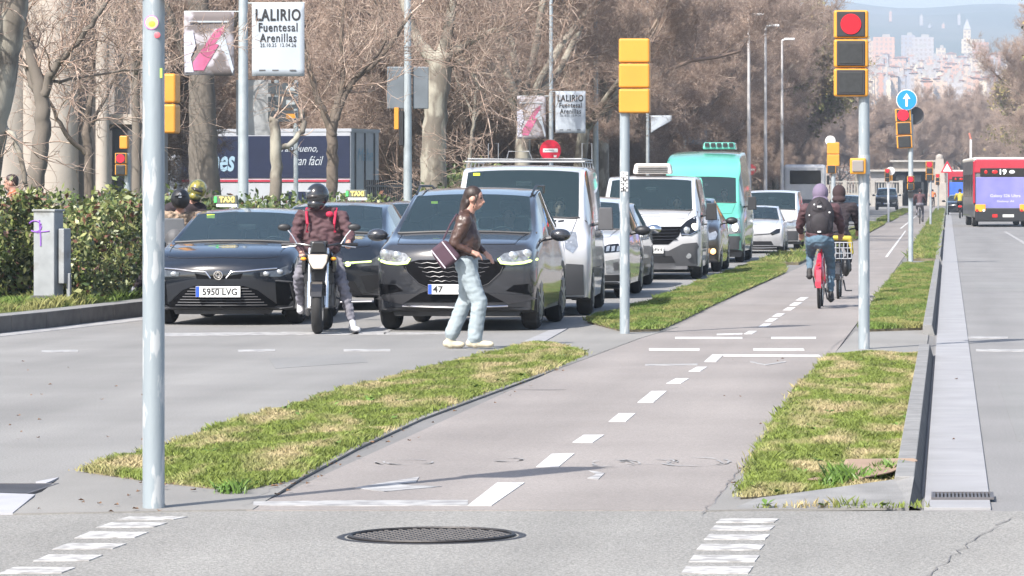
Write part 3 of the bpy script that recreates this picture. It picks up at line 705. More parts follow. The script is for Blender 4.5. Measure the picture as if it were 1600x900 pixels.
path_tree('street_tree', 112, 735, [[(722, 330, .06), (735, 240, .05), (742, 170, .045), (750, 60, .03)], [(738, 200, .03), (770, 110, .02), (800, 40, .015)], [(740, 180, .03), (705, 100, .02), (690, 40, .015)]], 'very thin pale sapling right of the thick plane trunk', 49, M_bark, dens=1)
gA = 'bare plane trees along the left pavement'; lA = 'bare brown plane tree in the dense rows left of the traffic'
y = 121
while y < 330:
    plant(rnd.choice([0, 1, 2]), -12.9+rnd.uniform(-.3, .3), y+rnd.uniform(-1, 1), lA, gA, s=rnd.uniform(.9, 1.08)); y += 15
for X0, y0, y1, st in ((-18.5, 92, 380, 11), (-24.5, 100, 400, 12), (-31, 125, 410, 13), (-39, 150, 430, 14), (-50, 175, 460, 15), (-64, 230, 480, 17)):
    y = y0
    while y < y1:
        xx, yy = X0+rnd.uniform(-1.5, 1.5), y+rnd.uniform(-2, 2); px = VX+xx*F/yy
        if px < 270 and yy < 100: y += st; continue
        if 255 < px < 610 and yy < 143: y += st; continue
        plant( rnd.choice([2, 4, 5, 4, 5]), xx, yy, lA, gA, s=rnd.uniform(.85, 1.15)); y += st
gB = 'olive leaved trees half way down the avenue'
for x, y in ((-11.2, 262), (-11.6, 282), (-11.5, 300), (-12, 322)): plant(6, x, y, 'tree with sparse olive leaves above the distant lamps on the left', gB, s=rnd.uniform(1.0, 1.15))
gP = 'low bare trees in the park behind the traffic'
for i in range(46):
    y = rnd.uniform(84, 330); x = -14.6-rnd.uniform(0, 5)
    if VX+x*F/y < 610 or (VX+x*F/y < 860 and y < 128): continue
    plant(rnd.choice([4, 5]), x, y, 'low tangled bare tree in the park behind the left pavement', gP, s=rnd.uniform(.55, .85))
gC = 'bare trees closing the end of the avenue'
for i in range(34):
    x = -26+i*1.75+rnd.uniform(-1, 1); y = rnd.uniform(430, 540)
    if y < 480 and -4 < x < 12: y += 60
    plant(rnd.choice([0, 1, 3]), x, y, 'hazy bare tree in the belt closing the far end of the avenue', gC, s=rnd.uniform(.86, 1.02)*(y/450))
gD = 'trees along the right side of the avenue'
for x, y in ((7.9, 232), (8.1, 258), (8.6, 290), (9.2, 318), (8.8, 345), (9.5, 372), (9.4, 400), (14, 300), (14.5, 335), (14, 380), (20, 320), (20, 390), (10, 425)):
    plant(rnd.choice([0, 1, 6]), x, y, 'bare pale tree beyond the red bus on the right side', gD, s=rnd.uniform(.95, 1.2))
# ---- hedge ----
def leaf_cloud(name, boxes, n, size, mats, seed, parent=None, z0=.2, weights=None):
    rg = np.random.default_rng(seed); Ps = []
    vol = np.array([(b[1]-b[0])*(b[3]-b[2])*(b[5]-b[4]) for b in boxes]); cnt = (vol/vol.sum()*n).astype(int)
    for b, c in zip(boxes, cnt):
        p = rg.uniform(0, 1, (c, 3)); ax = rg.integers(0, 3, c)
        sh = rg.random(c) < .75; v = rg.random(c)**2.5*.25; side = rg.random(c) < .5
        for a in range(3):
            k = sh & (ax == a); p[k, a] = np.where(side[k], v[k], 1-v[k])
        P = np.stack([b[0]+p[:, 0]*(b[1]-b[0]), b[2]+p[:, 1]*(b[3]-b[2]), b[4]+p[:, 2]*(b[5]-b[4])], 1); Ps.append(P)
    P = np.concatenate(Ps); n = len(P)
    bump = np.sin(P[:, 0]*2.7+1)*np.cos(P[:, 1]*2.1)+np.sin(P[:, 0]*6+P[:, 2]*4)*.5+np.sin(P[:, 1]*5.3+P[:, 2]*5)*.5
    P[:, 2] += (bump*.16+.10*np.sin(P[:, 0]*9+P[:, 1]*7))*(P[:, 2] > .9); P[:, 0] += bump*.10; P[:, 1] += bump*.1
    P += rg.normal(0, .03, P.shape)
    k = (np.sin(P[:, 0]*4.1+np.sin(P[:, 2]*3.3)*2)+np.cos(P[:, 1]*3.7+P[:, 2]*2.9)) > -1.25
    P = P[k]; n = len(P)
    u = rg.normal(0, 1, (n, 3)); u[:, 2] += .5; u /= np.linalg.norm(u, axis=1, keepdims=True); v = np.cross(u, rg.normal(0, 1, (n, 3))); v /= np.linalg.norm(v, axis=1, keepdims=True)
    s = size*rg.uniform(.5, 1.5, (n, 1)); V = np.concatenate([P-u*s, P+v*s*.5, P+u*s, P-v*s*.5]); I = np.arange(n)
    mi = rg.choice(len(mats), n, p=weights) if weights else rg.integers(0, len(mats), n)
    return np_obj(name, V, np.stack([I, I+n, I+2*n, I+3*n], 1), mats, mi, parent)
ML = [mat('hedge_leaf_dark', (.06, .09, .025), rough=.45, var=.3, scale=4), mat('hedge_leaf', (.14, .17, .05), rough=.45, var=.3, scale=4), mat('hedge_leaf_pale', (.27, .28, .11), rough=.4, var=.3, scale=4), mat('hedge_leaf_red', (.16, .075, .05), rough=.5, var=.3)]
def hedge(name, boxes, n, size, label, seed, w=(.27, .38, .27, .08)):
    t = empty(name, (0, 0, 0), 0, label, 'hedge')
    leaf_cloud('foliage', boxes, n, size, ML, seed, t, weights=list(w))
    mb = MB(); r = random.Random(seed)
    for b in boxes:
        for i in range(int((b[1]-b[0])*(b[3]-b[2])*3)+3):
            x, y = r.uniform(b[0]+.2, b[1]-.2), r.uniform(b[2]+.2, b[3]-.2); z = r.uniform(b[5]*.6, b[5]-.15)
            mb.tube([(x, y, .1), (x+r.uniform(-.2, .2), y+r.uniform(-.2, .2), z)], [.02, .006], 4)
    mb.obj('stems', M_barkd, t); return t
hedge('hedge', [(-19, -12.2, 52.2, 54, .2, 1.46), (-12.6, -11.15, 52.1, 55, .2, 1.4), (-15.2, -12.25, 50.6, 52.4, .2, 1.42)], 60000, .045, 'leafy green hedge behind the electrical cabinet at the left pavement', 31)
hedge('hedge', [(-12.9, -11.5, 57, 64, .2, 1.45), (-12.6, -11.4, 66, 82, .2, 1.35)], 26000, .05, 'dark hedge row behind the two taxis, in front of the delivery truck', 32, (.55, .3, .1, .05))
hedge('shrub', [(-12.6, -11.9, 92, 104, .1, 1.6), (-14.8, -13, 112, 122, .1, 2.2), (-15, -13, 125, 140, .1, 2)], 12000, .08, 'dark shrub belt in the park behind the grey sign backs', 33, (.7, .2, .1, 0))
# ======================= vehicles =======================
def paint_mat(name, col, metal=.0, rough=.28, dirt=.0):
    if name in _M: return _M[name]
    m = mat(name, col, rough=rough, metal=metal, var=.06, scale=2, coat=1, spec=.5)
    if dirt:
        n = m.node_tree.nodes; l = m.node_tree.links; b = n['Principled BSDF']; src = b.inputs['Base Color'].links[0].from_socket
        tc = [q for q in n if q.type == 'TEX_COORD'][0]; sp = n.new('ShaderNodeSeparateXYZ'); l.new(tc.outputs['Object'], sp.inputs[0])
        r = n.new('ShaderNodeMapRange'); r.inputs['From Min'].default_value = .95; r.inputs['From Max'].default_value = .25; l.new(sp.outputs['Z'], r.inputs['Value'])
        z = n.new('ShaderNodeTexNoise'); z.inputs['Scale'].default_value = 5; z.inputs['Detail'].default_value = 6; l.new(tc.outputs['Object'], z.inputs['Vector'])
        mu = n.new('ShaderNodeMath'); mu.operation = 'MULTIPLY'; l.new(r.outputs[0], mu.inputs[0]); l.new(z.outputs['Fac'], mu.inputs[1])
        m2 = n.new('ShaderNodeMath'); m2.operation = 'MULTIPLY'; m2.inputs[1].default_value = dirt*2; m2.use_clamp = True; l.new(mu.outputs[0], m2.inputs[0])
        mx = n.new('ShaderNodeMix'); mx.data_type = 'RGBA'; l.new(m2.outputs[0], mx.inputs['Factor']); l.new(src, mx.inputs['A']); mx.inputs['B'].default_value = (.16, .14, .12, 1)
        l.new(mx.outputs['Result'], b.inputs['Base Color'])
    return m
M_glass = glass_mat('car_glass', (.48, .62, .62)); M_glassd = glass_mat('dark_car_glass', (.12, .15, .16))
M_blk = mat('black_plastic', (.018, .018, .02), rough=.5, var=.15); M_gloss = mat('gloss_black', (.008, .008, .01), rough=.12, var=0, coat=.5)
M_grey = mat('grey_plastic', (.075, .075, .08), rough=.6, var=.15); M_chrome = mat('chrome', (.75, .75, .77), rough=.12, metal=1, var=0)
M_tyre = mat('tyre_rubber', (.022, .021, .021), rough=.85, var=.2, bump=.2, bscale=60); M_rim = mat('alloy', (.3, .3, .31), rough=.35, metal=.8, var=.1)
M_plate = mat('plate_white', (.72, .72, .70), rough=.4, var=.03); M_blue = mat('plate_blue', (.02, .08, .45), rough=.4, var=0); M_ink = mat('black_ink', (.015, .015, .018), rough=.5, var=0)
M_lens = mat('clear_lens', (.42, .44, .46), rough=.12, metal=.6, var=.25, scale=25); M_drl = mat('lit_strip', (.75, .95, .30), emit=1.1, var=0); M_lampon = mat('lit_lamp', (1, .93, .78), emit=1.5, var=0)
M_amber = mat('amber_lens', (.9, .35, .03), rough=.2, var=.1); M_redlens = mat('red_lens', (.6, .02, .02), rough=.2, var=.1); M_seat = mat('seat_cloth', (.12, .12, .125), rough=.9, var=.2)
M_mesh = mat('matte_grille', (.006, .006, .007), rough=1, var=0, spec=.08); M_inner = mat('cabin_lining', (.10, .10, .105), rough=.9, var=.1); M_white = mat('white_plastic', (.7, .7, .7), rough=.5, var=.05); M_sticker = mat('yellow_sticker', (.65, .8, .05), rough=.5, var=0)
M_orangelamp = mat('lit_orange_lamp', (1, .55, .2), emit=1.4, var=0)
CF = [-1, -.93, -.5, 0, .5, .93, 1]
def make_body(st, sweep, paint, wi, ws, rear_glass=None, nose=(.10, 0, .02, .10), crown=.05, sub=2):
    """st: stations (y, zb, zmid, zbelt, ztop, wl, wm, wb, wt); wi = interval index of the windscreen, ws = side window intervals"""
    NS, NX, NL = len(st), len(CF), 4; idx = {}; V = []
    def P(i, j, k):
        y, zb, zm, zt, ztop, wl, wm, wb, wt = st[i]; zz = [zb, zm, zt, ztop-crown*(.7 if i > 1 else .5)]; ww = [wl, wm, wb, wt]
        c = CF[j]; x = c*ww[k]; z = zz[k]
        if k == 3: z = ztop-(ztop-zz[3])*abs(c)**3
        yy = y
        if i <= 2: f = (1, .8, .35)[i]; yy += sweep*f*abs(c)**2.4+nose[k]*(1 if i == 0 else .6 if i == 1 else 0)
        if i >= NS-2: yy -= .12*abs(c)**2
        return (x, yy, z)
    def vid(i, j, k):
        if (i, j, k) not in idx: idx[(i, j, k)] = len(V); V.append(P(i, j, k))
        return idx[(i, j, k)]
    Fc, Mi = [], []; cr = {}
    def quad(a, b, c, d, m): Fc.append((a, b, c, d)); Mi.append(m)
    for i in range(NS-1):
        for j in range(NX-1):
            inner = 0 < j < NX-2
            quad(vid(i, j, 3), vid(i+1, j, 3), vid(i+1, j+1, 3), vid(i, j+1, 3), 1 if (i == wi and inner) else (3 if (i == rear_glass and inner) else 0))
            quad(vid(i, j, 0), vid(i, j+1, 0), vid(i+1, j+1, 0), vid(i+1, j, 0), 4)
        for k in range(NL-1):
            g = 2 if (k == 2 and i in ws) else 0
            quad(vid(i, NX-1, k), vid(i, NX-1, k+1), vid(i+1, NX-1, k+1), vid(i+1, NX-1, k), g)
            quad(vid(i, 0, k), vid(i+1, 0, k), vid(i+1, 0, k+1), vid(i, 0, k+1), g)
    for i in (0, NS-1):
        for j in range(NX-1):
            for k in range(NL-1): quad(vid(i, j, k), vid(i, j+1, k), vid(i, j+1, k+1), vid(i, j, k+1), 0)
    bm = bmesh.new(); vs = [bm.verts.new(v) for v in V]
    for f, m in zip(Fc, Mi):
        q = bm.faces.new([vs[a] for a in f]); q.material_index = m; q.smooth = True
    bmesh.ops.recalc_face_normals(bm, faces=bm.faces[:]); cl = bm.edges.layers.float.new('crease_edge')
    inv = {v: k for k, v in idx.items()}; bm.verts.index_update()
    for e in bm.edges:
        a, b = inv[e.verts[0].index], inv[e.verts[1].index]; mset = {f.material_index for f in e.link_faces}
        if len(mset) > 1: e[cl] = .85
        elif a[2] == b[2] == 3 and a[1] == b[1] and a[1] in (0, NX-1): e[cl] = .35
        elif a[2] == b[2] == 2 and a[1] == b[1] and a[1] in (0, NX-1): e[cl] = .3
        elif a[2] == b[2] == 0: e[cl] = .6
        elif a[0] == b[0] == NS-1 and (a[2] == b[2] == 3 or a[1] == b[1] and a[1] in (0, NX-1)): e[cl] = .6
    cv = bm.verts.layers.float.new('crease_vert')
    for v in bm.verts:
        i_, j_, k_ = inv[v.index]
        if k_ == 3 and j_ in (1, NX-2) and i_ in (wi, wi+1): v[cv] = .8
    me = bpy.data.meshes.new('body'); bm.to_mesh(me); bm.free()
    for m in (paint, M_glass, M_glassd, M_glassd, M_blk): me.materials.append(m)
    o = bpy.data.objects.new('body', me); COL.objects.link(o); s = o.modifiers.new('s', 'SUBSURF'); s.levels = s.render_levels = sub
    bake(o); return o
def add_wheels(root, Wt, ys, r=.335, tw=.22, rim=M_rim):
    for y in ys:
        for sx in (-1, 1):
            x = sx*(Wt-tw/2)
            mb = MB(); mb.torus((0, 0, 0), r-.055, .06, 'x', 32, 8, flat=tw/.12*.98); t = mb.obj('wheel', M_tyre, root, smooth=True); t.location = (x, y, r)
            m2 = MB(); m2.cyl((sx*(tw/2-.035), 0, 0), r*.66, .02, 'x', 24)
            for k in range(10):
                a = k*.628; M = Matrix.Rotation(a, 4, 'X'); m2.box((sx*(tw/2-.012), 0, r*.36), (.03, .045, r*.55), M=M)
            m2.cyl((sx*(tw/2-.01), 0, 0), r*.16, .035, 'x', 14); m2.torus((sx*(tw/2-.02), 0, 0), r*.66, .014, 'x', 28, 6)
            m2.obj('rim', rim, t)
def arch(mb, sx, Wt, y, r, zb=.1):
    pts = [(y+math.cos(a)*r*1.17, r+math.sin(a)*r*1.17) for a in np.linspace(-.35, math.pi+.35, 22)]
    mb.prism(pts, sx*(Wt-.26), sx*(Wt+.004), 'x')
def make_vehicle(name, label, cat, st, cx, cy, rz=0, scale=1, paint=None, sweep=.2, wi=2, ws=(3, 4, 5), rear_glass=None, wheels=(.9, 3.5), wr=.335, wt=None, group=None, interior=True, nose=(.10, 0, .02, .10), crown=.05, mirror=None, mirror_mat=None, fine=True, rim=M_rim, driver=True):
    root = empty(name, (cx, cy, 0), R(rz), label, cat, group, scale)
    o = make_body(st, sweep, paint, wi, ws, rear_glass, nose, crown); root_bvh = bvh_of(o)
    parts = split_mats(o, ['body', 'windscreen', 'side_window', 'rear_window', 'underbody'], root)
    if 'side_window' in parts: split_lr(parts['side_window'])
    W = max(s[6] for s in st); Wt = wt or W-.02
    def down(x, y):
        h = root_bvh.ray_cast(Vector((x, y, 6)), Vector((0, 0, -1)))[0]; return (x, y, (h.z if h else 1)+.004)
    cw_ = st[wi][7]; y0_ = st[wi][0]
    MB().tube([down(cw_*.93*k/8, y0_-.02-.03*(1-abs(k/8))) for k in range(-8, 9)], .018, 6).obj('cowl_strip', M_blk, root, smooth=True)
    hg = MB(); wq = st[1][8]*.86; hg.tube([down(wq*k/8, .16+sweep*.75*abs(k/8)**2.4) for k in range(-8, 9)], .0035, 4)
    for sx in (-1, 1): hg.tube([down(sx*wq*(1+.08*k/5), .16+sweep*.75+(y0_-.2-sweep*.7)*k/5) for k in range(6)], .0035, 4)
    hg.obj('bonnet_gap', M_ink, root)
    add_wheels(root, Wt, wheels, wr, rim=rim)
    for y in wheels:
        for sx in (-1, 1): mb = MB(); arch(mb, sx, Wt-.012, y, wr); mb.obj('wheel_arch', M_blk, root)
    cow = st[wi]; rf = st[wi+1]
    if interior:
        fl = .35; H = rf[4]; q_ = min(1, (H-.38)/1.22)
        m = MB(); m.box((0, cow[0]+.32, cow[3]-.16), (cow[7]*1.75, .5, .22), taper=.92); m.box((0, 2.2+cow[0], fl), (W*1.7, 2.6, .05)); m.obj('dashboard', M_inner, root, bevel=.03)
        for sx in (-1, 1):
            m = MB(); m.box((sx*.38, cow[0]+1.15, fl+.25), (.5, .5, .2)); m.box((sx*.38, cow[0]+1.45, fl+.3+.35*q_), (.5, .14, .65*q_), taper=.85); m.box((sx*.38, cow[0]+1.47, fl+.3+.78*q_), (.26, .1, .18*q_)); m.obj('seat', M_seat, root, bevel=.04)
        m = MB(); m.box((0, cow[0]+2.35, fl+.45*q_), (1.25, .16, .7*q_)); 
        for sx in (-.4, 0, .4): m.box((sx, cow[0]+2.37, fl+.88*q_), (.24, .1, .14))
        m.obj('rear_seat', M_seat, root, bevel=.04)
        M = Matrix.Translation((.38, cow[0]+.72, cow[3]-.02)) @ Matrix.Rotation(R(25), 4, 'X')
        m = MB(); m.torus((0, 0, 0), .17, .013, 'y', 28, 6, M=M); m.box((0, 0, -.02), (.3, .02, .05), M=M); m.obj('steering_wheel', M_blk, root)
        MB().box((0, rf[0]+.02, rf[4]-.2), (.22, .03, .07)).obj('rear_view_mirror', M_blk, root, bevel=.01)
    mz, my_, mw = mirror or (cow[3]+.02, cow[0]+.4, .24)
    for sx in (-1, 1):
        m = MB(); x = sx*(cow[7]+.02)
        m.tube([(x-sx*.08, my_+.02, mz-.04), (x+sx*.08, my_, mz-.01)], .025, 6)
        M = Matrix.Translation((x+sx*.15, my_, mz+.02))
        if mirror: m.box((0, 0, .03), (mw*.85, .13, mw*1.25), M=M, taper=.85); m.obj('door_mirror', mirror_mat or paint, root, smooth=True, angle=80, bevel=.06, seg=4)
        else: m.ball((0, 0, 0), (mw*.52, .085, mw*.32), 18, 10, M=M); m.box((0, .02, 0), (mw*.8, .09, mw*.4), M=M, taper=.9); m.obj('door_mirror', mirror_mat or paint, root, smooth=True)
    return root, root_bvh
class Face:
    """patches on the front of a vehicle, given in photo pixels"""
    def __init__(s, root, bvh, px, sc, side='front', k=1): s.r, s.b, s.px, s.sc, s.side, s.k = root, bvh, px, sc, side, k
    def T(s, p): return ((p[0]-s.px)/s.sc/s.k, (CH-(p[1]-HY)/s.sc)/s.k)
    def add(s, name, pts, m, out=.006, mirror=False, step=.06, deep=.03): return patch(s.b, [s.T(p) for p in pts], name, m, s.r, out, deep, s.side, step, mirror=mirror)
    def y(s, px, py):
        x, z = s.T((px, py)); h = s.b.ray_cast(Vector((x, -6, z)), Vector((0, 1, 0)))[0]; return Vector((x, h.y if h else 0, z))
    def plate(s, px, py, txt, w=.52, h=.11, part=None):
        c = s.y(px, py); y = c.y-.02; t = MB().box((c.x, y, c.z), (w, .012, h)).obj('number_plate', M_plate, s.r)
        b = MB().box((c.x-w/2+.022, y-.008, c.z), (.04, .006, h-.006)).obj('blue_band', M_blue, t)
        if txt and part: text_mesh(txt, .1, 'plate_number', M_ink, t, (c.x+part*w, y-.009, c.z), width=w*.115*len(txt), height=h*.66, bold=.002)
        elif txt: text_mesh(txt, .1, 'plate_number', M_ink, t, (c.x+.022, y-.009, c.z), width=w*.78, height=h*.66, bold=.002)
    def bar(s, name, pts, r, m, out=.01, parent=None):
        P = []; D = []
        for i in range(len(pts)-1):
            (ax, ay), (bx_, by_) = pts[i], pts[i+1]; n = max(1, int(math.hypot(bx_-ax, by_-ay)/s.sc/.05))
            D += [(ax+(bx_-ax)*k/n, ay+(by_-ay)*k/n) for k in range(n)]
        D.append(pts[-1])
        for p in D:
            q = s.y(*p); q.y -= out; P.append(q)
        return MB().tube(P, r, 6).obj(name, m, parent or s.r, smooth=True)

# ---- grey SUV ----
P_suv = paint_mat('dark_grey_paint', (.034, .036, .042), metal=.15, rough=.22)
suv_st = [(0, .27, .58, .90, 1.00, .80, .86, .84, .74), (.10, .24, .58, .93, 1.03, .88, .93, .90, .80), (.45, .22, .60, .98, 1.09, .92, .95, .93, .82),
          (1.15, .22, .60, 1.07, 1.15, .92, .95, .93, .87), (1.98, .22, .6, 1.08, 1.61, .92, .95, .91, .74), (2.9, .22, .6, 1.09, 1.71, .92, .95, .91, .74), (3.8, .22, .6, 1.10, 1.66, .92, .95, .89, .64),
          (4.42, .26, .62, 1.08, 1.40, .9, .93, .87, .66), (4.6, .3, .62, 1.02, 1.12, .86, .9, .84, .7)]
# windscreen interval: stations 3 -> 4
suv, sb = make_vehicle('suv', 'dark grey suv stopped at the line behind the walking woman', 'car', suv_st, -5.76, 46.35, 0, 1, P_suv, .22, 3, (4, 5, 6), 7, (.88, 3.58), .355, .94)
f = Face(suv, sb, 722.5, 134.2)
f.add('grille', [(647, 411), (668, 406), (777, 406), (798, 411), (803, 417), (776, 444), (760, 449), (686, 449), (669, 444), (642, 417)], M_mesh, .008)
g_t = M_chrome
f.bar('grille_trim', [(646, 417), (650, 426), (668, 443), (688, 451), (757, 451), (777, 443), (795, 426), (799, 417)], .0035, mat('satin_chrome', (.15, .15, .155), rough=.3, metal=.8, var=0), .012)
for yy in (411, 418, 425, 432, 439):
    pts = []
    w_ = 66-(yy-405)*.85
    for i in range(13):
        x = 722.5-w_+2*w_*i/12; pts.append((x, yy+(1.1 if (i//1) % 2 else -.8)))
    for seg_ in (pts[1:5], pts[8:12]): f.bar('grille_slat', seg_, .0038, mat('satin_chrome', (.15, .15, .155), rough=.3, metal=.8, var=0), .012)
    f.bar('grille_mesh', pts, .004, M_grey, .010)
for a in f.add('headlight', [(793, 402), (800, 396), (845, 388), (848, 394), (846, 404), (826, 409), (797, 411)], mat('lamp_glass', (.28, .29, .30), rough=.12, metal=.5, var=.45, scale=28), .008, True): pass
for sx in (-1, 1):
    for qx, qz in ((813, 400), (834, 397)):
        c = f.y(722.5+sx*(qx-722.5), qz); MB().ball((c.x, c.y-.004, c.z), (.06, .022, .055), 16, 10).obj('lamp', M_lens, suv, smooth=True)
    f.bar('running_light', [(722.5+sx*(x-722.5), y) for x, y in ((792, 404), (796, 411), (812, 412.5), (830, 411), (847, 406))], .016, M_drl, .012)
f.add('lower_intake', [(650, 466), (680, 455), (765, 455), (795, 466), (800, 473), (645, 473)], M_mesh, .006)
f.add('bumper_blade', [(776, 459), (835, 462), (850, 468), (806, 476)], mat('satin_grey', (.055, .055, .06), rough=.4, metal=.3, var=.05), .01, True)
f.add('fog_pocket', [(803, 455), (815, 446), (842, 444), (848, 452), (840, 462)], M_mesh, .004, True)
f.bar('skid_trim', [(640, 479), (722, 481), (805, 479)], .01, M_chrome, .02)
f.add('lower_valance', [(618, 481), (827, 481), (820, 495), (626, 495)], M_blk, .006)
f.plate(718, 452, '47', .52, .115, part=-.28)
f.add('hood_badge', [(714, 401), (731, 401), (731, 406), (714, 406)], M_chrome, .01)
mb = MB()
for sx in (-1, 1): mb.tube([(sx*.70, 2.1, 1.60), (sx*.71, 2.5, 1.70), (sx*.70, 3.5, 1.70), (sx*.66, 3.9, 1.62)], .016, 6)
split_lr(mb.obj('roof_rail', M_blk, suv, smooth=True))
MB().box((-.47, 1.98, 1.5), (.08, .01, .03)).obj('windscreen_sticker', M_sticker, suv)
# ---- first taxi ----
P_taxi = paint_mat('black_blue_paint', (.010, .013, .019), metal=.1, rough=.2)
sed_st = [(0, .22, .50, .72, .80, .78, .84, .82, .70), (.10, .20, .50, .78, .86, .86, .89, .87, .78), (.5, .18, .52, .86, .95, .88, .91, .89, .80),
          (1.15, .18, .52, .93, 1.02, .88, .91, .89, .80), (2.0, .18, .52, .95, 1.38, .88, .91, .87, .67), (2.8, .18, .52, .96, 1.45, .88, .91, .87, .65), (3.55, .18, .52, .97, 1.36, .88, .91, .86, .60),
          (4.3, .2, .54, .95, 1.08, .87, .9, .85, .68), (4.6, .25, .56, .92, 1.02, .84, .87, .82, .7)]
taxi, tb = make_vehicle('taxi', 'black taxi saloon with lit roof sign and 5950 plate behind the tall blue-grey pole', 'taxi', sed_st, -8.86, 48.35, 0, 1, P_taxi, .24, 3, (4, 5), 6, (.93, 3.58), .325, .9, nose=(.12, 0, .0, .12))
f = Face(taxi, tb, 342, 128.7)
f.add('lower_grille', [(283, 454), (303, 447), (381, 447), (401, 454), (430, 478), (424, 481), (260, 481), (254, 478)], M_mesh, .006)
for i in range(7): f.bar('grille_slat', [(x_, 451+i*4.4) for x_ in (342-46-i*4.3, 342, 342+46+i*4.3)], .0065, M_grey, .012)
f.add('upper_grille', [(304, 427), (325, 431), (359, 431), (380, 427), (376, 436), (308, 436)], M_mesh, .006)
for sx in (-1, 1):
    f.bar('chrome_wing', [(342+sx*d, y) for d, y in ((12, 435), (20, 425), (40, 424), (66, 421), (88, 419.5))], .009, M_chrome, .014)
    for qx, qy in ((72, 428), (92, 425)):
        c = f.y(342+sx*qx, qy); MB().ball((c.x, c.y-.004, c.z), (.045, .02, .03), 14, 8).obj('lamp', M_lens, taxi, smooth=True)
    f.bar('bumper_trim', [(342+sx*d, y) for d, y in ((86, 439), (110, 441), (114, 470), (108, 481), (86, 484))], .009, M_grey, .012)
f.add('headlight', [(405, 426), (428, 423), (452, 412), (456, 416), (450, 427), (434, 433), (406, 432)], mat('dark_lamp_glass', (.10, .11, .12), rough=.1, metal=.5, var=.3, scale=30), .006, True)
f.add('fog_pocket', [(428, 442), (448, 443), (452, 470), (444, 479), (428, 478)], M_mesh, .004, True)
f.add('lower_valance', [(262, 484), (422, 484), (416, 492), (268, 492)], M_blk, .006)
f.plate(341, 456, '5950 LVG', .54, .13)
c = f.y(342, 430); MB().torus((c.x, c.y-.03, c.z), .05, .009, 'y', 24, 6).torus((c.x, c.y-.032, c.z+.012), .024, .006, 'y', 18, 6).torus((c.x, c.y-.031, c.z), .028, .006, 'y', 18, 6).obj('badge', M_chrome, taxi, smooth=True)
f.bar('wiper', [(300, 383), (345, 381), (400, 383)], .006, M_blk, .01); f.bar('wiper', [(352, 381.5), (410, 381), (448, 382)], .006, M_blk, .01)
def taxi_sign(car, x, y, z, sx=1):
    s = MB().box((x, y, z), (.30, .12, .11), taper=.94).obj('roof_sign', mat('sign_housing', (.10, .11, .085), rough=.5, var=.05), car, bevel=.012)
    MB().box((x-.125, y-.065, z), (.03, .012, .07)).obj('green_lamp', mat('lit_green', (.05, .7, .1), emit=.7, var=0), s)
    text_mesh('TAXI', .1, 'lettering', mat('sign_yellow', (.8, .62, .15), emit=.35, var=0), s, (x+.02, y-.066, z), width=.19, height=.07, bold=.004)
    MB().box((x+.02, y-.02, z-.075), (.26, .1, .035)).obj('sign_base', M_white, s)
taxi_sign(taxi, -.32, 2.3, 1.53)
MB().box((-.45, 1.95, 1.32), (.1, .012, .05)).obj('windscreen_sticker', M_sticker, taxi)
# ---- second taxi ----
P_bl = paint_mat('black_paint', (.010, .013, .018), metal=.1, rough=.22)
t2, b2 = make_vehicle('taxi', 'second black taxi directly behind the motorcyclist, unlit roof sign', 'taxi', [(s[0],)+tuple(v*1.045 for v in s[1:5])+s[5:] for s in sed_st], -8.60, 54.2, 0, 1, P_bl, .24, 3, (4, 5), 6, (.93, 3.58), .325, .9)
f = Face(t2, b2, 497, 114.9)
f.add('headlight', [(556, 412), (575, 410), (592, 399), (597, 398), (598, 408), (592, 415), (560, 417)], mat('dark_lamp_glass', (.1, .11, .12)), .006, True)
f.bar('running_light', [(545, 413), (548, 411), (580, 409)], .012, M_drl, .012); c = f.y(545, 413); MB().ball((c.x, c.y, c.z), (.045, .02, .035)).obj('lamp', M_drl, t2)
f.add('lower_grille', [(440, 440), (554, 440), (566, 462), (428, 462)], M_blk, .006); f.bar('skid_trim', [(420, 472), (497, 473), (585, 471)], .01, M_chrome, .02)
f.add('fog_pocket', [(564, 432), (590, 430), (596, 450), (572, 456)], M_blk, .004, True); f.bar('grille_trim', [(440, 412), (497, 416), (554, 412)], .012, M_chrome, .01)
taxi_sign(t2, .21, 2.3, 1.6)
t3, b3 = make_vehicle('parked_car', 'dark blue car roof just visible between the second taxi and the grey suv', 'car', [(s[0],)+tuple(v*1.045 for v in s[1:5])+s[5:] for s in sed_st], -8.35, 60.6, 0, 1, paint_mat('navy_paint', (.02, .03, .05), metal=.3), .24, 3, (4, 5), 6, (.93, 3.58), .325, .9)
f = Face(t3, b3, 624, 102.5); f.add('headlight', [(680, 405), (705, 395), (715, 398), (708, 408), (684, 411)], M_lens, .006, True); f.add('lower_grille', [(580, 430), (668, 430), (678, 450), (570, 450)], M_blk, .006)
# ---- vans ----
def van_st(H=1.97, W=.98, L=4.9, hood=1.06, cowl=1.30, hy=.78, ry=1.42, wt=.80, belt=1.12):
    return [(0, .25, .6, hood-.12, hood-.03, W-.12, W-.05, W-.08, W-.22), (.10, .24, .6, hood-.08, hood+.02, W-.05, W-.015, W-.04, W-.15), (.42, .22, .62, hood, hood+.12, W-.02, W, W-.015, W-.12),
            (hy, .22, .62, belt, cowl, W-.02, W, W-.02, W-.12), (ry, .22, .62, belt+.02, H-.06, W-.02, W, W-.02, wt), (ry+.5, .22, .62, belt+.02, H, W-.02, W, W-.02, wt+.02), (2.5, .22, .62, belt+.02, H, W-.02, W, W-.02, wt+.03),
            (L-.15, .22, .62, belt, H, W-.02, W, W-.02, wt+.03), (L, .25, .62, belt, H-.04, W-.05, W-.02, W-.05, wt)]
P_wv = paint_mat('white_paint', (.52, .52, .53), rough=.32, dirt=.5)
P_wv2 = paint_mat('white_paint_clean', (.54, .54, .55), rough=.3, dirt=.35)
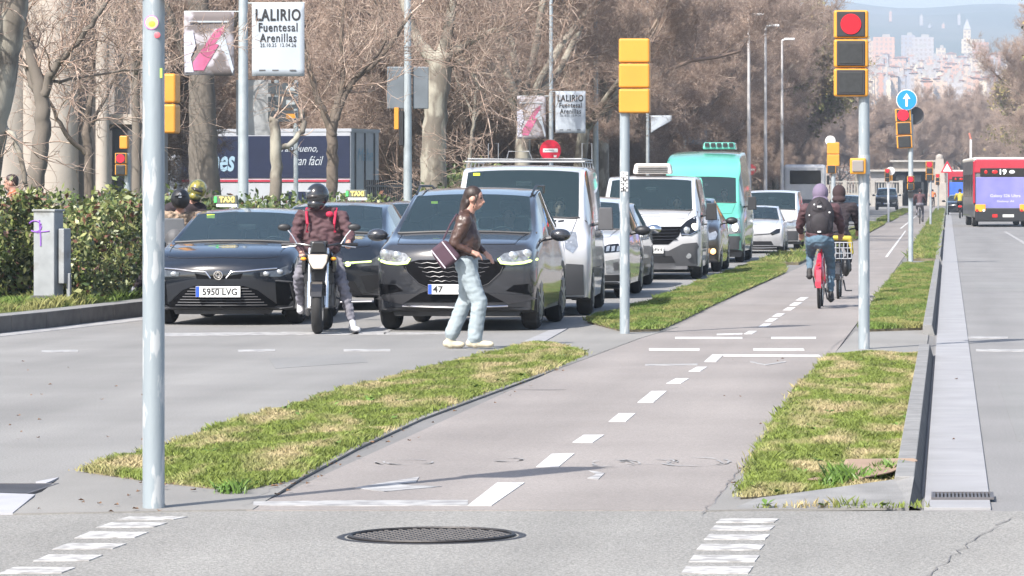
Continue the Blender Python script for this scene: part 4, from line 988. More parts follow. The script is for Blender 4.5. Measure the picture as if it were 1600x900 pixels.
van, vb = make_vehicle('van', 'white van with metal roof rack right behind the grey suv', 'van', van_st(1.99, .955), -5.60, 51.7, 2.4, 1, P_wv, .24, 3, (4,), None, (.93, 4.0), .34, .955, mirror=(1.22, 1.15, .24), mirror_mat=M_grey)
f = Face(van, vb, 811.5, 120.3)
f.add('headlight', [(884, 372), (893, 362), (902, 363), (906, 385), (898, 396), (886, 388)], M_lens, .006, True)
f.add('lower_bumper', [(714, 418), (909, 418), (914, 440), (912, 462), (711, 462), (709, 440)], M_grey, .008); f.add('bumper_corner', [(884, 412), (914, 414), (915, 462), (884, 462)], M_grey, .009, True)
f.add('grille', [(760, 384), (863, 384), (855, 400), (768, 400)], M_blk, .006); f.plate(811, 432, None)
for qx in (860, 872): f.add('hood_vent', [(qx, 345), (qx+9, 344), (qx+9, 347), (qx, 348)], M_blk, .004)
rack = MB(); 
for sx in (-1, 1):
    rack.tube([(sx*.76, 1.7, 2.07), (sx*.76, 4.7, 2.07)], .010, 6); rack.tube([(sx*.76, 1.7, 2.03), (sx*.76, 4.7, 2.03)], .008, 6)
for yy in (1.7, 2.4, 3.1, 3.8, 4.6):
    rack.tube([(-.78, yy, 1.95), (-.76, yy, 2.07), (.76, yy, 2.07), (.78, yy, 1.95)], .010, 6)
for x in (-.66, -.62, -.1, .0, .3, .36): pass
rack.tube([(-.80, 1.7, 2.03), (.80, 1.7, 2.03)], .012, 6)
for x, h in ((-.70, .2), (.62, .2)): rack.tube([(x, 4.6, 2.03), (x, 4.6, 2.07+h*1.2), (x+.14, 4.6, 2.07+h*1.2), (x+.14, 4.6, 2.03)], .007, 6)
rack.tube([(-.25, 1.75, 2.05), (-.22, 1.75, 2.17), (.05, 1.75, 2.17), (.1, 1.75, 2.05)], .007, 6)
rack.obj('roof_rack', mat('galvanised', (.30, .31, .32), rough=.45, metal=.6, var=.15), van)
MB().box((-.62, 1.36, 1.86), (.09, .01, .035)).obj('windscreen_sticker', M_sticker, van)
# white suv
ws, wb = make_vehicle('suv', 'white suv partly hidden by the pole of the yellow traffic light', 'car', [(s[0],)+tuple(v*.92 for v in s[1:5])+tuple(v*.965 for v in s[5:]) for s in suv_st], -5.80, 60.2, 0, 1, P_wv2, .2, 3, (4, 5, 6), 7, (.86, 3.45), .34, .91, mirror_mat=M_blk)
f = Face(ws, wb, 882, 103.3)
f.add('headlight', [(938, 387), (950, 382), (972, 380), (976, 385), (970, 393), (940, 396)], M_gloss, .006, True)
f.add('grille', [(832, 381), (932, 381), (935, 397), (924, 404), (840, 404), (829, 397)], M_blk, .006)
for dx in (947, 955, 963): f.add('lamp_element', [(dx, 385), (dx+5, 384), (dx+4, 392), (dx-1, 393)], M_lens, .012)
f.add('fog_pocket', [(945, 408), (966, 404), (970, 410), (968, 427), (946, 427)], M_lens, .006, True); f.add('fog_lamp', [(957, 411), (965, 409), (965, 422), (958, 423)], M_grey, .012, True)
f.add('lower_bumper', [(795, 430), (969, 430), (972, 452), (792, 452)], M_blk, .008); f.plate(882, 420, None)
# silver hatch
sh, hb = make_vehicle('hatchback', 'silver hatchback squeezed between the white suv and the refrigerated van', 'car', [(s[0]*.9,)+tuple(v*1.02 for v in s[1:5])+s[5:] for s in sed_st], -6.05, 66.2, 0, 1, paint_mat('silver_paint', (.30, .29, .28), metal=.5, dirt=.4), .2, 3, (4, 5, 6), None, (.84, 3.25), .32, .9, mirror_mat=M_chrome)
f = Face(sh, hb, 912, 94); f.add('headlight', [(978, 392), (992, 386), (996, 390), (993, 400), (980, 404)], M_lens, .006, True); f.add('lower_grille', [(870, 410), (955, 410), (960, 425), (865, 425)], M_blk, .006)
# refrigerated van
rv, rb_ = make_vehicle('van', 'white van with cooling unit on its roof and bold dark grille', 'van', van_st(1.93, .975, 5.0, 1.12, 1.28), -5.50, 73.0, 1.4, 1, P_wv2, .2, 3, (4,), None, (.93, 4.1), .34, .965, mirror=(1.2, 1.15, .25), mirror_mat=M_blk)
f = Face(rv, rb_, 1012, 85.2)
f.add('grille', [(958, 354), (1066, 354), (1060, 369), (1044, 382), (980, 382), (964, 369)], M_mesh, .008)
for i in range(4): f.bar('grille_slat', [(966, 359+i*5), (1012, 360+i*5), (1058, 359+i*5)], .009, M_gloss, .016)
f.add('headlight', [(1061, 356), (1072, 345), (1089, 335), (1093, 340), (1093, 362), (1080, 367), (1064, 369)], M_gloss, .008, True)
for sx in (-1, 1):
    for qx, qy, mm in ((60, 360, M_lens), (72, 355, M_lampon if sx > 0 else M_lens)):
        c = f.y(1012+sx*qx, qy); MB().ball((c.x, c.y-.01, c.z), (.06, .03, .07), 14, 8).obj('lamp', mm, rv, smooth=True)
    for k in range(1): f.bar('lamp_trim', [(1012+sx*x, y) for x, y in ((52, 366), (66, 367), (79, 360))], .01, M_chrome, .014)
f.add('lower_bumper', [(936, 386), (958, 381), (980, 392), (1044, 392), (1066, 381), (1088, 379), (1094, 392), (1093, 412), (1080, 421), (944, 421), (931, 412), (930, 392)], M_grey, .008)
f.add('lower_intake', [(975, 400), (1049, 400), (1055, 411), (969, 411)], M_blk, .012); f.plate(1014, 391, 'JFH', part=.27)
f.add('hood_lettering', [(996, 335), (1008, 334), (1028, 334), (1032, 338), (1028, 339), (996, 339)], M_blk, .004)
c = f.y(1075, 400); MB().cyl((c.x, c.y-.012, c.z), .05, .02, 'y').obj('fog_lamp', M_lens, rv)
mb = MB(); mb.box((.0, 1.95, 2.05), (.74, .55, .2), taper=.9); u = mb.obj('cooling_unit', mat('ac_cream', (.62, .58, .54), rough=.5, var=.1), rv, bevel=.04)
mb = MB()
for i in range(4): mb.box((.0, 1.66, 1.98+i*.04), (.56, .02, .014))
mb.obj('vent_slats', M_blk, u)
# dark car with orange lamp
dk, db = make_vehicle('hatchback', 'dark car with an orange lit lamp between the refrigerated and green vans', 'car', [(s[0]*.92,)+tuple(v*1.06 for v in s[1:5])+s[5:] for s in sed_st], -5.46, 79.6, 0, 1, paint_mat('brown_black_paint', (.03, .027, .026), metal=.3, dirt=.5), .18, 3, (4, 5, 6), None, (.85, 3.35), .33, .9, mirror_mat=M_blk)
f = Face(dk, db, 1054, 78.2); f.add('headlight', [(1104, 366), (1117, 361), (1120, 366), (1117, 374), (1106, 376)], M_lens, .006, True)
c = f.y(1113, 393); MB().ball((c.x, c.y-.01, c.z), (.06, .03, .06)).obj('fog_lamp', M_orangelamp, dk); f.add('lower_grille', [(1010, 385), (1098, 385), (1100, 405), (1008, 405)], M_blk, .006)
# green high-roof van
P_gr = paint_mat('turquoise_paint', (.10, .40, .31), rough=.35, dirt=.45)
gst = [(0, .3, .62, 1.0, 1.08, .84, .90, .88, .78), (.1, .28, .62, 1.03, 1.13, .92, .96, .93, .84), (.4, .25, .62, 1.10, 1.22, .96, .99, .96, .86), (.85, .25, .62, 1.2, 1.38, .96, 1.0, .97, .86),
       (1.35, .25, .62, 1.22, 1.97, .96, 1.0, .97, .82), (1.55, .25, .62, 1.22, 2.15, .96, 1.0, .97, .88), (1.75, .25, .62, 1.22, 2.52, .96, 1.0, .98, .80), (5.3, .25, .62, 1.22, 2.6, .96, 1.0, .98, .80), (5.5, .3, .62, 1.22, 2.55, .94, .98, .96, .78)]
gv, gb = make_vehicle('van', 'turquoise high-roof van with a rack box on top', 'van', gst, -5.62, 90.0, 0, 1, P_gr, .2, 3, (4, 5), None, (.95, 4.2), .36, .98, mirror=(1.3, 1.2, .24), mirror_mat=M_blk)
f = Face(gv, gb, 1092.5, 69.1)
f.add('headlight', [(1139, 348), (1146, 342), (1155, 340), (1157, 364), (1138, 366)], M_lens, .006, True)
f.add('lower_bumper', [(1030, 369), (1155, 369), (1160, 385), (1156, 402), (1029, 402), (1025, 385)], M_grey, .008); f.add('grille', [(1060, 348), (1125, 348), (1122, 362), (1063, 362)], M_blk, .006); f.plate(1092, 378, None)
c = f.y(1148, 355); MB().ball((c.x, c.y-.02, c.z), (.07, .03, .1)).obj('lamp', M_lampon, gv)
mb = MB(); mb.box((.3, 3.0, 2.68), (.78, .7, .16), taper=.92); u = mb.obj('roof_box', P_gr, gv, bevel=.03); mb = MB()
for i in range(5): mb.box((.02+i*.14, 2.63, 2.7), (.1, .02, .09))
mb.obj('box_windows', M_blk, u)
# white saloon, white small van
wsd, wdb = make_vehicle('hatchback', 'low white hatchback ahead of the far white van', 'car', [(s[0]*.92,)+tuple(v*1.02 for v in s[1:5])+s[5:] for s in sed_st], -5.05, 103.5, 0, .86, P_wv2, .2, 3, (4, 5, 6), None, (.85, 3.3), .32, .9)
f = Face(wsd, wdb, 1177.5, 60.1, k=.86); f.add('headlight', [(1203, 364), (1213, 358), (1219, 357), (1218, 364), (1206, 368)], M_gloss, .006, True)
f.add('lower_grille', [(1150, 377), (1205, 377), (1210, 386), (1145, 386)], M_blk, .006); f.bar('grille_trim', [(1150, 365), (1178, 367), (1205, 365)], .014, M_blk, .006); f.bar('skid_trim', [(1140, 388), (1178, 389), (1214, 387)], .012, M_grey, .01)
wv3, w3b = make_vehicle('van', 'small white van behind the low white hatchback', 'van', van_st(1.80, .92, 4.4, 1.0, 1.22, .8, 1.4, .76, 1.05), -4.90, 109.6, 0, .92, P_wv2, .2, 3, (4,), None, (.85, 3.6), .32, .9, mirror_mat=M_blk)
f = Face(wv3, w3b, 1203, 56.8, k=.92); f.add('headlight', [(1225, 350), (1240, 343), (1248, 343), (1248, 356), (1228, 358)], M_lens, .006, True)
f.add('lower_bumper', [(1157, 361), (1249, 361), (1251, 382), (1155, 382)], M_grey, .008); f.add('grille', [(1184, 346), (1222, 346), (1218, 355), (1188, 355)], M_blk, .006)
# far cars
dk2, _ = make_vehicle('dark_car', 'dark blue car half hidden by the second cyclist and the signal pole', 'car', sed_st, -4.85, 188, 0, 1, P_bl, .2, 3, (4, 5), 6, (.93, 3.58), .325, .9); f = Face(dk2, _, 1320.5, 33.1); f.add('headlight', [(1338, 331), (1346, 329), (1347, 333), (1339, 335)], M_lampon, .006, True)
fs, fb = make_vehicle('suv', 'small distant dark suv coming along the far road', 'car', [(s[0],)+tuple(v*1.1 for v in s[1:5])+s[5:] for s in suv_st], -5.1, 331, 0, 1, P_bl, .2, 3, (4, 5, 6), 7, (.88, 3.58), .355, .94); f = Face(fs, fb, 1385, 18.8)
f.add('headlight', [(1394, 316), (1400, 315), (1400, 318), (1394, 319)], M_lens, .01, True); f.plate(1385, 318, None)
for k, (x, y, lb) in enumerate(((-7.9, 75, 'black car roof beyond the white van with the rack'), (-8.4, 130, 'dark car in the far lane queue behind the white camper'), (-8.3, 146, 'silver car in the far lane queue'))):
    pm = (P_bl, P_bl, paint_mat('silver_paint', (.3, .29, .28)))[k]
    make_vehicle('queued_car', lb, 'car', sed_st, x, y, 0, 1, pm, .24, 3, (4, 5), 6, (.93, 3.58), .325, .9, group='cars queueing in the far lane')
# ---- camper / lorry front ----
lx = XA(1257, 217); t = empty('box_lorry', (lx, 217, 0), 0, 'pale square-fronted lorry above the row of white cars', 'lorry')
mb = MB(); mb.box((0, 3.2, 1.75), (2.3, 6.4, 2.6)); mb.obj('box_body', P_wv2, t, bevel=.18, seg=3)
MB().box((0.05, -.01, 2.35), (1.7, .04, .75)).obj('windscreen', M_gloss, t, bevel=.05); MB().box((0, -.03, .9), (2.1, .1, .5)).obj('bumper', M_grey, t, bevel=.04)
for sx in (-1, 1): MB().box((sx*.9, -.04, 1.3), (.3, .05, .18)).obj('headlight', M_lens, t, bevel=.03); MB().box((sx*1.28, .1, 2.2), (.14, .12, .5)).obj('door_mirror', M_blk, t, bevel=.03)
add_wheels(t, 1.1, (1.0, 5.2), .42)
# ---- buses ----
P_red = paint_mat('bus_red', (.42, .015, .04), rough=.3); P_bgrey = mat('bus_side_grey', (.16, .16, .17), rough=.35, var=.35, scale=2, coat=.4); M_lil = mat('advert_lilac', (.17, .17, .42), rough=.5, var=.06, scale=.6, col2=(.24, .23, .50), mixscale=.5)
def bus(px_l, Y, rz, label, num, ad, adtxt):
    w = 2.55; s = F/Y; t = empty('city_bus', ((px_l-VX)/s+w/2, Y, 0), R(rz), label, 'bus')
    L = 12; MB().box((0, L/2, 1.72), (w, L, 2.64)).obj('body', P_bgrey, t, bevel=.12, seg=4)
    MB().box((0, L/2+.2, 3.02), (w+.02, L+.0, .2)).obj('roof', mat('bus_roof', (.7, .66, .6), rough=.5), t, bevel=.08, seg=3)
    mb = MB(); mb.prism([(-w/2+.005, 2.42), (w/2-.005, 2.42), (w/2-.005, 2.75), (w/2-.06, 3.02), (-w/2+.06, 3.02), (-w/2+.005, 2.75)], -.05, .12, 'y'); mb.box((-w/2+.0, .1, 2.0), (.1, .3, 1.9)); mb.obj('rear_crown', P_red, t, bevel=.04)
    d = MB().box((.06, -.05, 2.44), (w-.42, .05, .38)).obj('display_panel', M_gloss, t, bevel=.02)
    text_mesh(num, .25, 'route_number', mat('led_white', (.75, .8, .8), emit=.5, var=0), d, (.02, -.08, 2.46), width=.3, height=.24, bold=.006)
    for x, m in ((-.75, M_redlens), (-.35, M_redlens), (.42, M_white)): MB().ball((x, -.08, 2.46), (.13 if x != -.75 else .07, .015, .085)).obj('marker_lamp', m, d, smooth=True)
    a = MB().box((.0, -.045, 1.52), (w-.14, .05, 1.42)).obj('advert_panel', ad, t, bevel=.02)
    for k, q in enumerate(adtxt): text_mesh(q, .2, 'advert_text', M_white, a, (.12, -.075, 1.38-k*.24), width=(1.35, .75)[k], height=(.17, .1)[k])
    MB().box((0, -.03, .55), (w-.06, .12, .62)).obj('bumper', M_blk, t, bevel=.05)
    for sx in (-1, 1):
        h = MB().box((sx*(w/2-.28), -.075, .86), (.46, .05, .3)).obj('rear_light', M_amber, t, bevel=.02)
        for k, mm in enumerate((M_redlens, M_amber, M_white)): MB().cyl((sx*(w/2-.28)-.15+k*.15, -.105, .74), .06, .02, 'y').obj('lamp', mm, h)
    MB().box((.25, -.1, .5), (.5, .02, .12)).obj('number_plate', M_plate, t); MB().box((-.35, -.1, .5), (.22, .02, .14)).obj('sign_plate', M_redlens, t)
    mb = MB()
    for k in range(5): mb.box((-w/2-.004, 1.4+k*2.25, 1.85), (.02, 1.9, 1.0))
    mb.obj('side_window', M_gloss, t); add_wheels(t, w/2-.02, (2.6, 9.2), .48, .28); return t
bus(1522, 178, 2.2, 'large red and grey bus with lilac rear advert, route 19', '19', M_lil, ['Galaxy S26 Ultra', 'Samsung AI'][:1]+['Galaxy AI'])
bus(1482, 292, .8, 'smaller far bus with a blue rear advert, left of the route 19 bus', '19', mat('advert_blue', (.05, .14, .6), rough=.4), ['Adelante'][:0])
# grey car and yellow scooter left of the bus
gc, gcb = make_vehicle('dark_car', 'grey car in front of the far bus on the right carriageway', 'car', sed_st, .72, 262, 0, .95, P_bl, .2, 3, (4, 5), 6, (.93, 3.58), .325, .9)
# ======================= people and cycles =======================
M_skin = mat('skin', (.45, .25, .19), rough=.55, var=.08); M_hair = mat('dark_hair', (.03, .018, .014), rough=.5, var=.3, scale=30)
M_eye = mat('eye_dark', (.02, .015, .012), rough=.3, var=0)
def V3(*a): return Vector(a)
def human(name, label, loc, J, mats, rz=0, s=1, fine=.011, face=True, fingers=True, wr=.012, group=None, fat=1.0, wide=1.0, extra=(), armr=1.0, cat='person', hood=None):
    """J: joints in metres, origin on the ground under the person; mats: skin, top, trousers, shoes"""
    g = {k: Vector(v) for k, v in J.items() if hasattr(v, '__len__')}; P = []
    hd, nk, ch, pv = g['head'], g['neck'], g['chest'], g['pelvis']; fd = g['face'].normalized(); upv = (hd-nk).normalized()
    rt = fd.cross(upv).normalized(); upv = rt.cross(fd).normalized()
    Mh = Matrix((rt, fd, upv)).transposed(); eu = tuple(Mh.to_euler())
    P.append(('e', hd+upv*.02, (.076, .092, .10), 0, eu)); P.append(('e', hd+fd*.022-upv*.055, (.055, .068, .062), 0, eu))
    P.append(('c', hd-upv*.05-fd*.015, .055, nk+Vector((0, 0, -.02)), .062, 0))
    if face:
        P.append(('c', hd+fd*.082+upv*.015, .012, hd+fd*.108-upv*.022, .016, 0)); P.append(('e', hd+fd*.088-upv*.055, (.028, .014, .012), 0, eu))
        for sg in (-1, 1): P.append(('e', hd+rt*sg*.078-upv*.01, (.012, .026, .034), 0, eu))
    shv = (g['shR']-g['shL']); 
    P.append(('c', g['shL']*.9+g['shR']*.1, .075*fat, g['shR']*.9+g['shL']*.1, .075*fat, 1)); cw = shv.length*.34*wide
    ax = shv.normalized(); tz = (nk-pv).normalized(); ty = tz.cross(ax).normalized(); Mt = Matrix((ax, ty, tz)).transposed(); et = tuple(Mt.to_euler())
    P.append(('e', ch, (cw*1.12, .125*fat, .20), 1, et)); P.append(('e', ch.lerp(pv, .45), (cw*.98, .118*fat, .19), 1, et)); P.append(('e', pv+(ch-pv)*.22, (cw*1.0, .125*fat, .13), 1, et))
    P.append(('e', pv-Vector((0, 0, .03)), (cw*.98, .125*fat, .12), 2, et))
    P.append(('c', nk-Vector((0, 0, .02)), .068, nk+Vector((0, 0, .015)), .064, 1))
    for q in 'LR':
        sh, el, ha = g['sh'+q], g['el'+q], g['ha'+q]; P.append(('c', sh, .062*armr*fat, el, .049*armr, 1)); d = (ha-el).normalized()
        P.append(('c', el, .049*armr, ha-d*.05, .037*armr, 1)); P.append(('c', ha-d*.06, .026, ha, .028, 0))
        pl = ha+d*.045; sd = d.cross(Vector((0, 0, 1)) if abs(d.z) < .9 else Vector((0, 1, 0))).normalized(); nn = sd.cross(d)
        if fingers:
            P.append(('c', ha, .026, pl, .03, 0)); cl = Vector(J.get('curl'+q, (0, 0, -1)))
            for k in range(4):
                b = pl+sd*(k-1.5)*.019; m1 = b+d*.035+cl*.008; L = (.028, .034, .032, .022)[k]; P.append(('c', b, .0095, m1, .009, 0)); P.append(('c', m1, .009, m1+d*L*.5+cl*L, .008, 0))
            t0 = ha+sd*.03; P.append(('c', t0, .012, t0+d*.04+cl*.02+sd*.018, .009, 0))
        else: P.append(('c', ha, .028, pl+d*.03, .024, 0))
        hp, kn, an, toe = g['hip'+q], g['kn'+q], g['an'+q], g['toe'+q]; lf = J.get('leg', 1.0)
        P.append(('c', hp, .088*lf*fat, kn, .062*lf, 2)); P.append(('c', kn, .062*lf, an+(kn-an).normalized()*.06, .045*lf*J.get('flare', 1), 2))
        P.append(('c', an+(kn-an).normalized()*.09, .036, an, .036, 4 if len(mats) > 4 else 3)); fdv = (toe-an); fdv.z = 0
        hl = Vector((an.x, an.y, toe.z))-fdv.normalized()*.035
        P.append(('c', hl+Vector((0, 0, .012)), .042, toe-fdv.normalized()*.03, .036, 3)); P.append(('e', toe-fdv.normalized()*.035, (.044, .06, .034), 3, (0, 0, math.atan2(-fdv.x, fdv.y)))); P.append(('c', an-Vector((0, 0, .0)), .043, hl.lerp(toe, .25), .044, 3))
    P += list(extra)
    P = [(('c', tuple(p[1]), p[2], tuple(p[3]), p[4], p[5]) if p[0] == 'c' else ('e', tuple(p[1]))+tuple(p[2:])) for p in P]
    o = blob(name, P, mats, voxel=fine, smooth=3, wrinkle=wr); o.location = loc; o.rotation_euler = (0, 0, rz); o.scale = (s,)*3
    tag(o, label, cat, group)
    if face:
        mb = MB()
        for sg in (-1, 1): mb.ball(tuple(hd+fd*.082+rt*sg*.032+upv*.016), (.012,)*3, 8, 6)
        mb.obj('eyes', M_eye, o); mb = MB()
        for sg in (-1, 1): mb.tube([tuple(hd+fd*.088+rt*sg*.018+upv*.04), tuple(hd+fd*.086+rt*sg*.048+upv*.038)], .005, 5)
        mb.obj('eyebrows', M_hair, o)
    return o, dict(hd=hd, fd=fd, up=upv, rt=rt, eu=eu)
def child_blob(name, parent, prims, m, voxel=.012, smooth=3, wrinkle=0):
    return blob(name, prims, m if isinstance(m, list) else [m], parent, voxel, smooth, wrinkle)
def on(h, f=0, u=0, r=0): return tuple(h['hd']+h['fd']*f+h['up']*u+h['rt']*r)
def helmet(o, h, shell, visor, name='helmet', vm=None, open_=False):
    t = MB(); M = Matrix.Translation(on(h, .0, .02)) @ Euler(h['eu']).to_matrix().to_4x4(); t.ball((0, 0, .01), (.128, .148, .142), 28, 18, M=M)
    if not open_: t.ball((0, .045, -.085), (.098, .105, .075), 22, 12, M=M)
    hl = t.obj(name, shell, o, smooth=True); v = MB()
    if not open_: v.ball((0, .022, .012), (.112, .140, .052), 22, 12, M=M); v.obj('visor', visor, hl, smooth=True)
    else: v.box((0, .12, .06), (.16, .09, .015), M=M); v.obj('peak', visor, hl, bevel=.006)
    return hl
# ---- walking woman ----
M_lea = mat('brown_leather', (.065, .034, .026), rough=.38, var=.3, scale=14, bump=.4, bscale=22); M_jean = mat('pale_jeans', (.285, .335, .36), rough=.9, var=.14, scale=7, bump=.2, bscale=200)
M_cream = mat('cream_shoe', (.50, .45, .34), rough=.7, var=.08); M_jac = mat('maroon_jacket', (.075, .036, .042), rough=.8, var=.2, scale=6); M_greyt = mat('grey_trousers', (.16, .155, .18), rough=.9, var=.15, scale=8)
M_wshoe = mat('white_shoe', (.48, .48, .50), rough=.6, var=.1, scale=14); M_sock = mat('lilac_sock', (.38, .36, .45), rough=.9)
wx, wy = G(733, 545)
wJ = dict(head=(.05, .0, 1.56), face=(1, -.12, -.12), neck=(-.01, 0, 1.41), chest=(-.035, 0, 1.20), pelvis=(-.03, 0, .93), shL=(-.01, .17, 1.35), shR=(-.05, -.17, 1.35),
    elL=(.02, .22, 1.10), haL=(.16, .17, .98), elR=(-.14, -.22, 1.09), haR=(.07, -.19, 1.0), hipL=(-.02, .09, .90), hipR=(-.03, -.09, .90),
    knL=(-.05, .09, .50), anL=(-.21, .08, .13), toeL=(-.07, .07, .04), knR=(.12, -.09, .49), anR=(.05, -.09, .09), toeR=(.25, -.09, .05), leg=1.08, flare=1.4)
wo, wh = human('person', 'woman with dark tied hair in a brown leather jacket and pale wide jeans walking across', (wx, wy, 0), wJ, [M_skin, M_lea, M_jean, M_cream], wr=.007,
    extra=[('e', (-.05, 0, 1.0), (.15, .16, .14), 1), ('c', (-.02, .07, .86), .11, (-.04, .09, .5), .082, 2), ('c', (-.03, -.07, .86), .11, (.11, -.09, .5), .084, 2), ('c', (.12, -.09, .5), .082, (.07, -.09, .13), .080, 2), ('c', (-.05, .09, .5), .082, (-.19, .08, .16), .078, 2), ('e', (-.04, 0, 1.12), (.165, .18, .2), 1), ('c', (-.02, -.17, 1.33), .075, (-.13, -.21, 1.1), .062, 1), ('c', (-.06, -.12, 1.42), .03, (.03, 0, 1.40), .03, 1)])
child_blob('hair', wo, [('e', on(wh, -.018, .045), (.086, .098, .092), 0, wh['eu']), ('e', on(wh, -.07, -.0), (.062, .055, .085), 0, wh['eu']), ('c', on(wh, -.095, -.03), .04, on(wh, -.12, -.20), .025, 0), ('c', on(wh, -.10, -.12, .02), .02, on(wh, -.17, -.26, .03), .008, 0), ('c', on(wh, -.09, -.1, -.03), .018, on(wh, -.12, -.28, -.05), .008, 0), ('c', on(wh, .05, .03, .07), .012, on(wh, .02, -.10, .075), .008, 0), ('c', on(wh, -.05, -.05, .05), .03, on(wh, -.07, -.13, .03), .025, 0), ('c', on(wh, -.05, -.05, -.05), .03, on(wh, -.07, -.13, -.03), .025, 0)], M_hair, .01)
bag = empty('shoulder_bag', (wx-.22, wy-.25, 1.03), 0, 'dark plum tote bag with pale stripes hanging from the walking woman', 'bag', scale=.88)
M_bag = mat('plum_canvas', (.06, .03, .045), rough=.8, var=.2); M_strp = mat('bag_stripe', (.5, .46, .52), rough=.8)
T = Matrix.Rotation(R(-38), 4, 'Y')
MB().box((-.03, 0, -.04), (.27, .12, .29), M=T, taper=.85).obj('bag_body', M_bag, bag, bevel=.05, seg=4)
for k, x in enumerate((-.12, .04)): MB().box((x, -.056, -.04), (.014, .008, .27), M=T).obj('stripe', M_strp, bag)
MB().tube([(-.02, -.0, .12), (.06, .02, .30), (.13, .08, .42), (.16, .16, .40)], .011, 6).tube([(.10, -.0, .10), (.14, .03, .28), (.15, .1, .41), (.17, .18, .38)], .011, 6).obj('strap', M_bag, bag, smooth=True)
# ---- motorcycle and rider ----
bx, by = XA(498, 45.5), 45.3
M_mb = mat('bike_black', (.012, .012, .014), rough=.25, coat=.6, var=.1); M_eng = mat('engine_metal', (.10, .10, .105), rough=.4, metal=.7, var=.3, scale=12); M_fork = mat('fork_chrome', (.7, .7, .7), rough=.2, metal=.9, var=.05)
mo = empty('motorcycle', (bx, by, 0), R(5.5), 'black naked motorcycle with pale headlamp under the rider in maroon', 'motorcycle')
for yy, w_ in ((.31, .062), (1.72, .085)):
    t = MB().torus((0, 0, 0), .245, .058, 'x', 40, 12, flat=w_/.058).obj('wheel', M_tyre, mo, smooth=True); t.location = (0, yy, .303)
    m = MB(); m.torus((0, 0, 0), .19, .02, 'x', 32, 6); m.cyl((0, 0, 0), .04, .12, 'x')
    for k in range(5):
        a = k*1.2566; m.tube([(0, .03*math.cos(a), .03*math.sin(a)), (0, .19*math.cos(a), .19*math.sin(a))], .014, 6)
    m.obj('rim', M_eng, t); MB().cyl((.055, 0, 0), .15, .006, 'x', 28).cyl((-.055, 0, 0), .15, .006, 'x', 28).obj('brake_disc', M_fork, t)
m = MB()
for sx in (-1, 1): m.tube([(sx*.095, .33, .30), (sx*.098, .42, .60)], .028, 12); m.tube([(sx*.098, .42, .58), (sx*.10, .54, .98)], .021, 12)
m.obj('fork', M_fork, mo, smooth=True)
m = MB()
pts = [(math.cos(a)*.315, math.sin(a)*.315) for a in np.linspace(R(25), R(155), 12)]
for i in range(11):
    (a0, b0), (a1, b1) = pts[i], pts[i+1]; m.add([(-.06, .31-a0, .303+b0), (.06, .31-a0, .303+b0), (.06, .31-a1, .303+b1), (-.06, .31-a1, .303+b1), (-.05, .31-a0*.97, .303+b0*.97), (.05, .31-a0*.97, .303+b0*.97), (.05, .31-a1*.97, .303+b1*.97), (-.05, .31-a1*.97, .303+b1*.97)], [(0, 1, 2, 3), (7, 6, 5, 4), (1, 5, 6, 2), (0, 3, 7, 4)])
m.obj('front_mudguard', M_mb, mo)
hl = [(-.115, .91), (.115, .91), (.10, .82), (.055, .745), (-.055, .745), (-.10, .82)]
m = MB(); m.prism([(x*1.15, (z-.83)*1.15+.83) for x, z in hl], .36, .50, 'y'); m.obj('headlight_shell', M_mb, mo, bevel=.02)
hlm = MB().prism(hl, .345, .42, 'y').obj('headlight', mat('warm_lens', (.55, .48, .40), rough=.2, var=.25, scale=22, emit=.18), mo, bevel=.015)
m = MB(); m.prism([(-.10, .92), (.10, .92), (.075, 1.06), (-.075, 1.06)], .42, .50, 'y'); m.obj('fly_screen', M_mb, mo, bevel=.02)
MB().box((0, .56, 1.04), (.2, .1, .05)).obj('instruments', M_blk, mo, bevel=.015)
MB().tube([(-.40, .66, 1.02), (-.22, .58, 1.03), (-.1, .55, 1.01), (.1, .55, 1.01), (.22, .58, 1.03), (.40, .66, 1.02)], .014, 8).obj('handlebar', M_mb, mo, smooth=True)
for sx in (-1, 1):
    MB().tube([(sx*.30, .62, 1.02), (sx*.43, .68, 1.02)], .021, 8).obj('grip', M_blk, mo); MB().tube([(sx*.26, .55, 1.01), (sx*.42, .58, .99)], .007, 6).obj('lever', M_fork, mo)
    st_ = MB().tube([(sx*.25, .58, 1.03), (sx*.31, .6, 1.13), (sx*.36, .62, 1.19)], .007, 6).obj('mirror_stem', M_fork, mo); MB().ball((sx*.40, .62, 1.22), (.075, .022, .042), 14, 8).obj('mirror', M_blk, st_, smooth=True)
    MB().ball((sx*.17, .47, .86), (.035, .025, .02)).obj('indicator', M_amber, mo)
child_blob('tank', mo, [('e', (0, .92, .88), (.15, .26, .14), 0), ('e', (0, .75, .86), (.17, .14, .12), 0)], M_mb, .015)
child_blob('seat', mo, [('c', (0, 1.15, .82), .10, (0, 1.5, .86), .09, 0), ('c', (0, 1.5, .88), .08, (0, 1.85, .94), .05, 0)], M_blk, .018)
m = MB(); m.box((0, .85, .45), (.34, .4, .32)); m.box((0, .72, .62), (.26, .2, .16)); m.box((0, .62, .55), (.28, .05, .26)); m.box((0, 1.1, .5), (.2, .3, .3)); m.obj('engine', M_eng, mo, bevel=.03)
m = MB(); m.tube([(-.1, .6, .45), (-.13, .58, .3), (-.15, .9, .22), (-.18, 1.5, .35)], .03, 8); m.tube([(-.18, 1.4, .33), (-.2, 1.8, .5)], .05, 10); m.obj('exhaust', M_eng, mo, smooth=True)
m = MB(); 
for sx in (-1, 1): m.tube([(sx*.12, .6, .92), (sx*.16, .8, .55), (sx*.13, 1.15, .35), (sx*.1, 1.72, .30)], .022, 6); m.tube([(sx*.13, 1.1, .42), (sx*.24, 1.1, .36)], .012, 6)
